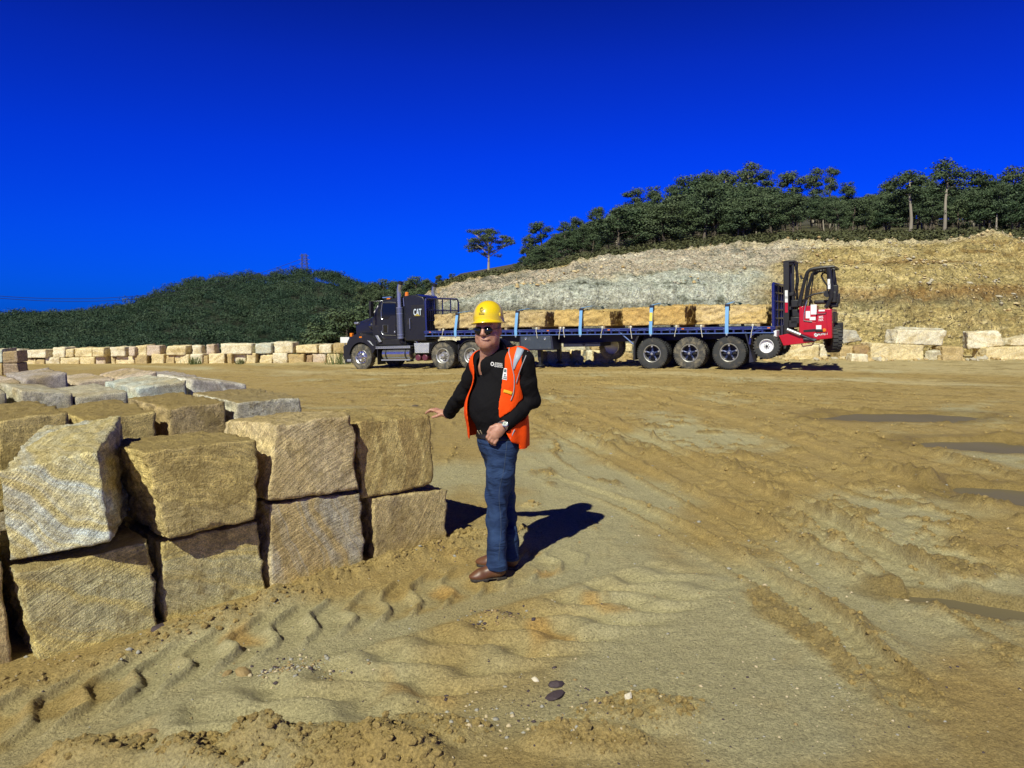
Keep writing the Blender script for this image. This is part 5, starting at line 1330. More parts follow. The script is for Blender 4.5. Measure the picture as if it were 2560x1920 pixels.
for k in range(4): mb.box2((xh - .02, .62 + k * .13, zb + .05), (xh + .01, .68 + k * .13, zt - .4))
mb.build("headboard_slats", m_chassis, hb)
mb = MB()                                                # gate at the rear of the deck
xg = XR + .04; zt = tf(215, 490, 1.15)[1]
mb.tube([(xg, 1.16, dk(XR)), (xg, 1.16, zt - .05), (xg, 1.10, zt), (xg, -1.10, zt), (xg, -1.16, zt - .05), (xg, -1.16, dk(XR))], .045, 10)
for y in (-.75, -.35, .35, .75): mb.box2((xg - .02, y - .025, dk(XR)), (xg + .02, y + .025, zt))
for k in range(1, 5): mb.box2((xg - .015, -1.14, dk(XR) + (zt - dk(XR)) * k / 5 - .02), (xg + .015, 1.14, dk(XR) + (zt - dk(XR)) * k / 5 + .02))
rg = TR.put(mb, "rear_gate", m_blue)
mb = MB(); mb.box2((xg + .02, -1.1, dk(XR) + .02), (xg + .03, 1.1, zt - .03)); mb.build("gate_sheet", m_chassis, rg)
for sg in (1, -1):
    mb = MB(); mb.box2((XR - .06, sg * .55, .98), (XR + .03, sg * 1.2, 1.20)); TR.put(mb, "tail_lamp_panel", m_white, 0.02)
for k, u in enumerate((1107, 1340, 1400, 1408, 1505, 1576, 1690, 1752, 1881)):   # rope ends knotted over the edge
    x, z = tp(u, 826, 1.26); d_ = dk(x)
    mb = MB(); sw = (-1) ** k * .05
    mb.tube([(x + .02, 1.15, d_ + .03), (x, 1.24, d_ + .035), (x - .01, 1.275, d_ - .02), (x + sw * .5, 1.272, d_ - .14), (x + sw, 1.27, d_ - .27 - .03 * (k % 3))], .011, 6)
    mb.lathe([(-.04, .001), (-.03, .035), (0, .045), (.03, .035), (.04, .001)], (x, 1.215, d_ + .055), (1, .3, .2), 8)
    TR.put(mb, "rope_end", m_rope)
# ---------- load: blocks, bearers, straps
GL = "stone blocks loaded on the flatbed trailer"
loads = [((1086, 787), (1243, 780), (1243, 822), (1086, 826), "front load block on the trailer, against the headboard", BROWN),
         ((1249, 779), (1364, 778), (1362, 819), (1250, 820), "coarse pitted load block with a dark rear end, partly behind the yellow helmet", BROWN),
         ((1384, 777), (1526, 776), (1526, 816), (1384, 818), "load block of the trailer with a chevron pattern hewn into its face", ((0.66, 0.47, 0.18), (0.54, 0.37, 0.13))),
         ((1553, 772), (1713, 764), (1713, 811), (1557, 813), "load block with a rounded raised top, before the yellow tagged strap", ((0.68, 0.47, 0.18), (0.58, 0.38, 0.13))),
         ((1738, 764), (1917, 765), (1917, 809), (1738, 810), "rearmost load block on the trailer, with a pale patch, nearest the forklift", ((0.66, 0.48, 0.19), (0.70, 0.54, 0.28)))]
for k, (a, b_, c_, d_, lab, tn) in enumerate(loads):
    pl = [tp(*d_, 1.05), tp(*c_, 1.05), tp(*b_, 1.05), tp(*a, 1.05)]      # BL BR TR TL seen from the near side
    w = 2.0 if k != 1 else 1.9
    def wp(p, y): return np.array(TM @ Vector((p[0], y, p[1])))
    zlo = lambda p: (p[0], dk(p[0]) + .10)
    BL, BR, TRr, TL_ = zlo(pl[0]), zlo(pl[1]), pl[2], pl[3]
    C8 = [wp(BL, 1.05), wp(BR, 1.05), wp(BR, 1.05 - w), wp(BL, 1.05 - w), wp(TL_, 1.05), wp(TRr, 1.05), wp((TRr[0], TRr[1] + .05), 1.05 - w), wp((TL_[0], TL_[1] + .03), 1.05 - w)]
    add_block(C8, tn, lab, GL, 0.045, rough=(0.075, 0.05, 0.03, 0.05, 0.07, 0.01), edge=0.05, dustv=0.25, name="load_block")
    mb = MB()
    for x in (BL[0] - .25, BR[0] + .25):
        mb.box2((x - .05, -1.05, dk(x) + .005), (x + .05, 1.08, dk(x) + .105))
    for bi, x in enumerate((BL[0] - .25, BR[0] + .25)):
        mbb = MB(); mbb.box((0, 0, 0), (.10, 2.1, .092)); o = mbb.build("timber_bearer", m_timber, None, 0.006)
        o.matrix_world = TM @ Matrix.Translation((x, .02, dk(x) + .055))
        tag(o, f"timber bearer under the {'front' if bi == 0 else 'rear'} part of the {['frontmost', 'second', 'third', 'fourth', 'rearmost'][k]} load block", "timber bearer", "timber bearers between deck and load")
for k, (ut, ub, vt, lab) in enumerate(((1143, 1139, 786, "blue ratchet strap over the front load block, left of the man's helmet"), (1293, 1290, 780, "blue strap just right of the man's yellow helmet"),
                                   (1453, 1451, 774, "blue strap over the chevron patterned block"), (1629, 1627, 767, "blue strap with a yellow tag halfway down"), (1818, 1817, 764, "blue strap over the rearmost load block"))):
    xt, zt = tp(ut, vt, 1.10); xb, zb = tp(ub, 838, 1.26)
    zt = zt + .035
    mb = MB(); w = .055
    pts = [(xb, 1.275, dk(xb) - .20), (xb, 1.278, dk(xb) + .0), (xt, 1.115, zt - .05), (xt, 1.09, zt), (xt, 1.0, zt + .03), (xt, .1, zt + .10), (xt, -.9, zt + .08), (xt, -1.1, zt), (xb, -1.278, dk(xb)), (xb, -1.275, dk(xb) - .2)]
    V = []
    for p in pts:
        q = Vector(p); nrm = Vector((0, 0, 1)) if abs(p[1]) < 1.0 else Vector((0, math.copysign(1, p[1]), 0))
        for dx_, dn in ((-w, 0), (w, 0), (w, .006), (-w, .006)): V.append(q + Vector((dx_, 0, 0)) + nrm * dn)
    Fs = []
    for i in range(len(pts) - 1):
        for j in range(4):
            j2 = (j + 1) % 4; Fs.append((i * 4 + j, i * 4 + j2, (i + 1) * 4 + j2, (i + 1) * 4 + j))
    mb.add([v - Vector((xb, 0, dk(xb))) for v in V], Fs)
    o = mb.build("ratchet_strap", m_strap); o.matrix_world = TM @ Matrix.Translation((xb, 0, dk(xb)))
    tag(o, lab, "strap", "blue straps over the load")
    mb = MB(); mb.box((0, 1.285, -.22), (.05, .03, .07)); mb.build("hook", m_plate, o, 0.006)
    mb = MB(); mb.box((xt - xb, 1.075, zt - dk(xb) - .045), (.15, .10, .13)); mb.build("corner_protector", m_chassis, o, 0.02)
    if k == 3:
        mb = MB(); f0, f1 = .35, .75
        zz0, zz1 = dk(xb), zt - .05
        a_ = Vector((xb + (xt - xb) * f0, 1.29 + (1.115 - 1.278) * f0, zz0 + (zz1 - zz0) * f0)); b2_ = Vector((xb + (xt - xb) * f1, 1.29 + (1.115 - 1.278) * f1, zz0 + (zz1 - zz0) * f1))
        mb.add([Vector((p.x + s_, p.y + e_, p.z)) - Vector((xb, 0, dk(xb))) for p in (a_, b2_) for s_, e_ in ((-.05, 0), (.05, 0), (.05, .006), (-.05, .006))], [(0, 1, 2, 3), (4, 5, 6, 7), (0, 1, 5, 4), (1, 2, 6, 5), (2, 3, 7, 6), (3, 0, 4, 7)])
        mb.build("tag", m_yellowtag, o)

# ============================================================ truck mounted forklift
FK = Frame("mounted_forklift", -3.4, "red three wheeled forklift hung on the back of the flatbed trailer", "forklift")
bx = [tf(*p, .95) for p in ((540, 812), (602, 806), (606, 1005), (770, 1025), (795, 852), (960, 838), (992, 850), (998, 1250), (600, 1290), (540, 1165))]
mb = MB(); mb.prism(bx, -.85, .95); body = FK.put(mb, "body", m_red, 0.025, 3)
pn = [tf(*p, .99) for p in ((792, 866), (912, 852), (935, 1170), (775, 1182))]
mb = MB(); mb.prism(pn, .94, .985); dp = mb.build("engine_cover", m_red, body, 0.012)
body_loc = (3.4, 0, 0)
for ch in ():
    pass
p = tf(848, 905, 1.0); mb = MB(); mb.tube([(p[0] + .13, .99, p[1] + .03), (p[0] + .12, .995, p[1] - .02), (p[0] - .12, .995, p[1] - .01), (p[0] - .13, .99, p[1] + .04)], .018, 8); mb.build("cover_handle", m_redair, dp)
p = tf(843, 958, 1.0); lettering("model_lettering", "M5", .10, side_text(p[0], .988, p[1], R(4)), m_white, dp)
p = tf(843, 996, 1.0); lettering("model_lettering", "NX", .09, side_text(p[0], .988, p[1], R(4)), m_white, dp)
p = tf(866, 1190, 1.0); lettering("lettering", "MOFFETT", .11, side_text(p[0], .957, p[1], R(4)), m_white, body, font_scale=(.62, 1))
p = tf(772, 1202, 1.0); mb = MB(); mb.lathe([(0, .055), (.006, .055), (.006, .001)], (p[0], .955, p[1]), (0, 1, 0), 20); mb.tube([(p[0] + .035, .963, p[1] - .025), (p[0] + .012, .963, p[1] + .025), (p[0] - .012, .963, p[1] - .015), (p[0] - .035, .963, p[1] + .03)], .009, 6, 1); mb.build("logo_disc", [m_white, m_black], body)
for (x, y, w, h, nm) in ((664, 922, .13, .22, 'white_decal'), (742, 850, .17, .30, 'white_decal'), (728, 975, .17, .10, 'white_decal'), (640, 1050, .28, .07, 'white_decal'), (812, 1102, .15, .15, 'white_decal'), (853, 864, .17, .05, 'white_decal')):
    lat = .99 if x > 790 else .93
    p = tf(x, y, lat); mb = MB(); mb.box((p[0], lat + .0, p[1]), (w, .006, h)); mb.build(nm, m_white, body, 0)
ip = [tf(*q, .90) for q in ((604, 800), (790, 800), (770, 1020), (604, 1010))]
mb = MB(); mb.prism(ip, .3, .925); mb.build("console_panel", m_red, body, 0.01)
sl_ = [tf(*q, .955) for q in ((600, 1135), (765, 1118), (768, 1155), (602, 1165))]; mb = MB(); mb.prism(sl_, .945, .958); mb.build("vent_slot", m_black, body)
p = tf(888, 1135, 1.0); mb = MB(); mb.lathe([(0, .055), (.02, .05), (.025, .001)], (p[0], .985, p[1]), (0, 1, 0), 16); mb.build("reflector", m_amber, body)
p = tf(820, 1142, 1.0); mb = MB(); mb.box((p[0], .98, p[1]), (.22, .06, .09)); mb.build("step_pad", m_black, body, 0.02)
arm = [tf(*q, .95) for q in ((258, 1212), (500, 1160), (745, 1218), (745, 1302), (322, 1352))]
for sg in (1, -1):
    mb = MB(); mb.prism(arm, sg * .62, sg * .95); o = FK.put(mb, "side_arm", m_red, 0.015)
    if sg < 0: o['label'] = "far side red arm"
ln = [tf(*q, .98) for q in ((600, 1260), (780, 1270))]; mb = MB(); mb.tube([(ln[0][0], .98, ln[0][1]), (ln[1][0], .98, ln[1][1])], [.05, .045], 10); FK.put(mb, "arm_link", m_chassis)
cl = [tf(*q, 1.0) for q in ((375, 1125), (560, 1200), (760, 1285))]; mb = MB(); mb.cyl((cl[0][0], 1.0, cl[0][1]), (cl[1][0], 1.0, cl[1][1]), .055, n=14, mi=0); mb.cyl((cl[1][0], 1.0, cl[1][1]), (cl[2][0], 1.0, cl[2][1]), .035, n=14, mi=1); FK.put(mb, "hydraulic_ram", [m_plate, m_chassis])
# mast
mt = tf(335, 178, .45)[1]; mzb = tf(430, 1120, .45)[1] - .25
x0 = tf(372, 600, .45)[0]; x1 = tf(455, 300, .45)[0]
mb = MB()
for y in (.45, -.45):
    mb.box2((x0 - .07, y - .05, mzb), (x0 + .10, y + .05, mt - .02))
    mb.box2((x1 - .03, y - .09, tf(0, 1000, .45)[1]), (x1 + .04, y - .02, mt - .03))
for z in (mt - .08, mt - 1.05, mzb + .9, mzb + .2): mb.box2((x1 - .02, -.45, z - .05), (x0 + .02, .45, z + .05))
mb.box2((x1 - .05, -.5, mt - .06), (x0 + .1, .5, mt))
ms = FK.put(mb, "mast", m_black, 0.012)
mb = MB()
for y in (-.12, .12): mb.cyl((x0 - .10, y, mzb + .2), (x0 - .10, y, mt - .2), .045, n=12, mi=0)
mb.tube([(x1 - .02, .25, mt - .1), (x1 - .1, .3, mt - .5), (x1 - .02, .3, mt - 1.1), (x1 - .1, .28, mzb + .5)], .018, 6, 1)
mb.tube([(x1 - .06, .15, mt - .1), (x1 - .14, .2, mt - .6), (x1 - .06, .2, mt - 1.2), (x1 - .15, .2, mzb + .5)], .018, 6, 1)
mb.build("lift_cylinder", [m_chassis, m_black], ms)
for (yy, h, mm) in ((640, .26, m_white), (710, .2, m_white), (820, .32, m_red)):
    p = tf(398, yy, .52); mb = MB(); mb.box((x0 + .01, .502, p[1]), (.085, .006, h)); mb.build("mast_decal", mm, ms)
mb = MB()                                                # carriage and forks in the trailer's pockets
mb.box2((x0 + .08, -.7, 1.02), (x0 + .16, .7, 1.34))
for y in (-.35, .35): mb.box2((x0 + .08, y - .06, .98), (x0 + 1.2, y + .06, 1.03))
FK.put(mb, "fork_carriage", m_chassis, 0.01)
# overhead guard
g1 = [tf(*q, .72) for q in ((545, 800), (560, 700), (600, 520), (632, 400), (655, 340), (690, 305), (740, 288), (860, 272), (960, 262), (1030, 258))]
g2 = [tf(*q, .72) for q in ((945, 265), (965, 420), (985, 560), (985, 680), (940, 780), (905, 830))]
mb = MB()
for sg in (.72, -.62):
    mb.tube([(p[0], sg, p[1]) for p in g1], [.075, .06, .05, .05, .055, .055, .055, .055, .05, .04], 8)
    mb.tube([(p[0], sg, p[1]) for p in g2], [.07, .075, .07, .06, .06, .06], 8)
    q = [tf(*r_, .72) for r_ in ((610, 780), (640, 560), (662, 400), (668, 345))]; mb.tube([(p[0], sg, p[1]) for p in q], .022, 6)
for i in (5, 7, 9): mb.tube([(g1[i][0], -.62, g1[i][1]), (g1[i][0], .72, g1[i][1])], .03, 8)
for k in range(6): mb.box2((g1[7][0] - .3 + k * .1, -.6, g1[7][1] + .0), (g1[7][0] - .27 + k * .1, .7, g1[7][1] + .02))
og = FK.put(mb, "overhead_guard", m_black)
for (x, y, h) in ((952, 470, .18), (956, 530, .16)):
    p = tf(x, y, .8); mb = MB(); mb.box((p[0], .795, p[1]), (.07, .006, h)); mb.build("guard_decal", m_white, og)
mb = MB(); pth = [tf(*q, .5) for q in ((935, 590), (930, 520), (880, 450), (850, 390), (865, 350), (900, 340), (940, 360))]; mb.tube([(p[0], .5, p[1]) for p in pth], .028, 8); FK.put(mb, "restraint_bar", m_black)
mb = MB(); pth = [tf(*q, .6) for q in ((560, 760), (640, 690), (740, 640), (900, 610), (935, 632))]; mb.tube([(p[0], .6, p[1]) for p in pth], .03, 8); p = tf(928, 635, .62); mb.lathe([(-.03, .001), (-.03, .1), (.03, .1), (.03, .001)], (p[0], .62, p[1]), (0, 1, 0), 18); FK.put(mb, "arm_rest", m_black)
mb = MB(); s0 = tf(860, 720, .3)
mb.box((s0[0], .2, s0[1] - .06), (.45, .5, .12)); mb.box((s0[0] - .28, .2, s0[1] + .22), (.12, .5, .60), 0, Matrix.Rotation(R(8), 3, 'Y')); FK.put(mb, "seat", m_black, 0.04, 3)
mb = MB(); c0 = tf(690, 740, .3); mb.tube([(c0[0] + .1, .2, c0[1] - .4), (c0[0], .2, c0[1])], .03, 8)
ringp = [(c0[0] + .04 * math.cos(a) - .02, .2 + .17 * math.sin(a), c0[1] + .02 + .15 * math.cos(a) * .5) for a in np.linspace(0, 2 * math.pi, 20)[:-1]]; mb.tube(ringp, .016, 6, 0, False, True); FK.put(mb, "steering_wheel", m_black)
mb = MB()
for (x, y, w, h, lat) in ((1040, 580, .16, .30, .3), (1075, 700, .12, .32, .2), (1010, 680, .22, .34, .5), (1020, 790, .25, .14, .4)):
    p = tf(x, y, lat); mb.box((p[0], lat, p[1]), (w, .35, h))
FK.put(mb, "rear_fittings", m_black, 0.03, 3)
mb = MB(); q = [tf(*r_, .0) for r_ in ((1000, 850), (1050, 900), (1055, 1000), (1020, 1080), (1000, 1080))]; mb.prism(q, -.6, .5); FK.put(mb, "rear_shroud", m_black, 0.03, 3)
mb = MB(); p = tf(575, 405, .75); mb.box((p[0], .8, p[1]), (.06, .10, .13), 0, Matrix.Rotation(R(25), 3, 'Y')); p2 = tf(610, 420, .72); mb.tube([(p[0], .8, p[1]), (p2[0], .72, p2[1])], .012, 6); FK.put(mb, "mirror", m_black, 0.01)
mb = MB(); p = tf(770, 335, .5); mb.lathe([(-.05, .001), (-.05, .06), (.0, .085), (.03, .08), (.03, .001)], (p[0], .5, p[1]), (0.3, .9, 0), 16); FK.put(mb, "work_lamp", m_black)
mb = MB(); p = tf(640, 830, .95); mb.tube([(tf(*r_, .97)[0], .97, tf(*r_, .97)[1]) for r_ in ((655, 720), (630, 800), (612, 900), (606, 1005), (720, 1020))], .016, 6); FK.put(mb, "grab_rail", m_chrome)
mb = MB(); pth = [tf(*q, .9) for q in ((575, 1325), (590, 1360), (715, 1345), (740, 1310))]; mb.tube([(p[0], .9, p[1]) for p in pth], .02, 6); FK.put(mb, "foot_step", m_redair)
mb = MB()
for (x, y) in ((505, 770), (520, 900), (500, 1000), (470, 1050)): p = tf(x, y, .3); mb.box((p[0], .2, p[1]), (.28, .7, .24))
FK.put(mb, "hydraulic_block", m_black, 0.03)
# wheels: two front, one steered at the rear
fw = tf(90, 1358, 1.2)
add_wheel(FK, fw[0], 1.22, fw[1] - .0, .385, .30, 'fork', False)
add_wheel(FK, fw[0], -1.22, fw[1], .385, .30, 'fork', False)
rwp = tf(1040, 1255, .15)
trm = tyre_mb(0, 0, 0, .40, .30, .22, lugs=22, lug_d=.035)
Mr = Matrix.Translation((rwp[0] + 0.06, .15, rwp[1])) @ Matrix.Rotation(R(-64), 4, 'Z')
trm.v = [Mr @ v for v in trm.v]
rw_ = FK.put(trm, "wheel", m_rubber); rw_['label'] = "rear steered wheel"
mb = MB(); mb.lathe([(.145, .22), (.10, .2), (.08, .1), (.09, .001)], (0, 0, 0), (0, 1, 0), 24); mb.v = [Mr @ v for v in mb.v]; mb.build("rim", m_black, rw_)
mb = MB(); p = tf(1010, 1200, .15); mb.box2((rwp[0] - .2, -.25, rwp[1] + .05), (rwp[0] + .3, -.05, rwp[1] + .5)); FK.put(mb, "wheel_fork", m_black, 0.02)
mb = MB(); q = [tf(*r_, 1.22) for r_ in ((-160, 1330), (-140, 1200), (-60, 1140), (60, 1110), (100, 1110), (-40, 1165), (-115, 1220), (-130, 1340))]
mb.prism(q, .85, 1.24); TR.put(mb, "rear_wheel_guard", m_blue, 0.01)
# ------------------------------------------------------------------ trees
def leaf_mat(name, lo, hi, hi2):
    m, nt, b = new_mat(name)
    oi = N(nt, "ShaderNodeObjectInfo")
    co = objco(nt)
    n = noisen(nt, co, 6.0, 3, 0.6)
    c = mixc(nt, rampn(nt, n, [(0.35, 0.0), (0.68, 1.0)]), lo, hi)
    c = mixc(nt, mathn(nt, 'MULTIPLY', oi.outputs['Random'], 0.55), c, hi2)
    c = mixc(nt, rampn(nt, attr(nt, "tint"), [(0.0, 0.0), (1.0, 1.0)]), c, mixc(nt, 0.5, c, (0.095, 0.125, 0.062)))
    L(nt, c, b.inputs['Base Color'])
    b.inputs['Roughness'].default_value = 0.62
    b.inputs['Specular IOR Level'].default_value = 0.25
    return m
m_leaf = leaf_mat("gum_leaves", (0.020, 0.044, 0.022), (0.072, 0.118, 0.054), (0.110, 0.140, 0.066))
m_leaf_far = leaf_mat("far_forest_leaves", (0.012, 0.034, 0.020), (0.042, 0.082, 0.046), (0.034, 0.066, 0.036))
m_bark = paint("pale_gum_bark", (0.30, 0.265, 0.205), 0.85, 0, 0.4, 3)
m_barkd = paint("dark_bark", (0.11, 0.090, 0.065), 0.9, 0, 0.4, 3)
TRS = np.random.RandomState(11)
def clump_quads(centres, radii, flat, per, size, rs, up=0.35, coh=1.0, jit=0.45):
    """leaf-sized faces filling flattened clumps"""
    V = []
    T = []
    for c, r in zip(centres, radii):
        n = max(6, int(per * (r ** 1.6)))
        d = rs.normal(size=(n, 3)); d /= np.linalg.norm(d, axis=1)[:, None]
        rad = rs.uniform(0.35, 1.0, n) ** 0.6
        p = d * rad[:, None] * r * np.array([1, 1, flat])
        p += 0.22 * r * rs.normal(size=(n, 3)) * np.array([1, 1, 0.5])
        nrm = d * coh + rs.normal(size=(n, 3)) * jit + np.array([0, 0, up]); nrm /= np.linalg.norm(nrm, axis=1)[:, None]
        t = np.cross(nrm, rs.normal(size=(n, 3))); t /= np.linalg.norm(t, axis=1)[:, None]
        bt = np.cross(nrm, t)
        s = size * rs.uniform(0.6, 1.4, n)[:, None]
        pc = p + c
        V.append(np.stack([pc - t * s * 0.5, pc + bt * s * 0.35, pc + t * s * 0.6, pc - bt * s * 0.3], 1).reshape(-1, 3))
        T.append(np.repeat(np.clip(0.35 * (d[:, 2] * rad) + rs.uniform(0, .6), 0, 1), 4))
    return np.concatenate(V), np.concatenate(T)
def make_tree(kind, seed):
    """unit height; returns trunk mesh and crown mesh"""
    rs = np.random.RandomState(seed)
    mb = MB(); C, Rr = [], []
    lean = rs.uniform(-.06, .06, 2)
    base_b = {'tall': .52, 'dense': .26, 'bushy': .12, 'open': .30}[kind]
    def tp_(t): return Vector((lean[0] * t + .02 * math.sin(t * 7 + seed), lean[1] * t + .02 * math.cos(t * 5 + seed), t))
    r0 = {'tall': .017, 'dense': .020, 'bushy': .018, 'open': .022}[kind]
    topt = {'tall': .86, 'dense': .82, 'bushy': .72, 'open': .74}[kind]
    ts = np.linspace(-.04, topt, 8)
    mb.tube([tp_(t) for t in ts], [r0 * (1.25 - t * .95) for t in ts], 6)
    nb = {'tall': 7, 'dense': 12, 'bushy': 12, 'open': 13}[kind]
    for k in range(nb):
        t = base_b + (topt - base_b) * (k + rs.uniform(0, .6)) / nb
        a = k * 2.4 + rs.uniform(-.5, .5)
        ln = {'tall': rs.uniform(.10, .19), 'dense': rs.uniform(.16, .30) * (1.1 - .5 * t), 'bushy': rs.uniform(.18, .34), 'open': rs.uniform(.40, .58) * (1.2 - .6 * t)}[kind]
        p0 = tp_(t); d = Vector((math.cos(a), math.sin(a), rs.uniform(.5, 1.1) if kind != 'bushy' else rs.uniform(.2, .8))).normalized()
        p1 = p0 + d * ln * .55 + Vector((0, 0, -.01)); p2 = p1 + (d + Vector((rs.uniform(-.4, .4), rs.uniform(-.4, .4), .25))).normalized() * ln * .5
        mb.tube([p0, p1, p2], [r0 * .5, r0 * .34, r0 * .14], 5)
        for q in range(2 if kind != 'open' else 3):
            p3 = p1 + (d + Vector(tuple(rs.uniform(-.9, .9, 3)))).normalized() * ln * rs.uniform(.3, .55)
            mb.tube([p1, p3], [r0 * .22, r0 * .08], 4)
            C.append(np.array(p3)); Rr.append(rs.uniform(.055, .095))
        C.append(np.array(p2)); Rr.append({'tall': rs.uniform(.07, .115), 'dense': rs.uniform(.09, .14), 'bushy': rs.uniform(.10, .16), 'open': rs.uniform(.075, .11)}[kind])
    tpv = np.array(tp_(topt))
    for k in range(4):
        C.append(tpv + np.array([rs.uniform(-.09, .09), rs.uniform(-.09, .09), rs.uniform(.0, .16)])); Rr.append(rs.uniform(.075, .115))
    V, T = clump_quads(C, Rr, .62, {'tall': 7000, 'dense': 6500, 'bushy': 5200, 'open': 11000}[kind], {'tall': .024, 'dense': .026, 'bushy': .031, 'open': .021}[kind], rs)
    zmax = V[:, 2].max(); V = V / zmax; mb.v = [v / zmax for v in mb.v]
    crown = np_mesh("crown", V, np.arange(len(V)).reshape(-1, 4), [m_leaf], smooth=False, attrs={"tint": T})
    return mb.mesh("trunk", m_bark if kind in ('tall', 'open') else m_barkd, 0), crown
PROTO = {}
for kind, seeds in (('tall', (1, 2, 3)), ('dense', (11, 12, 13, 14)), ('bushy', (21, 22, 23)), ('open', (31,))):
    PROTO[kind] = [make_tree(kind, s) for s in seeds]
def put_tree(u, vtop, y, kind, label, group, k=None, width=1.0, ground=None, dark=None, name="gum_tree"):
    x = (u - CX) / F * y
    z = float(hillside(np.array([x]), np.array([y]), False)[0]) - 0.1 if ground is None else ground
    h = CAMH + (787 - vtop) * y / F - z
    if h < 0.8: return None
    tm, cm = PROTO[kind][(k if k is not None else TRS.randint(99)) % len(PROTO[kind])]
    o = empty(name, (x, y, z), (0, 0, TRS.uniform(0, 6.28)))
    s = h
    wv = width * TRS.uniform(.92, 1.15)
    o.scale = (s * wv, s * wv, s)
    tag(o, label, "tree", group)
    link("trunk", tm, o); link("crown", cm, o)
    return o
GS = "gum trees standing out on the skyline above the quarry"
sky_trees = [(1225, 573, 100, 'open', 0, 1.45, "lone open crowned gum tree against the sky, left of the wood"), (1349, 558, 96, 'tall', 0, 1.3, "slim gum tree with a gap to its left, first after the lone one"),
             (1318, 588, 96, 'dense', 1, 1.0, "low sided gum tree between the lone tree and the slim one"), (1410, 555, 100, 'tall', 1, 1.3, "pointed gum tree at the left end of the wood's rising skyline"), (1445, 545, 104, 'dense', 0, 1, "flat topped gum tree low on the rising skyline"),
             (1492, 521, 106, 'dense', 2, 1, "gum tree halfway up the rising skyline, left of the first step"), (1535, 517, 110, 'dense', 3, 1, "gum tree on the first step of the rising skyline"), (1586, 476, 112, 'tall', 2, 1.3, "gum tree with one thin branch reaching left over the skyline"),
             (1636, 471, 116, 'dense', 1, 1, "round gum tree right of the one with the reaching branch"), (1676, 468, 116, 'dense', 2, 1, "gum tree just left of the skyline's steep rise"), (1727, 440, 120, 'dense', 0, 1.05, "broad gum tree at the top of the skyline's steep rise"),
             (1765, 430, 122, 'dense', 3, 1.05, "broad gum tree on the left summit of the wood"), (1808, 431, 122, 'tall', 0, 1.4, "gum tree left of the first lollipop shaped one"), (1863, 410, 118, 'tall', 1, 1.05, "gum tree with a small round top high above the trailer's rear"),
             (1903, 431, 118, 'tall', 2, 1.1, "gum tree leaning over right of the round topped one"), (1968, 437, 116, 'tall', 0, 1.25, "bushy headed gum tree above the forklift's mast"), (2024, 424, 116, 'tall', 1, 0.95, "left one of two thin gum trees with sky between trunk and neighbours"),
             (2060, 423, 116, 'tall', 2, 0.7, "right and thinner one of two gum trees with sky between trunk and neighbours"), (2111, 461, 120, 'dense', 1, 1, "gum tree at the lowest dip of the right skyline"), (2205, 460, 122, 'dense', 2, 1.1, "gum tree on the right slope of the skyline's dip"),
             (2261, 430, 63, 'tall', 0, 1.45, "big headed gum tree with a pale trunk, left of the tallest tree"), (2303, 440, 100, 'dense', 3, 0.9, "gum tree squeezed left against the tallest one"), (2341, 403, 62, 'tall', 1, 1.35, "tallest gum tree of the wood, with a long pale trunk"),
             (2415, 431, 110, 'tall', 2, 1.4, "gum tree right of the tallest one"), (2457, 442, 110, 'dense', 0, 1.0, "gum tree with a low top second right of the tallest one"), (2474, 462, 62, 'tall', 0, 0.9, "gum tree with a pair of pale bare stems near the right border"),
             (2513, 424, 116, 'dense', 1, 1.15, "domed gum tree near the right border"), (2562, 428, 116, 'dense', 2, 1.1, "gum tree cut by the right border on the skyline")]
for (u, v, y, kd, k, w, lab) in sky_trees: put_tree(u, v, y, kd, lab, GS, k, w)
V_SKY = [(1080, 712), (1150, 700), (1210, 686), (1290, 655), (1330, 610), (1400, 572), (1450, 558), (1500, 532), (1590, 496), (1680, 484), (1740, 452), (1820, 450), (1950, 474), (2050, 484), (2100, 488), (2200, 472), (2280, 458), (2350, 455), (2450, 462), (2560, 445), (2750, 430)]
GF = "gum trees massed in the wood above the quarry"
cnt = 0
for i in range(1200):
    if cnt >= 268: break
    y = 62 + 75 * TRS.uniform() ** 1.3
    u = 1095 + 1545 * ((i * 0.61803) % 1.0)
    if y < 76 and min(abs(u - q) for q in (2261, 2341, 2474, 1995)) < 17: continue
    x = (u - CX) / F * y
    z = float(hillside(np.array([x]), np.array([y]), False)[0])
    vb = 787 - (z - CAMH) * F / y
    vs = float(cu(u, V_SKY))
    hmax = (vb - vs - TRS.uniform(4, 14)) * y / F
    if hmax < (1.2 if u > 1300 else 0.7): continue
    if u < 1300 and y > 110: continue
    h = min(hmax, TRS.uniform(.55, 1.0) * hmax if y < 85 else hmax * TRS.uniform(.8, 1))
    r_ = TRS.uniform()
    kd = ('bushy' if r_ < .6 else 'dense') if y < 76 else ('dense' if r_ < .70 else ('bushy' if r_ < .86 else 'tall'))
    vt = 787 - (z + h - CAMH) * F / y
    if put_tree(u, vt, y, kd, "gum tree inside the wood above the quarry, its crown merging with its neighbours", GF, width=1.45 if kd == 'bushy' else (1.25 if kd == 'dense' else 1.2)): cnt += 1
GR = "trees on the low ridge behind the truck's cab"
ridge = [(905, 712), (935, 704), (962, 697), (990, 702), (1020, 694), (1043, 690), (1072, 696), (1100, 688), (1130, 684), (1152, 694), (1178, 700), (1200, 690), (1238, 694), (1262, 690), (1285, 676), (948, 722), (985, 728), (1015, 726), (1050, 720), (1085, 716), (1120, 715), (1160, 715), (915, 738), (960, 745), (1005, 750)]
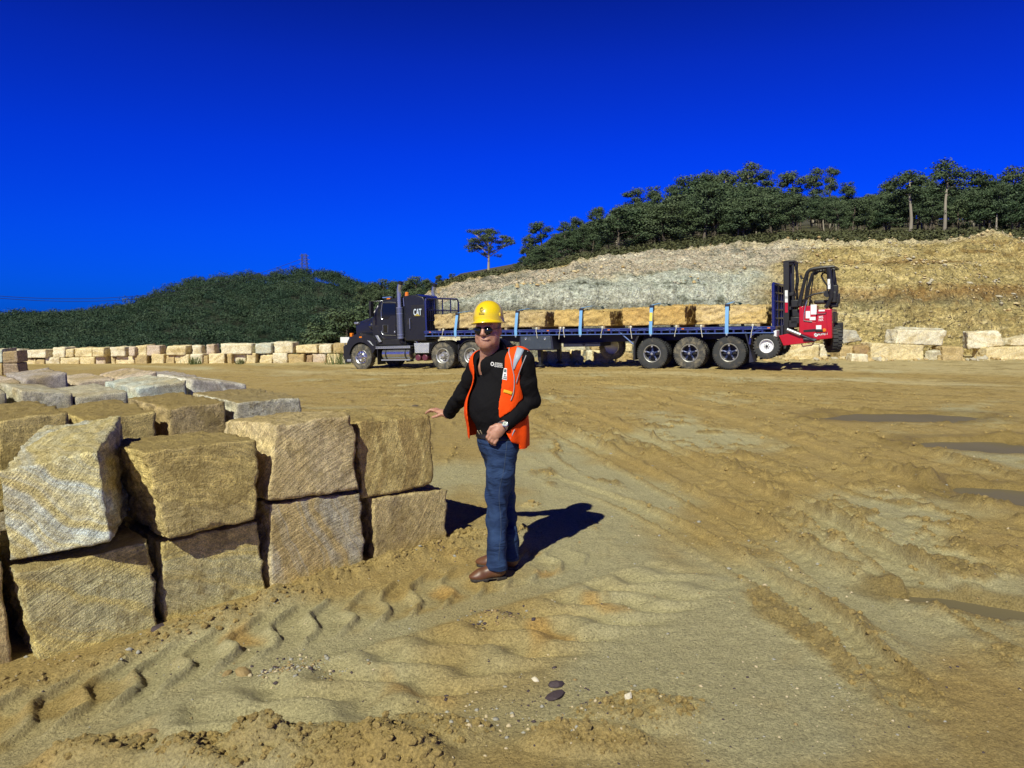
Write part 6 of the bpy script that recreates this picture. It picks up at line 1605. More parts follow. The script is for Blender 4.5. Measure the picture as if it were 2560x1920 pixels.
for i, (u, v) in enumerate(ridge):
    y = 118 if i < 15 else 92
    x = (u - CX) / F * y
    lab = (f"dark tree on the low ridge's skyline behind the cab, {ordinal(i)} from the left" if i < 15 else f"lower tree in front of the low ridge behind the cab, {ordinal(i - 15)} in its row")
    zb = CAMH + (787 - (772 if i < 15 else 795)) * y / F
    put_tree(u, v, y, ['dense', 'dense', 'bushy'][i % 3], lab, GR, width=1.05, ground=zb if u < 1060 else None, name="ridge_tree")
GB2 = "bushy trees just beyond the block wall by the truck's front"
for i, (u, v, y, lab) in enumerate(((878, 768, 46, "reddish brown bushy tree behind the truck's bonnet"), (842, 792, 47, "green bushy tree left of the truck's bonnet, behind the wall's end"), (915, 760, 50, "bushy tree behind the truck's windscreen"), (808, 812, 49, "low bushy tree over the wall, left of the white sign"),
                               (950, 752, 54, "bushy tree behind the truck's cab door"), (770, 826, 50, "smallest bushy tree peeping over the wall"))):
    x = (u - CX) / F * y
    put_tree(u, v, y, 'bushy', lab, GB2, i, 1.35, ground=float(gbase(np.array([x]), np.array([float(y)]))[0]) - 1.0, name="bushy_tree")

# far forest over the left hill: one mass
protos = []
for s in range(4):
    rs = np.random.RandomState(50 + s)
    C = [np.array([0, 0, .60])] + [np.array([.26 * math.cos(a_ + rs.uniform(-.4, .4)), .26 * math.sin(a_), rs.uniform(.50, .76)]) for a_ in np.linspace(0, 6.28, 6)[:-1]]
    protos.append(clump_quads(C, [rs.uniform(.26, .32)] + [rs.uniform(.15, .22) for _ in C[1:]], .74, 900, .047, rs, 0.45, 2.0, .32))
VV, TT = [], []
nt_ = 0
rs = np.random.RandomState(77)
def add_far(u, y, h, zoff=0.0):
    p, t = protos[rs.randint(4)]
    a = rs.uniform(0, 6.28); ca, sa = math.cos(a), math.sin(a)
    x = (u - CX) / F * y
    z = float(hill(np.array([u]), np.array([y]))[0]) - 1.0 + zoff
    w = h * rs.uniform(.9, 1.25)
    q = np.stack([(p[:, 0] * ca - p[:, 1] * sa) * w + x, (p[:, 0] * sa + p[:, 1] * ca) * w + y, p[:, 2] * h + z], 1)
    VV.append(q); TT.append(np.clip(t * 0.3 + rs.uniform(-.3, .6) + .35 * float(noise3(np.array([[u * .012, y * .03, 4.0]]))[0]), 0, 1))
for i in range(2100):
    y = 255 + 185 * rs.uniform() ** 0.9; u = rs.uniform(-160, 1180)
    add_far(u, y, rs.uniform(6.0, 10.5) * (1.0 if rs.uniform() > .06 else 1.25))
for i in range(420):
    add_far(rs.uniform(-160, 1260), 432 + rs.uniform(-14, 22), rs.uniform(7.5, 12.0))
for (u, h) in ((72, 13), (335, 14), (270, 13), (455, 12.5), (500, 13), (845, 13), (700, 12)): add_far(u, 438, h)
VV = np.concatenate(VV); TT = np.concatenate(TT)
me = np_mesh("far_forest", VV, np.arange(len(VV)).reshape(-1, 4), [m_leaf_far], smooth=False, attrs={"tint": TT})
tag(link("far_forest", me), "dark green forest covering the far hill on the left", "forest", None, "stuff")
# heath and scrub between the quarry's lip and the wood
C, Rr = [], []
rs = np.random.RandomState(5)
for i in range(2600):
    u = rs.uniform(1090, 2640); yt = float(cu(u, Q_YT)); y = yt + 0.9 + 17 * rs.uniform() ** 1.3
    x = (u - CX) / F * y; z = float(hillside(np.array([x]), np.array([y]), False)[0])
    r_ = rs.uniform(.14, .42) * (1.0 if y > yt + 3 else .6)
    C.append(np.array([x, y, z + r_ * .4])); Rr.append(r_)
V, T = clump_quads(C, Rr, .8, 95, .17, rs, .5)
m_scrub = leaf_mat("heath_leaves", (0.030, 0.040, 0.014), (0.085, 0.092, 0.030), (0.10, 0.085, 0.035))
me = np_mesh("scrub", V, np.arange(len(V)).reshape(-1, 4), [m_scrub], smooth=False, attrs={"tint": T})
tag(link("scrub", me), "low heath and scrub along the quarry's upper lip", "scrub", None, "stuff")
# grass tufts
def tuft(u, v, y, w, h, label):
    rs = np.random.RandomState(int(u))
    x = (u - CX) / F * y; z = gz(x, y)
    V = []
    for k in range(90):
        a = rs.uniform(0, 6.28); b_ = np.array([rs.normal() * w * .3, rs.normal() * .12, 0]); d = np.array([math.cos(a) * .5 * w * .4, math.sin(a) * .2, h * rs.uniform(.5, 1)])
        s = np.array([.012, 0, 0]); V += [b_ - s, b_ + s, b_ + d + s * .2, b_ + d - s * .2]
    V = np.array(V)
    o = link("grass_tuft", np_mesh("grass_tuft", V, np.arange(len(V)).reshape(-1, 4), [m_grass], smooth=False, attrs={"tint": np.zeros(len(V))}), None, (x, y, z))
    tag(o, label, "grass tuft", "grass tufts at the foot of the block wall")
m_grass = leaf_mat("grass_blades", (0.06, 0.085, 0.02), (0.13, 0.15, 0.05), (0.14, 0.13, 0.05))
tuft(486, 900, 35.3, .5, .42, "dry green grass tuft before the pale block of the wall's lower course")
tuft(600, 904, 35.3, .28, .26, "small grass tuft before a broad pale block, right half of the wall")
tuft(852, 900, 34.6, 1.0, .75, "largest green grass tuft, at the wall's end by the truck's bumper")
# ------------------------------------------------------------------ pylon, wires, sign
m_galv = paint("galvanised_steel", (0.16, 0.18, 0.20), 0.5, 0.5, 0.1, 2)
y = 446.0; x = (766 - CX) / F * y; zt = CAMH + (787 - 637) * y / F; zb = zt - 17
py_ = tag(empty("transmission_tower", (x, y, zb)), "steel lattice transmission tower on the far hill's crest", "pylon")
mb = MB(); H = zt - zb
def wd(t): return 2.6 * (1 - t) + .9 * t if t < .55 else 1.5 - .55 * (t - .55)
for sx in (-1, 1):
    for sy in (-1, 1):
        mb.tube([(sx * wd(t), sy * wd(t), H * t) for t in np.linspace(0, 1, 9)], .13, 4)
for i in range(10):
    t0, t1 = i / 10, (i + 1) / 10
    for sx, sy, tx, ty in ((-1, -1, 1, -1), (1, -1, 1, 1), (1, 1, -1, 1), (-1, 1, -1, -1)):
        mb.tube([(sx * wd(t0), sy * wd(t0), H * t0), (tx * wd(t1), ty * wd(t1), H * t1)], .07, 4); mb.tube([(tx * wd(t0), ty * wd(t0), H * t0), (sx * wd(t1), sy * wd(t1), H * t1)], .07, 4)
mb.build("lattice_body", m_galv, py_)
for t, ln in ((.66, 3.0), (.80, 3.3), (.93, 2.6)):
    mb = MB(); mb.tube([(-ln, 0, H * t), (ln, 0, H * t)], .12, 4); mb.tube([(-ln, 0, H * t), (0, 0, H * t + 1.2), (ln, 0, H * t)], .08, 4); mb.build("cross_arm", m_galv, py_)
for k, (dz, dx) in enumerate(((0, 0), (2.6, 1.0))):
    P0 = np.array([x - 3.0, y, zb + H * (.66 + .14 * k)])
    P1 = at(-60, 740 - 5 * k, 330.0)
    mb = MB(); n = 40
    pts = [P0 * (1 - t) + P1 * t - np.array([0, 0, 4 * 9.5 * t * (1 - t)]) for t in np.linspace(0, 1, n)]
    mb.tube([p - P0 for p in pts], .10, 4)
    tag(mb.build("power_line", paint("cable", (0.03, 0.03, 0.04), 0.6), None, loc=P0), ["lower power line running left from the tower across the sky", "upper power line running left from the tower across the sky"][k], "power line")
sx, sz = at(862, 850, 34.4)[[0, 2]]
sg_ = tag(empty("small_sign", (sx, 34.4, gz(sx, 34.4))), "small white sign on a post, left of the truck's front mudguard", "sign")
mb = MB(); mb.cyl((0, .02, 0), (0, .02, sz - gz(sx, 34.4) + .1), .025, n=8); mb.build("post", m_galv, sg_)
mb = MB(); mb.box((0, 0, sz - gz(sx, 34.4)), (.40, .02, .26)); mb.build("board", m_white, sg_, 0.004)
# ------------------------------------------------------------------ loose stones
def stone_mesh(name, r, seed, mat, flat=0.65, sub=3, elong=1.3, smooth=True):
    bm = bmesh.new(); bmesh.ops.create_icosphere(bm, subdivisions=sub, radius=1.0)
    P = np.array([v.co[:] for v in bm.verts])
    P = P / np.maximum(np.abs(P @ np.random.RandomState(seed).normal(size=(3, 9))).max(1)[:, None] ** .75, .4) * 1.3
    P = P * (1 + 0.22 * fbm(P * 1.1 + seed * 3.1, 2) + 0.12 * fbm(P * 3.5 + seed, 3))[:, None] * np.array([elong, 1, flat]) * r
    for v, p in zip(bm.verts, P): v.co = p
    me = bpy.data.meshes.new(name); bm.to_mesh(me); bm.free()
    me.polygons.foreach_set("use_smooth", [smooth] * len(me.polygons)); me.materials.append(mat)
    return me
m_purple = paint("dark_purple_stone", (0.055, 0.038, 0.045), 0.75, 0, 0.3, 30, bump=0.4, bscale=120)
m_ochre = paint("ochre_stone", (0.27, 0.19, 0.08), 0.8, 0, 0.3, 30, bump=0.4, bscale=120)
m_greystone = paint("grey_stone", (0.30, 0.29, 0.25), 0.8, 0, 0.3, 30, bump=0.4, bscale=120)
m_dark = paint("dark_earth_clod", (0.09, 0.07, 0.05), 0.9, 0, 0.3, 30, bump=0.4, bscale=120)
m_palest = paint("pale_pebble", (0.60, 0.54, 0.42), 0.8, 0, 0.2, 30)
m_pebble = paint("sandy_pebble", (0.46, 0.38, 0.24), 0.85, 0, 0.25, 30)
GSN = "loose stones lying on the sand in the foreground"
for i, (u, v, r, m, fl, lab) in enumerate(((1391, 1716, .034, m_purple, .6, "upper one of two dark purple stones lying together"), (1388, 1742, .038, m_purple, .5, "lower and longer of two dark purple stones lying together"), (608, 1680, .034, m_ochre, .7, "smooth ochre pebble in the wheel track, larger of a pair"),
                                 (567, 1678, .026, m_ochre, .8, "smaller ochre pebble left of the larger one in the track"), (395, 1566, .036, m_purple, .6, "dark stone lodged in the crumbled earth below the second stack"), (195, 1855, .045, m_dark, .75, "angular dark clod near the lower left corner"),
                                 (232, 1858, .030, m_dark, .7, "small dark clod right of the angular one"), (373, 1832, .034, m_ochre, .75, "rounded brownish stone above the bottom left mounds"), (1570, 1776, .020, m_palest, .8, "whitish pebble right of the purple stones"),
                                 (1338, 1706, .018, m_palest, .7, "pale chip left of the purple stones"), (60, 1725, .032, m_greystone, .6, "grey stone at the left border below the stacks"), (1038, 1016, .06, m_dark, .6, "dark clod of earth on the ground beyond the man's hand"),
                                 (905, 1016, .07, m_dark, .6, "dark clod lying behind the yellow block under the man's hand"))):
    if i in (5, 6, 10, 12): continue
    p = at_z(u, v, 0.0)
    o = link("loose_stone", stone_mesh("loose_stone", r, i + 3, m, fl, 2, smooth=False), None, (p[0], p[1], gz(p[0], p[1]) + r * fl * .12))
    o.rotation_euler = (0, 0, i * 1.3); tag(o, lab, "stone", GSN)
base = [np.array([v.co[:] for v in stone_mesh("tmp", 1.0, s, m_dark, .6, 1, 1.2).vertices]) for s in range(4)]
tmpm = bpy.data.meshes["tmp"]; tf_ = np.array([p.vertices[:] for p in tmpm.polygons])
for m in [m for m in bpy.data.meshes if m.name.startswith("tmp")]: bpy.data.meshes.remove(m)
rs = np.random.RandomState(3)
GV, GF_, GM = [], [], []
def gravel(u, v, su, sv, n, rmin, rmax, mats):
    pts = []
    for k in range(n):
        uu_, vv_ = u + rs.normal() * su, v + rs.normal() * sv
        if vv_ < 800: continue
        p = at_z(uu_, vv_, 0); pts.append(p)
    if not pts: return
    pts = np.array(pts)
    hz = gbase(pts[:, 0], pts[:, 1]) + ground_detail(pts[:, 0], pts[:, 1])[0]
    for p, z in zip(pts, hz):
        r = rmin * (rmax / rmin) ** (rs.uniform() ** 2.2); q = base[rs.randint(4)] * r; a = rs.uniform(0, 6.28)
        q = np.stack([q[:, 0] * math.cos(a) - q[:, 1] * math.sin(a), q[:, 0] * math.sin(a) + q[:, 1] * math.cos(a), q[:, 2]], 1) + np.array([p[0], p[1], z + r * .05])
        GF_.append(tf_ + sum(len(g) for g in GV[-1:]) * 0 + OFF[0]); OFF[0] += len(q); GV.append(q); GM.append(np.full(len(tf_), rs.choice(mats)))
OFF = [0]
gravel(760, 1665, 60, 14, 160, .004, .016, [0, 1, 1, 2, 3]); gravel(690, 1680, 30, 12, 60, .005, .018, [0, 1, 2, 3]); gravel(1230, 1545, 40, 12, 90, .005, .018, [0, 0, 1, 2]); gravel(1190, 1800, 60, 20, 50, .006, .018, [1, 3, 3])
gravel(1400, 1790, 160, 50, 160, .003, .014, [0, 0, 1, 3]); gravel(600, 1600, 420, 130, 420, .0025, .010, [0, 1, 2, 3]); gravel(1800, 1550, 420, 180, 420, .003, .012, [1, 3, 3, 2, 0]); gravel(1900, 1800, 400, 80, 260, .002, .010, [0, 1, 3]); gravel(300, 1560, 160, 60, 90, .005, .02, [0, 2, 1]); gravel(1100, 1380, 60, 25, 70, .006, .022, [2, 2, 1, 0])
gravel(1900, 1250, 400, 120, 260, .006, .022, [2, 3, 1])
me = np_mesh("gravel", np.concatenate(GV), np.concatenate(GF_), [m_purple, m_greystone, m_ochre, m_pebble], mi=np.concatenate(GM))
tag(link("gravel", me), "fine gravel and chips strewn over the sand in the foreground", "gravel", None, "stuff")
# rubble at the foot of the quarry face
GV, GF_, GM, OFF = [], [], [], [0]
for k in range(900):
    u = rs.uniform(1290, 2640); y = rs.uniform(28.9, 31.0) if rs.uniform() < .75 else rs.uniform(31, 36)
    x = (u - CX) / F * y; r = .03 * (7 ** (rs.uniform() ** 2.6))
    z = float(gbase(np.array([x]), np.array([y]))[0])
    q = base[rs.randint(4)] * r + np.array([x, y, z + r * .3]); GF_.append(tf_ + OFF[0]); OFF[0] += len(q); GV.append(q); GM.append(np.full(len(tf_), rs.randint(3)))
for k in range(2600):                                     # blocks fallen on the slopes
    u = rs.uniform(1090, 2640); t = rs.uniform(0.12, 1.0); yt = float(cu(u, Q_YT)); y0 = float(cu(u, Q_Y0)); y = y0 + (yt - y0) * t
    x = (u - CX) / F * y; r = .03 * (5 ** (rs.uniform() ** 2.6))
    if noise3(np.array([[x * .45, y * .5, 1.5]]))[0] < 0.12: continue
    z = float(hillside(np.array([x]), np.array([y]))[0])
    q = base[rs.randint(4)] * r + np.array([x, y, z + r * .1]); GF_.append(tf_ + OFF[0]); OFF[0] += len(q); GV.append(q); GM.append(np.full(len(tf_), rs.randint(3)))
m_rub1 = paint("rubble_cream", (0.58, 0.47, 0.26), 0.95, 0, 0.25, 3); m_rub2 = paint("rubble_grey", (0.44, 0.40, 0.30), 0.95, 0, 0.25, 3); m_rub3 = paint("rubble_tan", (0.48, 0.35, 0.16), 0.95, 0, 0.25, 3)
me = np_mesh("rubble", np.concatenate(GV), np.concatenate(GF_), [m_rub1, m_rub2, m_rub3], mi=np.concatenate(GM), smooth=False)
tag(link("rubble", me), "broken stone rubble along the foot and slopes of the quarry face", "rubble", None, "stuff")

# crumbs of earth thrown up along the ridges, mounds and the feet of the blocks
bm = bmesh.new(); bmesh.ops.create_icosphere(bm, subdivisions=1, radius=1.0)
I1 = np.array([v.co[:] for v in bm.verts]); F1 = np.array([[v.index for v in f.verts] for f in bm.faces]); bm.free()
crb = [I1 * (1 + 0.35 * fbm(I1 * 1.4 + 5.0 * k, 3))[:, None] * np.array([1.15, .95, .8]) for k in range(6)]
rs = np.random.RandomState(9)
CV, CF, n0 = [], [], 0
def crumbs(x0, x1, y0, y1, tries, rmin, rmax, power):
    global n0
    x = rs.uniform(x0, x1, tries); y = y0 * (y1 / y0) ** rs.uniform(0, 1, tries)
    h, m = ground_detail(x, y, True)
    ok = (rs.uniform(size=tries) < m ** 1.3) & (pud_field(x, y) < -0.3)
    x, y, h = x[ok], y[ok], h[ok]; z = gbase(x, y) + h
    for i in range(len(x)):
        r = rmin * (rmax / rmin) ** (rs.uniform() ** power); a = rs.uniform(0, 6.28); ca, sa = math.cos(a) * r, math.sin(a) * r
        q = crb[rs.randint(6)]
        CV.append(np.stack([q[:, 0] * ca - q[:, 1] * sa + x[i], q[:, 0] * sa + q[:, 1] * ca + y[i], q[:, 2] * r + z[i] + r * .15], 1)); CF.append(F1 + n0); n0 += len(q)
crumbs(-3.4, 3.5, 2.5, 6.2, 60000, .003, .022, 3.0)
crumbs(-2, 9, 5.5, 22, 30000, .007, .034, 2.6)
me = np_mesh("earth_crumbs", np.concatenate(CV), np.concatenate(CF), [m_ground], smooth=False)
tag(link("earth_crumbs", me), "crumbled clods of earth strewn along ruts, mounds and block feet", "earth", None, "stuff")
# ------------------------------------------------------------------ the man
def unit(v): v = np.array(v, float); return v / np.linalg.norm(v)
def yawf(deg): return np.array([-math.sin(R(deg)), -math.cos(R(deg)), 0.0]), np.array([math.cos(R(deg)), -math.sin(R(deg)), 0.0])
UPV = np.array([0, 0, 1.0])
def smin(a, b, k):
    h = np.clip(0.5 + 0.5 * (b - a) / k, 0, 1)
    return b * (1 - h) + a * h - k * h * (1 - h)
def smax(a, b, k): return -smin(-a, -b, k)
def cap(P, a, b, ra, rb):
    a, b = np.array(a), np.array(b); ab = b - a
    t = np.clip(((P - a) @ ab) / (ab @ ab), 0, 1)
    return np.linalg.norm(P - a - t[:, None] * ab, axis=1) - (ra + (rb - ra) * t)
def chain(P, pts, k=0.02):
    d = None
    for (a, ra), (b, rb) in zip(pts[:-1], pts[1:]):
        c = cap(P, a, b, ra, rb); d = c if d is None else smin(d, c, k)
    return d
def ell(P, c, rad, axes=None):
    q = P - np.array(c)
    if axes is not None: q = np.stack([q @ np.array(a) for a in axes], 1)
    rad = np.array(rad)
    k0 = np.linalg.norm(q / rad, axis=1); k1 = np.linalg.norm(q / (rad * rad), axis=1)
    return k0 * (k0 - 1) / np.maximum(k1, 1e-9)
MAN = np.array([-0.10, 5.04, 0.0])
fh, lh = yawf(17); ft, lt = yawf(38); fp, lp = yawf(58)
# joints
Jn = dict(shL=at(1306, 903, 4.95), shR=at(1200, 908, 5.16), elL=at(1327, 1000, 5.02), wrL=at(1258, 1064, 4.85), elR=at(1157, 985, 5.30), wrR=at(1119, 1037, 5.50),
          hipL=at(1258, 1122, 4.98), hipR=at(1240, 1122, 5.12), knL=at(1243, 1240, 4.96), anL=at(1246, 1408, 4.99), knR=at(1262, 1238, 5.16), anR=at(1277, 1392, 5.20))
neck = at(1226, 893, 5.07); chest = at(1252, 950, 5.06); belly = at(1237, 1012, 5.05) ; pelv = at(1247, 1100, 5.05)
chin_z = at(0, 875, 4.93)[2]; eye_z = at(0, 827, 4.95)[2]
HC = np.array([at(1220, 830, 5.02)[0], 5.02, eye_z + 0.018])
def hd(f, l, z): return HC + fh * f + lh * l + UPV * z       # head coordinates from its centre
HA = (fh, lh, UPV)
def sd_head(P):
    d = ell(P, hd(-.012, 0, .03), (.100, .078, .098), HA)
    d = smin(d, ell(P, hd(.028, 0, -.055), (.066, .060, .084), HA), .03)
    d = smin(d, ell(P, hd(.060, 0, -.108), (.036, .040, .034), HA), .03)
    for s in (-1, 1):
        d = smin(d, ell(P, hd(.062, s * .036, -.044), (.028, .024, .028), HA), .02)       # cheek
        d = smin(d, cap(P, hd(.088, s * .012, .012), hd(.078, s * .048, .012), .011, .010), .016)   # brow
        d = smin(d, ell(P, hd(.012, s * .056, -.078), (.05, .020, .042), HA), .03)         # jaw
        d = np.maximum(d, -ell(P, hd(.104, s * .034, -.014), (.016, .020, .011), HA)) if False else smax(d, -ell(P, hd(.103, s * .033, -.014), (.018, .019, .012), HA), .012)
        d = smin(d, ell(P, hd(.080, s * .033, -.014), (.014, .015, .011), HA), .004)       # eyeball under the lid
        e = ell(P, hd(-.012, s * .080, -.018), (.020, .010, .034), HA)                     # ear
        e = smax(e, -ell(P, hd(-.006, s * .090, -.014), (.011, .007, .020), HA), .006)
        d = smin(d, e, .008)
    d = smin(d, cap(P, hd(.094, 0, .006), hd(.112, 0, -.038), .010, .0135), .014)           # nose
    for s in (-1, 1): d = smin(d, ell(P, hd(.100, s * .013, -.043), (.012, .009, .009), HA), .008)
    d = smin(d, cap(P, hd(.084, -.018, -.075), hd(.084, .018, -.075), .0085, .0085), .014)   # lips
    d = smin(d, cap(P, hd(.083, -.015, -.088), hd(.083, .015, -.088), .0085, .0085), .014)
    return d
def sd_neck(P): return smin(chain(P, [(hd(-.02, 0, -.06), .062), (neck + UPV * .0, .066), (neck - UPV * .06, .09)], .02), cap(P, hd(.03, 0, -.115), neck + ft * .03, .035, .04), .03)
TAx = (ft, lt, UPV); PAx = (fp, lp, UPV)
def sd_torso(P, g=0.0):
    d = ell(P, chest - UPV * .01, (.125 + g, .175 + g, .20 + g), TAx)
    d = smin(d, cap(P, Jn['shL'] * .85 + chest * .15, Jn['shR'] * .85 + chest * .15, .070 + g, .070 + g), .06)
    d = smin(d, cap(P, neck - UPV * .02, Jn['shL'] - lt * .03, .055 + g, .055 + g), .04); d = smin(d, cap(P, neck - UPV * .02, Jn['shR'] + lt * .03, .055 + g, .055 + g), .04)
    d = smin(d, ell(P, belly + ft * .020 - UPV * .01, (.150 + g, .172 + g, .185 + g), TAx), .06)
    d = smin(d, ell(P, pelv + UPV * .03, (.135 + g, .165 + g, .12 + g), PAx), .06)
    return d
def arm_pts(sd, g=0.0):
    if sd == 'L': return [(Jn['shL'], .066 + g), (Jn['shL'] * .5 + Jn['elL'] * .5, .056 + g), (Jn['elL'], .047 + g), (Jn['elL'] * .6 + Jn['wrL'] * .4, .045 + g), (Jn['wrL'], .031 + g)]
    return [(Jn['shR'], .066 + g), (Jn['shR'] * .5 + Jn['elR'] * .5, .054 + g), (Jn['elR'], .044 + g), (Jn['elR'] * .6 + Jn['wrR'] * .4, .042 + g), (Jn['wrR'], .029 + g)]
def leg_pts(sd, g=0.0):
    h, k, a = Jn['hip' + sd], Jn['kn' + sd], Jn['an' + sd]
    return [(h, .092 + g), (h * .5 + k * .5, .080 + g), (k, .062 + g), (k * .65 + a * .35, .056 + g), (a, .040 + g)]
# right hand: palm on the block's edge, fingers reaching over its top
hr = [at(1096, 1027, 5.545), at(1086, 1022, 5.59), at(1056, 1029, 5.63)]
def sd_handR(P):
    w = Jn['wrR']; kn = at(1090, 1026, 5.585); fd = unit(at(1057, 1028, 5.63) - kn); sd_ = unit(np.cross(UPV, fd)); up = np.cross(fd, sd_)
    if sd_[1] > 0: sd_ = -sd_            # towards the camera: the thumb's side
    d = ell(P, (w + kn) / 2 + UPV * .002, (np.linalg.norm(w - kn) * .64, .043, .019), (unit(kn - w), unit(sd_ - unit(kn - w) * (sd_ @ unit(kn - w))), unit(np.cross(unit(kn - w), sd_))))
    d = smin(d, cap(P, w, (w + kn) / 2, .028, .022), .015)
    for i, (o, ln) in enumerate(((.030, .070), (.010, .078), (-.011, .072), (-.031, .058))):
        b0 = kn + sd_ * o - fd * .006; b1 = b0 + fd * ln * .48 + UPV * .010 + sd_ * o * .15; b2 = b1 + fd * ln * .32 - UPV * .012 + sd_ * o * .1; b3 = b2 + fd * ln * .25 - UPV * .012
        d = smin(d, chain(P, [(b0, .0098), (b1, .0090), (b2, .0082), (b3, .0070)], .004), .006)
    t0 = w + (kn - w) * .35 + sd_ * .030 - UPV * .004; t1 = t0 + fd * .030 + sd_ * .020 - UPV * .010; t2 = t1 + fd * .032 + sd_ * .004 - UPV * .006
    d = smin(d, chain(P, [(t0, .014), (t1, .0112), (t2, .0095)], .006), .010)
    return d
# left hand: thumb hooked over the pocket, fingers curled into it
def sd_handL(P):
    w = Jn['wrL']; kc = at(1233, 1092, 4.845); fd = unit(kc - w); sd_ = unit(np.array([-.80, .0, .45])); sd_ = unit(sd_ - fd * (sd_ @ fd)); bk = np.cross(fd, sd_); bk = bk if bk[1] < 0 else -bk
    d = ell(P, (w + kc) / 2 + bk * .004, (np.linalg.norm(w - kc) * .62, .039, .019), (fd, sd_, bk))
    d = smin(d, cap(P, w, (w + kc) / 2, .029, .024), .015)
    for o, ln in ((.032, .9), (.011, 1.0), (-.010, .95), (-.031, .8)):
        b0 = kc + sd_ * o - fd * .004; b1 = b0 + fd * .030 * ln + bk * -.004 - UPV * .006; b2 = b1 - bk * .028 - UPV * .018 * ln; b3 = b2 - bk * .020 + fd * -.004
        d = smin(d, chain(P, [(b0, .0112), (b1, .0100), (b2, .0092), (b3, .008)], .004), .005)
    t0 = w + fd * .028 + sd_ * .034; t1 = t0 + fd * .030 + sd_ * .018 - UPV * .004; t2 = t1 + fd * .026 + sd_ * .004 - UPV * .012
    d = smin(d, chain(P, [(t0, .0145), (t1, .0115), (t2, .0092)], .006), .010)
    return d
def sd_body(P):
    d = smin(sd_head(P), sd_neck(P), .025)
    d = smin(d, sd_torso(P, -.016), .03)
    for s in 'LR':
        d = smin(d, chain(P, arm_pts(s, -.004)), .03); d = smin(d, chain(P, leg_pts(s, -.012)), .03)
    for (t, h) in (BOOTL, BOOTR): d = smin(d, cap(P, h + UPV * .06 + (t - h) * .2, t + UPV * .035 - (t - h) * .15, .030, .022), .02)
    d = smin(d, sd_handR(P), .012); d = smin(d, sd_handL(P), .012)
    return d
gfoot = gz(MAN[0], MAN[1])
BOOTL = (at_z(1174, 1452, gfoot), at_z(1266, 1444, gfoot)); BOOTR = (at_z(1190, 1412, gfoot), at_z(1297, 1422, gfoot))
for _s, (_t, _h) in (('L', BOOTL), ('R', BOOTR)): Jn['an' + _s] = _h + unit(_t - _h) * .068 + UPV * .088
man = tag(empty("person", MAN + UPV * gfoot), "man in yellow helmet and open orange vest leaning his hand on a block", "person")
man_org = np.array(man.location)
def skin_obj(name, fn, lo, hi, h, mats, mi=None, smooth_it=2, parent=man, wr=None, keepin=None):
    V, Q = surface_nets(fn, lo, hi, h)
    for _ in range(smooth_it):                     # light relaxing
        acc = np.zeros_like(V); c = np.zeros(len(V))
        for a, b in ((0, 1), (1, 2), (2, 3), (3, 0)):
            np.add.at(acc, Q[:, a], V[Q[:, b]]); np.add.at(c, Q[:, a], 1); np.add.at(acc, Q[:, b], V[Q[:, a]]); np.add.at(c, Q[:, b], 1)
        V = V * .5 + .5 * acc / np.maximum(c, 1)[:, None]
    mid = None
    if mi is not None: mid = mi(V[Q].mean(1))
    me = np_mesh(name, V - man_org, Q, mats, mi=mid)
    return link(name, me, parent)
m_skin, nt, b = new_mat("skin")
co = objco(nt); n1 = noisen(nt, co, 26, 5, 0.6); n2 = noisen(nt, co, 190, 3)
c = mixc(nt, rampn(nt, n1, [(0.3, 0.0), (0.7, 1.0)]), (0.36, 0.165, 0.110), (0.52, 0.285, 0.200)); L(nt, c, b.inputs['Base Color'])
b.inputs['Roughness'].default_value = 0.48; b.inputs['Subsurface Weight'].default_value = 0.12; b.inputs['Subsurface Radius'].default_value = (0.02, 0.008, 0.004); b.inputs['Subsurface Scale'].default_value = 0.5
L(nt, bumpn(nt, mathn(nt, 'ADD', n1, mathn(nt, 'MULTIPLY', n2, .4)), 0.25, 0.004), b.inputs['Normal'])
def cloth(name, col, rough=0.85, wscale=9.0, wdist=0.02, weave=500, var=.2, wst=.7):
    m, nt, b = new_mat(name); co = objco(nt)
    n = noisen(nt, co, wscale, 4, .55, .8); n2 = noisen(nt, co, weave, 2)
    L(nt, mixc(nt, n2, tuple(c * (1 - var) for c in col), tuple(min(1, c * (1 + var)) for c in col)), b.inputs['Base Color'])
    b.inputs['Roughness'].default_value = rough; b.inputs['Specular IOR Level'].default_value = .12
    L(nt, bumpn(nt, mathn(nt, 'ADD', n, mathn(nt, 'MULTIPLY', n2, .06)), wst, wdist), b.inputs['Normal'])
    return m
m_shirt = cloth("black_cotton", (0.0075, 0.0072, 0.0085), .9, 8, .03)
m_vest = cloth("orange_vest_fabric", (0.88, 0.075, 0.005), .7, 9, .012)
m_trim = cloth("grey_trim", (0.36, 0.34, 0.36), .6, 9, .004)
m_tape = cloth("reflective_tape", (0.33, 0.40, 0.48), .35, 9, .006)
m_yel = cloth("yellow_strip", (0.85, 0.42, 0.03), .6, 9, .004)
m_denim, nt, b = new_mat("denim")
co = objco(nt); fold = N(nt, "ShaderNodeMapping"); fold.inputs['Scale'].default_value = (6, 6, 17); L(nt, co, fold.inputs[0])
nf = noisen(nt, fold.outputs[0], 1.0, 3, .5, .9); nw = noisen(nt, co, 420, 2); nb_ = noisen(nt, co, 5, 3)
L(nt, mixc(nt, mathn(nt, 'ADD', mathn(nt, 'MULTIPLY', nw, .45), mathn(nt, 'MULTIPLY', rampn(nt, nb_, [(.4, 0), (.65, 1)]), .5)), (0.007, 0.016, 0.055), (0.034, 0.070, 0.165)), b.inputs['Base Color'])
b.inputs['Roughness'].default_value = .85; b.inputs['Specular IOR Level'].default_value = .2
L(nt, bumpn(nt, mathn(nt, 'ADD', nf, mathn(nt, 'MULTIPLY', nw, .05)), .8, .035), b.inputs['Normal'])
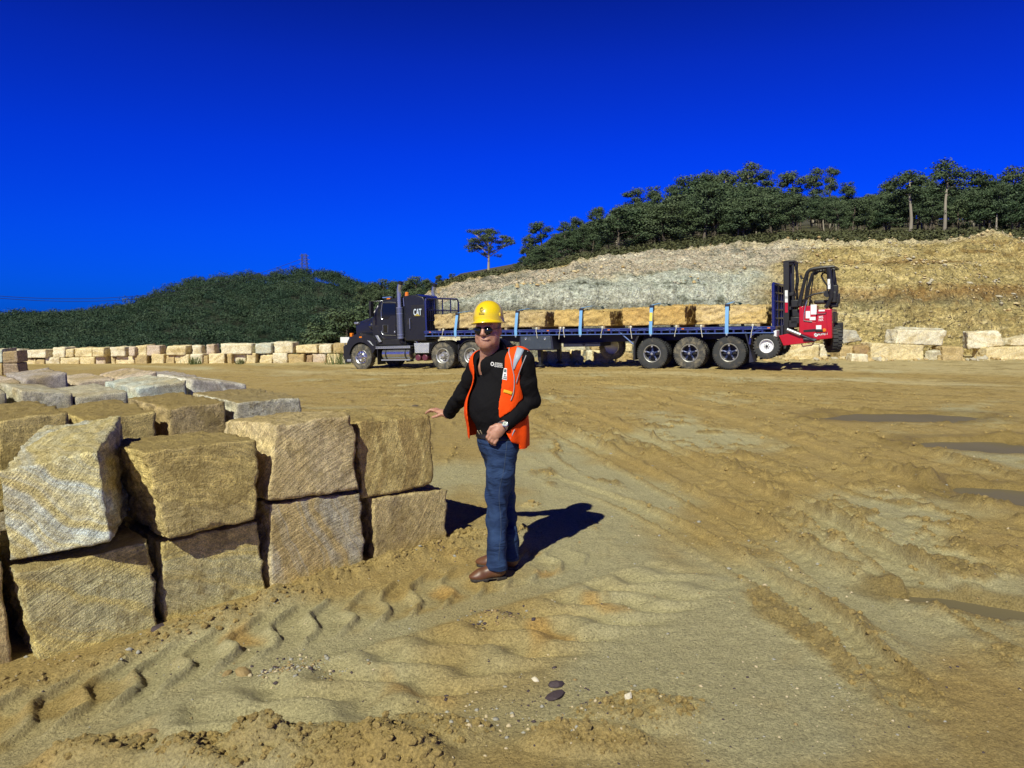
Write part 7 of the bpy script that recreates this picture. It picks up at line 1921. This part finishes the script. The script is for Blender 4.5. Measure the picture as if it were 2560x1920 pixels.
m_boot = paint("brown_leather", (0.115, 0.046, 0.022), .45, 0, .3, 14, (.30, .20, .10), .25)
m_sole = paint("dark_sole", (0.025, 0.02, 0.017), .7, 0, .3, 20, (.28, .2, .1), .2)
m_elastic = paint("boot_elastic", (0.02, 0.014, 0.012), .9)
m_helmet = paint("yellow_helmet_plastic", (0.78, 0.56, 0.015), .30, 0, .03, 5, coat=.3)
m_gl = paint("sunglass_lens", (0.006, 0.008, 0.014), .06, 0, .1, 5); m_belt = paint("black_belt", (0.012, 0.011, 0.011), .45)
m_buckle = paint("brass_buckle", (0.50, 0.45, 0.30), .3, .9); m_steelw = paint("watch_steel", (0.55, 0.58, 0.60), .25, .9); m_dial = paint("watch_dial", (0.50, 0.56, 0.50), .4)
m_ink = paint("black_print", (0.01, 0.01, 0.01), .5); m_thread = paint("white_embroidery", (0.75, 0.75, 0.75), .8); m_stitch = paint("pale_seam_stitch", (0.06, 0.085, 0.14), .8)

skin_obj("body", sd_body, (-.78, 4.62, gfoot - .02), (.26, 5.80, 1.82), .0052, [m_skin], smooth_it=1)
# ---- shirt
vn = at(1207, 893, 4.93)
def sd_shirt(P):
    d = sd_torso(P, 0.0)
    z = P[:, 2]
    # sleeves gather into folds, more above the cuffs
    for s in 'LR':
        A = chain(P, arm_pts(s, .012)); w = Jn['wr' + s]; e = Jn['el' + s]
        ax = unit(w - e); t = (P - e) @ ax
        fold_ = .0050 * noise3(np.stack([t * 17, (P - e) @ unit(np.cross(ax, UPV)) * 12 + t * 8, P[:, 2] * 5], 1)) * 2.0
        A = A + fold_
        A = np.maximum(A, t - np.linalg.norm(w - e) + .018)
        d = smin(d, A, .035)
    d = d + .006 * noise3(np.stack([P @ lt * 7 + z * 4, P @ ft * 7, z * 15], 1)) * sstep(1.42, 1.2, z) + .004 * noise3(P * 9.0)
    d = np.maximum(d, (pelv[2] + .038 + .02 * (P - pelv) @ fp) - z)
    # collar
    cl = np.abs(chain(P, [(neck + UPV * .055 - ft * .02, .074), (neck - UPV * .02, .082), (neck - UPV * .05 + ft * .012, .10)], .01)) - .005
    cz = z - neck[2] + .55 * ((P - neck) @ ft)
    cl = np.maximum(cl, cz - .058); cl = np.maximum(cl, -.075 - cz)
    ang = np.abs((P - neck) @ lt) - (.010 + .5 * np.maximum(0, neck[2] + .02 - z) * 0)
    cl = np.where((P - neck) @ ft > 0, np.maximum(cl, .018 - np.abs((P - neck) @ lt + .014)), cl)
    d = smin(d, cl, .006)
    # open neck
    k = cap(P, neck + ft * .09 + UPV * .03, neck + ft * .125 - UPV * .050 - lt * .014, .034, .004)
    d = smax(d, -k, .004)
    return d
skin_obj("shirt", sd_shirt, (-.62, 4.62, .86), (.26, 5.62, 1.56), .0060, [m_shirt], smooth_it=2)
# ---- vest
hem = pelv[2] + .015
def vshould(P): return np.minimum(cap(P, neck - UPV * .02 + lt * .05, Jn['shL'] - lt * .030 + UPV * .006, .060, .074), cap(P, neck - UPV * .02 - lt * .05, Jn['shR'] + lt * .030 + UPV * .006, .060, .074))
AH = float((at(1292, 1110, 4.90) - chest) @ lt)
def hemf(a): return hem - .052 * np.exp(-((a - AH) / .055) ** 2) - .022 * sstep(.02, .2, a)
def sd_vest(P):
    z = P[:, 2]; a = (P - chest) @ lt; f = (P - chest) @ ft
    flare = .013 + .016 * sstep(1.25, .95, z) * (1 + .5 * sstep(.0, -.2, a))
    base = sd_torso(P, .0)
    base = smin(base, cap(P, chest, pelv - UPV * .03 + ft * .0, .155, .170), .04)
    base = smin(base, vshould(P), .03)
    base = base - flare + .006 * np.sin(np.arctan2(f, a) * 9 + z * 6) * sstep(1.2, .95, z)
    d = np.abs(base) - .0045
    hz = hemf(a)
    d = np.maximum(d, hz - z)
    # open front: right and left edges as heights change
    aL = np.interp(z, zl_t, aL_t); aR = np.interp(z, zl_t, aR_t)
    front = f > -.02
    mid = np.minimum(a - aR, aL - a)
    d = np.where(front, np.maximum(d, mid), d)
    d = np.maximum(d, -(np.linalg.norm((P - neck) * np.array([1, 1, .7]), axis=1) - .118))
    for s in 'LR':
        pp = arm_pts(s, .0)
        sg_ = lt if s == 'L' else -lt
        d = np.maximum(d, -(chain(P, [(pp[0][0] + sg_ * .100 + UPV * .02, .080), (pp[0][0] * .55 + pp[1][0] * .45 + sg_ * .058, .078), (pp[1][0] + sg_ * .03, .080), (pp[2][0], .075)])))
        d = np.maximum(d, -(chain(P, [(pp[0][0] * .35 + pp[1][0] * .65, .072), (pp[1][0], .072)] + [(q_, r_ + .016) for q_, r_ in pp[2:]])))
    return d
def a_of(u, v, Y): return float((at(u, v, Y) - chest) @ lt)
zl_t = np.array([at(0, v, 4.92)[2] for v in (1110, 1049, 1003, 960, 923, 891, 868)])
aL_t = np.array([a_of(u, v, y) for (u, v, y) in ((1285, 1110, 4.86), (1251, 1049, 4.86), (1247, 1003, 4.86), (1250, 960, 4.87), (1261, 923, 4.90), (1267, 891, 4.93), (1278, 868, 4.95))])
aR_t = np.array([a_of(u, v, y) for (u, v, y) in ((1180, 1110, 5.02), (1178, 1049, 5.00), (1170, 1003, 5.00), (1172, 960, 5.02), (1180, 923, 5.05), (1190, 891, 5.08), (1192, 868, 5.1))])
def project(P):
    q = P - np.array([0, 0, CAMH])
    yc = q[:, 1] * math.cos(PITCH) - q[:, 2] * math.sin(PITCH); zc = q[:, 1] * math.sin(PITCH) + q[:, 2] * math.cos(PITCH)
    return CX + F * q[:, 0] / yc, CY - F * zc / yc
def in_poly(u, v, poly):
    r = np.zeros(len(u), bool); n = len(poly)
    for i in range(n):
        x0, y0 = poly[i]; x1, y1 = poly[(i + 1) % n]
        c = ((y0 > v) != (y1 > v)) & (u < (x1 - x0) * (v - y0) / ((y1 - y0) if y1 != y0 else 1e-9) + x0); r ^= c
    return r
def near_line(u, v, pts, w):
    r = np.zeros(len(u), bool)
    for (x0, y0), (x1, y1) in zip(pts[:-1], pts[1:]):
        dx, dy = x1 - x0, y1 - y0; t = np.clip(((u - x0) * dx + (v - y0) * dy) / (dx * dx + dy * dy), 0, 1)
        r |= np.hypot(u - x0 - t * dx, v - y0 - t * dy) < w
    return r
def zv(x, y): return (1190 + x * .07835, 870 + y * .07835)
vest = skin_obj("vest", sd_vest, (-.50, 4.62, .84), (.22, 5.42, 1.52), .0042, [m_vest], None, smooth_it=5)
# ---- jeans
def sd_jeans(P):
    d = ell(P, pelv - UPV * .005, (.140, .168, .135), PAx)
    for s in 'LR':
        g = .010
        A = chain(P, leg_pts(s, g), .03)
        z = P[:, 2]; k = Jn['kn' + s]; a_ = Jn['an' + s]
        A = np.minimum(A, 1e9)
        hemc = cap(P, a_ + UPV * .16, a_ - UPV * .03, .061, .067)
        A = smin(A, hemc, .03)
        ph = np.arctan2((P - k)[:, 1], (P - k)[:, 0])
        A = A + .014 * noise3(np.stack([ph * 1.1, z * 13 + ph * 1.2, z * 0 + 2], 1)) * (.35 + np.exp(-((z - k[2]) / .12) ** 2) + .8 * sstep(.30, .12, z))
        d = smin(d, A, .035)
    u_ = (P - pelv) @ fp
    d = d + .009 * noise3(np.stack([u_ * 9 + P[:, 2] * 9, P[:, 2] * 21, u_ * 3], 1)) * np.exp(-((P[:, 2] - pelv[2] + .10) / .10) ** 2) + .0035 * noise3(P * 11)
    d = smax(d, P[:, 2] - (pelv[2] + .052), .006)
    d = np.maximum(d, (gfoot + .062 + .10 * np.maximum(0, (MAN[0] + .035 - P[:, 0]))) - P[:, 2])
    # pocket opening under the curled hand
    return d
jeans = skin_obj("jeans", sd_jeans, (-.38, 4.74, gfoot + .02), (.18, 5.36, pelv[2] + .14), .0052, [m_denim], None, smooth_it=2)
# ---- belt and buckle
def sd_belt(P):
    d = np.abs(ell(P, pelv - UPV * .005, (.147, .175, .150), PAx)) - .004
    return np.maximum(d, np.abs(P[:, 2] - (pelv[2] + .040)) - .018)
belt = skin_obj("belt", sd_belt, (-.36, 4.78, pelv[2] - .02), (.14, 5.32, pelv[2] + .10), .005, [m_belt], smooth_it=1)
for u in (1197, 1204):
    p = at(u, 1082, 4.95)
    q = np.array([p[0], p[1], p[2]])
    for y in np.linspace(4.7, 5.1, 81):
        t = at(u, 1082, y)
        if ell(t[None], pelv - UPV * .005, (.151, .179, .154), PAx)[0] < 0.006: q = t; break
    mb = MB(); mb.box((0, 0, 0), (.008, .006, .036), 0, Matrix.Rotation(R(-32), 3, 'Y')); mb.build("buckle", m_buckle, belt, .001, loc=q - man_org)
# ---- boots
def boot(tp_, hl, nm, lab=None):
    fd = unit(tp_ - hl); sd_ = np.cross(UPV, fd); ln = np.linalg.norm(tp_ - hl)
    def q(f, z, s=0.0): return hl + fd * f + UPV * z + sd_ * s
    ax = (fd, sd_, UPV)
    def fn(P):
        d = chain(P, [(q(.045, .055), .036), (q(ln * .45, .052), .039), (q(ln * .72, .036), .034), (q(ln - .045, .030), .026)], .03)
        d = smin(d, ell(P, q(ln - .065, .026), (.070, .043, .026), ax), .02)
        d = smin(d, cap(P, q(.058, .06), q(.066, .13), .040, .041), .04)
        return np.maximum(d, gfoot + .012 - P[:, 2])
    lo = np.minimum(tp_, hl) - .09; hi = np.maximum(tp_, hl) + .09; lo[2] = gfoot - .01; hi[2] = gfoot + .20
    c0 = q(.085, .10)
    o = skin_obj("boot", fn, lo, hi, .0045, [m_boot, m_elastic], lambda C: ((np.abs((C - c0) @ fd) < .020 - .1 * (gfoot + .14 - C[:, 2])) & (C[:, 2] > gfoot + .075)).astype(int), smooth_it=1)
    def fs(P):
        t = np.clip((P - hl) @ fd / ln, 0, 1); w = .031 + .013 * np.sin(np.clip(t, 0, 1) * math.pi * .9 + .1) + .004 * t
        dd = np.maximum(np.abs((P - hl) @ sd_) - w, np.maximum(-((P - hl) @ fd) + .004, (P - hl) @ fd - ln + .004 + 6 * ((P - hl) @ sd_) ** 2 * 2.2))
        z = P[:, 2] - gfoot
        lo_ = np.where((t > .30) & (t < .52), .010, -.004)
        return np.maximum(np.maximum(dd, z - .017), lo_ - z)
    skin_obj("sole", fs, lo, np.array([hi[0], hi[1], gfoot + .04]), .0045, [m_sole], smooth_it=1, parent=o)
    return o
boot(*BOOTL, "boot"); boot(*BOOTR, "boot")
# ---- helmet
HB = hd(-.012, 0, .073)
tilt = Matrix.Rotation(R(3.5), 3, Vector(fh)) @ Matrix.Rotation(R(6), 3, Vector(lh))
def hel(th, ph, k=1.0):
    """dome point: th around (0 = front), ph 0 base .. pi/2 top"""
    rx, ry, rz = .118 * k, .094 * k, .104 * k
    v = fh * (rx * math.cos(th) * math.cos(ph)) + lh * (ry * math.sin(th) * math.cos(ph)) + UPV * (rz * math.sin(ph) ** .92 if ph > 0 else 0)
    return v
mb = MB(); nth, nph = 64, 16
rings = []
for j in range(nph + 1):
    ph = math.pi / 2 * (1 - j / nph)
    rings.append([hel(2 * math.pi * i / nth, ph) for i in range(nth)])
def low(th): return -.006 - .030 * (.5 - .5 * math.cos(th)) - .016 * math.sin(th) ** 2
rings.append([hel(2 * math.pi * i / nth, 0, 1.02) + UPV * low(2 * math.pi * i / nth) for i in range(nth)])
def brimw(th): return .010 + .034 * max(0, math.cos(th)) ** 1.6
rings.append([hel(2 * math.pi * i / nth, 0, 1.03) + unit(hel(2 * math.pi * i / nth, 0)) * brimw(2 * math.pi * i / nth) + UPV * (low(2 * math.pi * i / nth) - .009 - .15 * brimw(2 * math.pi * i / nth)) for i in range(nth)])
V = [Vector(HB) + tilt @ Vector(p) - Vector(man_org) for r_ in rings for p in r_]; Fs = []
for j in range(len(rings) - 1):
    for i in range(nth):
        i2 = (i + 1) % nth; Fs.append((j * nth + i, (j + 1) * nth + i, (j + 1) * nth + i2, j * nth + i2))
mb.add(V, Fs, 0, True)
helmet = mb.build("hard_hat", m_helmet, man, sharp=48)
sm_ = helmet.modifiers.new("shell", 'SOLIDIFY'); sm_.thickness = .0035; sm_.offset = 1
def on_dome(a, b, lift=.0042):
    """a: metres to the wearer's left, b: metres up, seen from the front of the helmet"""
    th = math.asin(max(-.99, min(.99, a / .094)))
    best = None
    ph = math.asin(max(0, min(.999, (b / .104)) ) ** (1 / .92))
    c_ = math.cos(ph)
    th = math.asin(max(-.99, min(.99, a / (.094 * c_))))
    p = hel(th, ph); n_ = unit(p * np.array([1, 1, 1]))
    return np.array(Vector(HB) + tilt @ Vector(p + n_ * lift)) - man_org
def dome_mesh(name, pts_f, mat):
    """flat pieces given as lists of (a, b) polygons laid onto the dome"""
    V, Fs = [], []
    for poly in pts_f:
        base_ = len(V); V += [on_dome(a, b) for a, b in poly]; Fs.append(list(range(base_, len(V))))
    me = bpy.data.meshes.new(name); me.from_pydata([tuple(v) for v in V], [], Fs); me.materials.append(mat)
    o = link(name, me, helmet); s_ = o.modifiers.new("t", 'SOLIDIFY'); s_.thickness = .0008; return o
def arc_polys(ca, cb, r0, r1, a0, a1, n=20):
    P = []
    for i in range(n):
        t0, t1 = R(a0 + (a1 - a0) * i / n), R(a0 + (a1 - a0) * (i + 1) / n)
        P.append([(ca + r0 * math.cos(t0), cb + r0 * math.sin(t0)), (ca + r1 * math.cos(t0), cb + r1 * math.sin(t0)), (ca + r1 * math.cos(t1), cb + r1 * math.sin(t1)), (ca + r0 * math.cos(t1), cb + r0 * math.sin(t1))])
    return P
lc = (-.006, .056)
polys = arc_polys(lc[0], lc[1], .0100, .0138, 70, 300) + arc_polys(lc[0] + .001, lc[1], .0050, .0080, 0, 360)
polys += [[(lc[0] + .004, lc[1] - .004), (lc[0] + .013, lc[1] - .0125), (lc[0] + .016, lc[1] - .010), (lc[0] + .007, lc[1] - .002)], [(lc[0] + .012, lc[1] + .002), (lc[0] + .019, lc[1] + .002), (lc[0] + .013, lc[1] - .006)]]
dome_mesh("logo", polys, m_ink)
def dome_text(txt, size, a0, b0):
    o = lettering("lettering", txt, size, Matrix.Identity(4), m_ink, helmet, .0002)
    for v_ in o.data.vertices: v_.co = on_dome(a0 + v_.co.x, b0 + v_.co.y, .0046 if v_.co.z > 0 else .0038)
dome_text("GOSFORD", .0085, lc[0], lc[1] - .0205); dome_text("QUARRIES", .0085, lc[0], lc[1] - .0290)
mb = MB(); mb.box((0, 0, 0), (.03, .010, .022)); o = mb.build("accessory_slot", m_helmet, helmet, .003)
pz = Vector(HB) + tilt @ Vector(hel(1.32, .10, 1.01)) - Vector(man_org); o.location = pz; o.rotation_euler = (0, 0, math.atan2(-lh[1], -lh[0]) + math.pi / 2 + .1)
# hair showing at the back and temples under the helmet: short grey
m_hair = paint("short_grey_hair", (0.20, 0.18, 0.16), .9, 0, .3, 80)
def sd_hair(P):
    d = ell(P, hd(-.016, 0, .030), (.1015, .0815, .100), HA)
    return np.maximum(d, np.maximum((P - hd(.018, 0, 0)) @ fh, -(P[:, 2] - HC[2] + .045)))
skin_obj("hair", sd_hair, HC - .14, HC + .15, .005, [m_hair], smooth_it=1)
# ---- sunglasses
mb = MB(); gl_o = None
for s in (-1, 1):
    V = []; n = 28
    outl = []
    for k in range(n):
        a = 2 * math.pi * k / n; rx, rz = .0295, .0235
        l_ = rx * math.cos(a) * (1 + .10 * math.sin(a)) + .0; z_ = rz * math.sin(a) - (.004 * (1 - math.cos(a) * s) if math.sin(a) < 0 else 0)
        outl.append((l_, z_))
    V.append(hd(.1075, s * .0335, -.016))
    for (l_, z_) in outl: V.append(hd(.1045 - .25 * abs(l_ * s + .01) * (1 if l_ * s > 0 else .2), s * .0335 + l_, -.016 + z_))
    V = [Vector(v - man_org) for v in V]
    mb.add(V, [(0, 1 + k, 1 + (k + 1) % n) for k in range(n)], 0, True)
gl_o = mb.build("sunglasses", m_gl, man, sharp=60); sm_ = gl_o.modifiers.new("t", 'SOLIDIFY'); sm_.thickness = .002
mb = MB()
mb.tube([hd(.108, -.009, -.004) - man_org, hd(.1115, 0, -.001) - man_org, hd(.108, .009, -.004) - man_org], .0018, 6)
for s in (-1, 1):
    mb.tube([hd(.099, s * .062, -.008) - man_org, hd(.085, s * .074, -.006) - man_org, hd(-.01, s * .083, -.002) - man_org], .0022, 6)
    mb.tube([hd(.1045, s * .006, .004) - man_org, hd(.106, s * .034, .0085) - man_org, hd(.0975, s * .061, .002) - man_org], .0018, 6)
mb.build("frame", m_belt, gl_o)
# ---- watch
w0 = Jn['wrL'] + unit(Jn['wrL'] - Jn['elL']) * .006; wax = unit(Jn['wrL'] - Jn['elL'])
wz = unit(np.array([-.1, -1, .35]) - wax * (np.array([-.1, -1, .35]) @ wax)); wx = np.cross(wax, wz)
mb = MB()
for k in range(22):
    a = 2 * math.pi * k / 22; c_ = w0 + (wz * math.cos(a) + wx * math.sin(a)) * .0345
    Mx = Matrix((tuple(wax), tuple(-wz * math.sin(a) + wx * math.cos(a)), tuple(wz * math.cos(a) + wx * math.sin(a)))).transposed()
    mb.box(c_ - man_org, (.019, .0088, .004), 0, Mx)
watch = mb.build("wristwatch", m_steelw, man, .001)
dc = at(1262, 1073, 4.78); dc = w0 + wz * .036 + wx * (-.010 if wx[0] < 0 else .010)
mb = MB(); mb.lathe([(0, .001), (0, .0205), (.007, .0205), (.009, .0175), (.0085, .0165), (.0085, .001)], dc - man_org, wz, 28); mb.build("case", m_steelw, watch)
mb = MB(); mb.lathe([(.0088, .0160), (.0090, .001)], dc - man_org, wz, 24, 0); e1 = unit(wx + .3 * wax); mb.box(dc + wz * .0098 + e1 * .004 - man_org, (.011, .0016, .0008), 1, Matrix((tuple(e1), tuple(np.cross(wz, e1)), tuple(wz))).transposed()); mb.box(dc + wz * .0098 + wax * .004 - man_org, (.010, .0014, .0008), 1, Matrix((tuple(wax), tuple(np.cross(wz, wax)), tuple(wz))).transposed()); mb.build("dial", [m_dial, m_ink], watch)
# ---- print on shirt and vest: flat pieces pressed onto the cloth
def surf_hit(fn, u, v, y0=4.6, y1=5.4, lift=.0025):
    ysx = np.linspace(y0, y1, 600); Pp = np.array([at(u, v, y) for y in ysx]); d = fn(Pp)
    i = int(np.argmax(d < lift)); return Pp[i] if (d < lift).any() else Pp[300]
def press(obj, fn, u0, v0, u1, v1, lift=.0022):
    """lay a mesh given in unit square coordinates onto a garment between two photo places"""
    for v_ in obj.data.vertices:
        x, y = v_.co.x, v_.co.y
        p = surf_hit(fn, u0 + (u1[0] - u0) * x + (v1[0]) * y, v0 + (u1[1] - v0) * x + (v1[1]) * y, lift=lift)
        v_.co = p - man_org
shirt_o = [o for o in man.children if o.name.startswith("shirt")][0]
for i, tx in enumerate(("GOSFORD", "QUARRIES", "FOUNDATION")):
    o = lettering("lettering", tx, 1.0, Matrix.Identity(4), m_thread, shirt_o, 0.0, align='LEFT')
    xs = [v_.co.x for v_ in o.data.vertices]; w_ = max(xs) - min(xs); x0_ = min(xs)
    for v_ in o.data.vertices: v_.co.x = (v_.co.x - x0_) / w_; v_.co.y = v_.co.y
    a_, b_ = zv(605 - 12 * i, 478 + 52 * i), zv(840 + 4 * i, 512 + 52 * i)
    press(o, sd_shirt, a_[0], a_[1], b_, (0.0, -4.2), .003)
mb = MB(); cx0, cy0 = zv(520, 508)
for k in range(28):
    a0, a1 = 2 * math.pi * k / 28, 2 * math.pi * (k + 1) / 28
    mb.add([(math.cos(a) * r_, math.sin(a) * r_, 0) for a, r_ in ((a0, .55), (a0, 1.0), (a1, 1.0), (a1, .55))], [(0, 1, 2, 3)])
o = mb.build("logo_ring", m_thread, shirt_o, sharp=0)
for v_ in o.data.vertices: v_.co = surf_hit(sd_shirt, cx0 + v_.co.x * 4.4, cy0 - v_.co.y * 5.2, lift=.003) - man_org
mb = MB(); nn = 8
g_ = [[(i / nn, j / nn) for j in range(nn + 1)] for i in range(nn + 1)]
for i in range(nn):
    for j in range(nn): mb.add([(g_[i][j][0], g_[i][j][1], 0), (g_[i + 1][j][0], g_[i + 1][j][1], 0), (g_[i + 1][j + 1][0], g_[i + 1][j + 1][1], 0), (g_[i][j + 1][0], g_[i][j + 1][1], 0)], [(0, 1, 2, 3)])
o = mb.build("badge", m_white, vest, sharp=0)
q4 = [zv(890, 645), zv(985, 650), zv(985, 1025), zv(830, 995)]
def bil(x, y): return ((q4[0][0] * (1 - x) + q4[1][0] * x) * (1 - y) + (q4[3][0] * (1 - x) + q4[2][0] * x) * y, (q4[0][1] * (1 - x) + q4[1][1] * x) * (1 - y) + (q4[3][1] * (1 - x) + q4[2][1] * x) * y)
for v_ in o.data.vertices:
    uu_ = bil(v_.co.x, v_.co.y); v_.co = surf_hit(sd_vest, *uu_, lift=.002) - man_org
mb = MB()
for (x0_, y0_, x1_, y1_) in ((.15, .08, .85, .34), (.25, .50, .75, .55), (.3, .58, .65, .63), (.25, .70, .95, .78), (.1, .84, .95, .92)):
    mb.add([(x0_, y0_, 0), (x1_, y0_, 0), (x1_, y1_, 0), (x0_, y1_, 0)], [(0, 1, 2, 3)])
o = mb.build("badge_print", paint("teal_print", (0.06, 0.10, 0.11), .6), vest, sharp=0)
for v_ in o.data.vertices:
    uu_ = bil(v_.co.x, v_.co.y); v_.co = surf_hit(sd_vest, *uu_, lift=.0035) - man_org

def pressed_strip(name, fn, polyline, half_px, mat, parent, lift=.0025, sub=6, cross=3):
    """a ribbon of cloth laid on a garment along a line seen in the photo"""
    pts = []
    for (x0, y0), (x1, y1) in zip(polyline[:-1], polyline[1:]):
        for i in range(sub): pts.append((x0 + (x1 - x0) * i / sub, y0 + (y1 - y0) * i / sub))
    pts.append(polyline[-1]); n = len(pts)
    hp = np.interp(np.linspace(0, 1, n), np.linspace(0, 1, len(half_px)), half_px) if isinstance(half_px, (list, tuple)) else np.full(n, half_px)
    V, Fs = [], []
    for i, (x, y) in enumerate(pts):
        a, b_ = pts[max(0, i - 1)], pts[min(n - 1, i + 1)]; d = np.array([b_[0] - a[0], b_[1] - a[1]]); d = d / max(np.linalg.norm(d), 1e-6); nn_ = np.array([-d[1], d[0]])
        for k in range(cross + 1):
            o_ = (k / cross - .5) * 2 * hp[i]; V.append(surf_hit(fn, x + nn_[0] * o_, y + nn_[1] * o_, lift=lift) - man_org)
    for i in range(n - 1):
        for k in range(cross): q_ = i * (cross + 1) + k; Fs.append((q_, q_ + 1, q_ + cross + 2, q_ + cross + 1))
    V = np.array(V)
    for _ in range(2):                                  # relax depth jumps along the ribbon
        W = V.reshape(n, cross + 1, 3); M_ = W.copy(); M_[1:-1] = .5 * W[1:-1] + .25 * (W[:-2] + W[2:]); V = M_.reshape(-1, 3)
    me = np_mesh(name, V, np.array(Fs), [mat]); o = link(name, me, parent)
    sm2 = o.modifiers.new("t", 'SOLIDIFY'); sm2.thickness = .0015; sm2.offset = 0
    return o
def sd_vfull(P):                                        # the vest's cloth before the armholes and the opening are cut
    z = P[:, 2]; a = (P - chest) @ lt
    base = smin(smin(sd_torso(P, .0), cap(P, chest, pelv - UPV * .03, .155, .170), .04), vshould(P), .03)
    return base - (.013 + .016 * sstep(1.25, .95, z) * (1 + .5 * sstep(.0, -.2, a))) - .0045
pressed_strip("reflective_tape", sd_vfull, [zv(1430, 0), zv(1330, 260), zv(1245, 480), zv(1205, 690)], [9.5, 8.0, 5.0, 1.2], m_tape, vest, .0045)
pressed_strip("piping", sd_vfull, [zv(1060, -10), zv(1040, 130), zv(1110, 380), zv(1160, 640), zv(1225, 920), zv(1220, 1250), zv(1190, 1480), zv(1110, 1680)], 1.1, m_trim, vest, .0055, 5, 2)
pressed_strip("piping", sd_vfull, [zv(1660, 90), zv(1560, 330), zv(1450, 600), zv(1350, 880), zv(1285, 1130)], 1.1, m_trim, vest, .0055, 5, 2)
pressed_strip("yellow_strip", sd_vfull, [zv(878, 1370), zv(1010, 1400), zv(1158, 1455)], 3.9, m_yel, vest, .0050)
pressed_strip("piping", sd_vfull, [(1287, 1074), (1276, 1097)], 1.5, m_trim, vest, .0055, 6, 2)
pressed_strip("seam", sd_jeans, [(1268, 1098), (1265, 1130), (1260, 1175), (1250, 1215), (1247, 1245), (1252, 1290), (1253, 1330), (1249, 1365), (1247, 1402)], .42, m_stitch, jeans, .002, 6, 1)
m_lip = paint("lips", (0.30, 0.105, 0.085), .5, 0, .15, 60); m_mouth = paint("mouth_line", (0.045, 0.018, 0.016), .7); m_shade = paint("stubble", (0.20, 0.105, 0.075), .8, 0, .3, 120)
body_o = [o for o in man.children if o.name.startswith("body")][0]
def sd_face(P): return smin(sd_head(P), sd_neck(P), .025)
mo = [(1202.5, 848.9), (1207, 850.0), (1213, 850.3), (1219, 850.0), (1224, 848.6), (1226.5, 847.6)]
pressed_strip("lips", sd_face, [(x, y + .9) for x, y in mo[1:-1]], [.6, 1.7, 1.8, .6], m_lip, body_o, .0022, 6, 3)
pressed_strip("mouth", sd_face, mo, [.25, .75, .75, .25], m_mouth, body_o, .0032, 6, 2)
pressed_strip("nostril_shade", sd_face, [(1208.5, 841.5), (1211.5, 842.3), (1215.5, 842.6), (1219.5, 841.6)], [.3, .8, .8, .3], m_mouth, body_o, .0018, 4, 2)
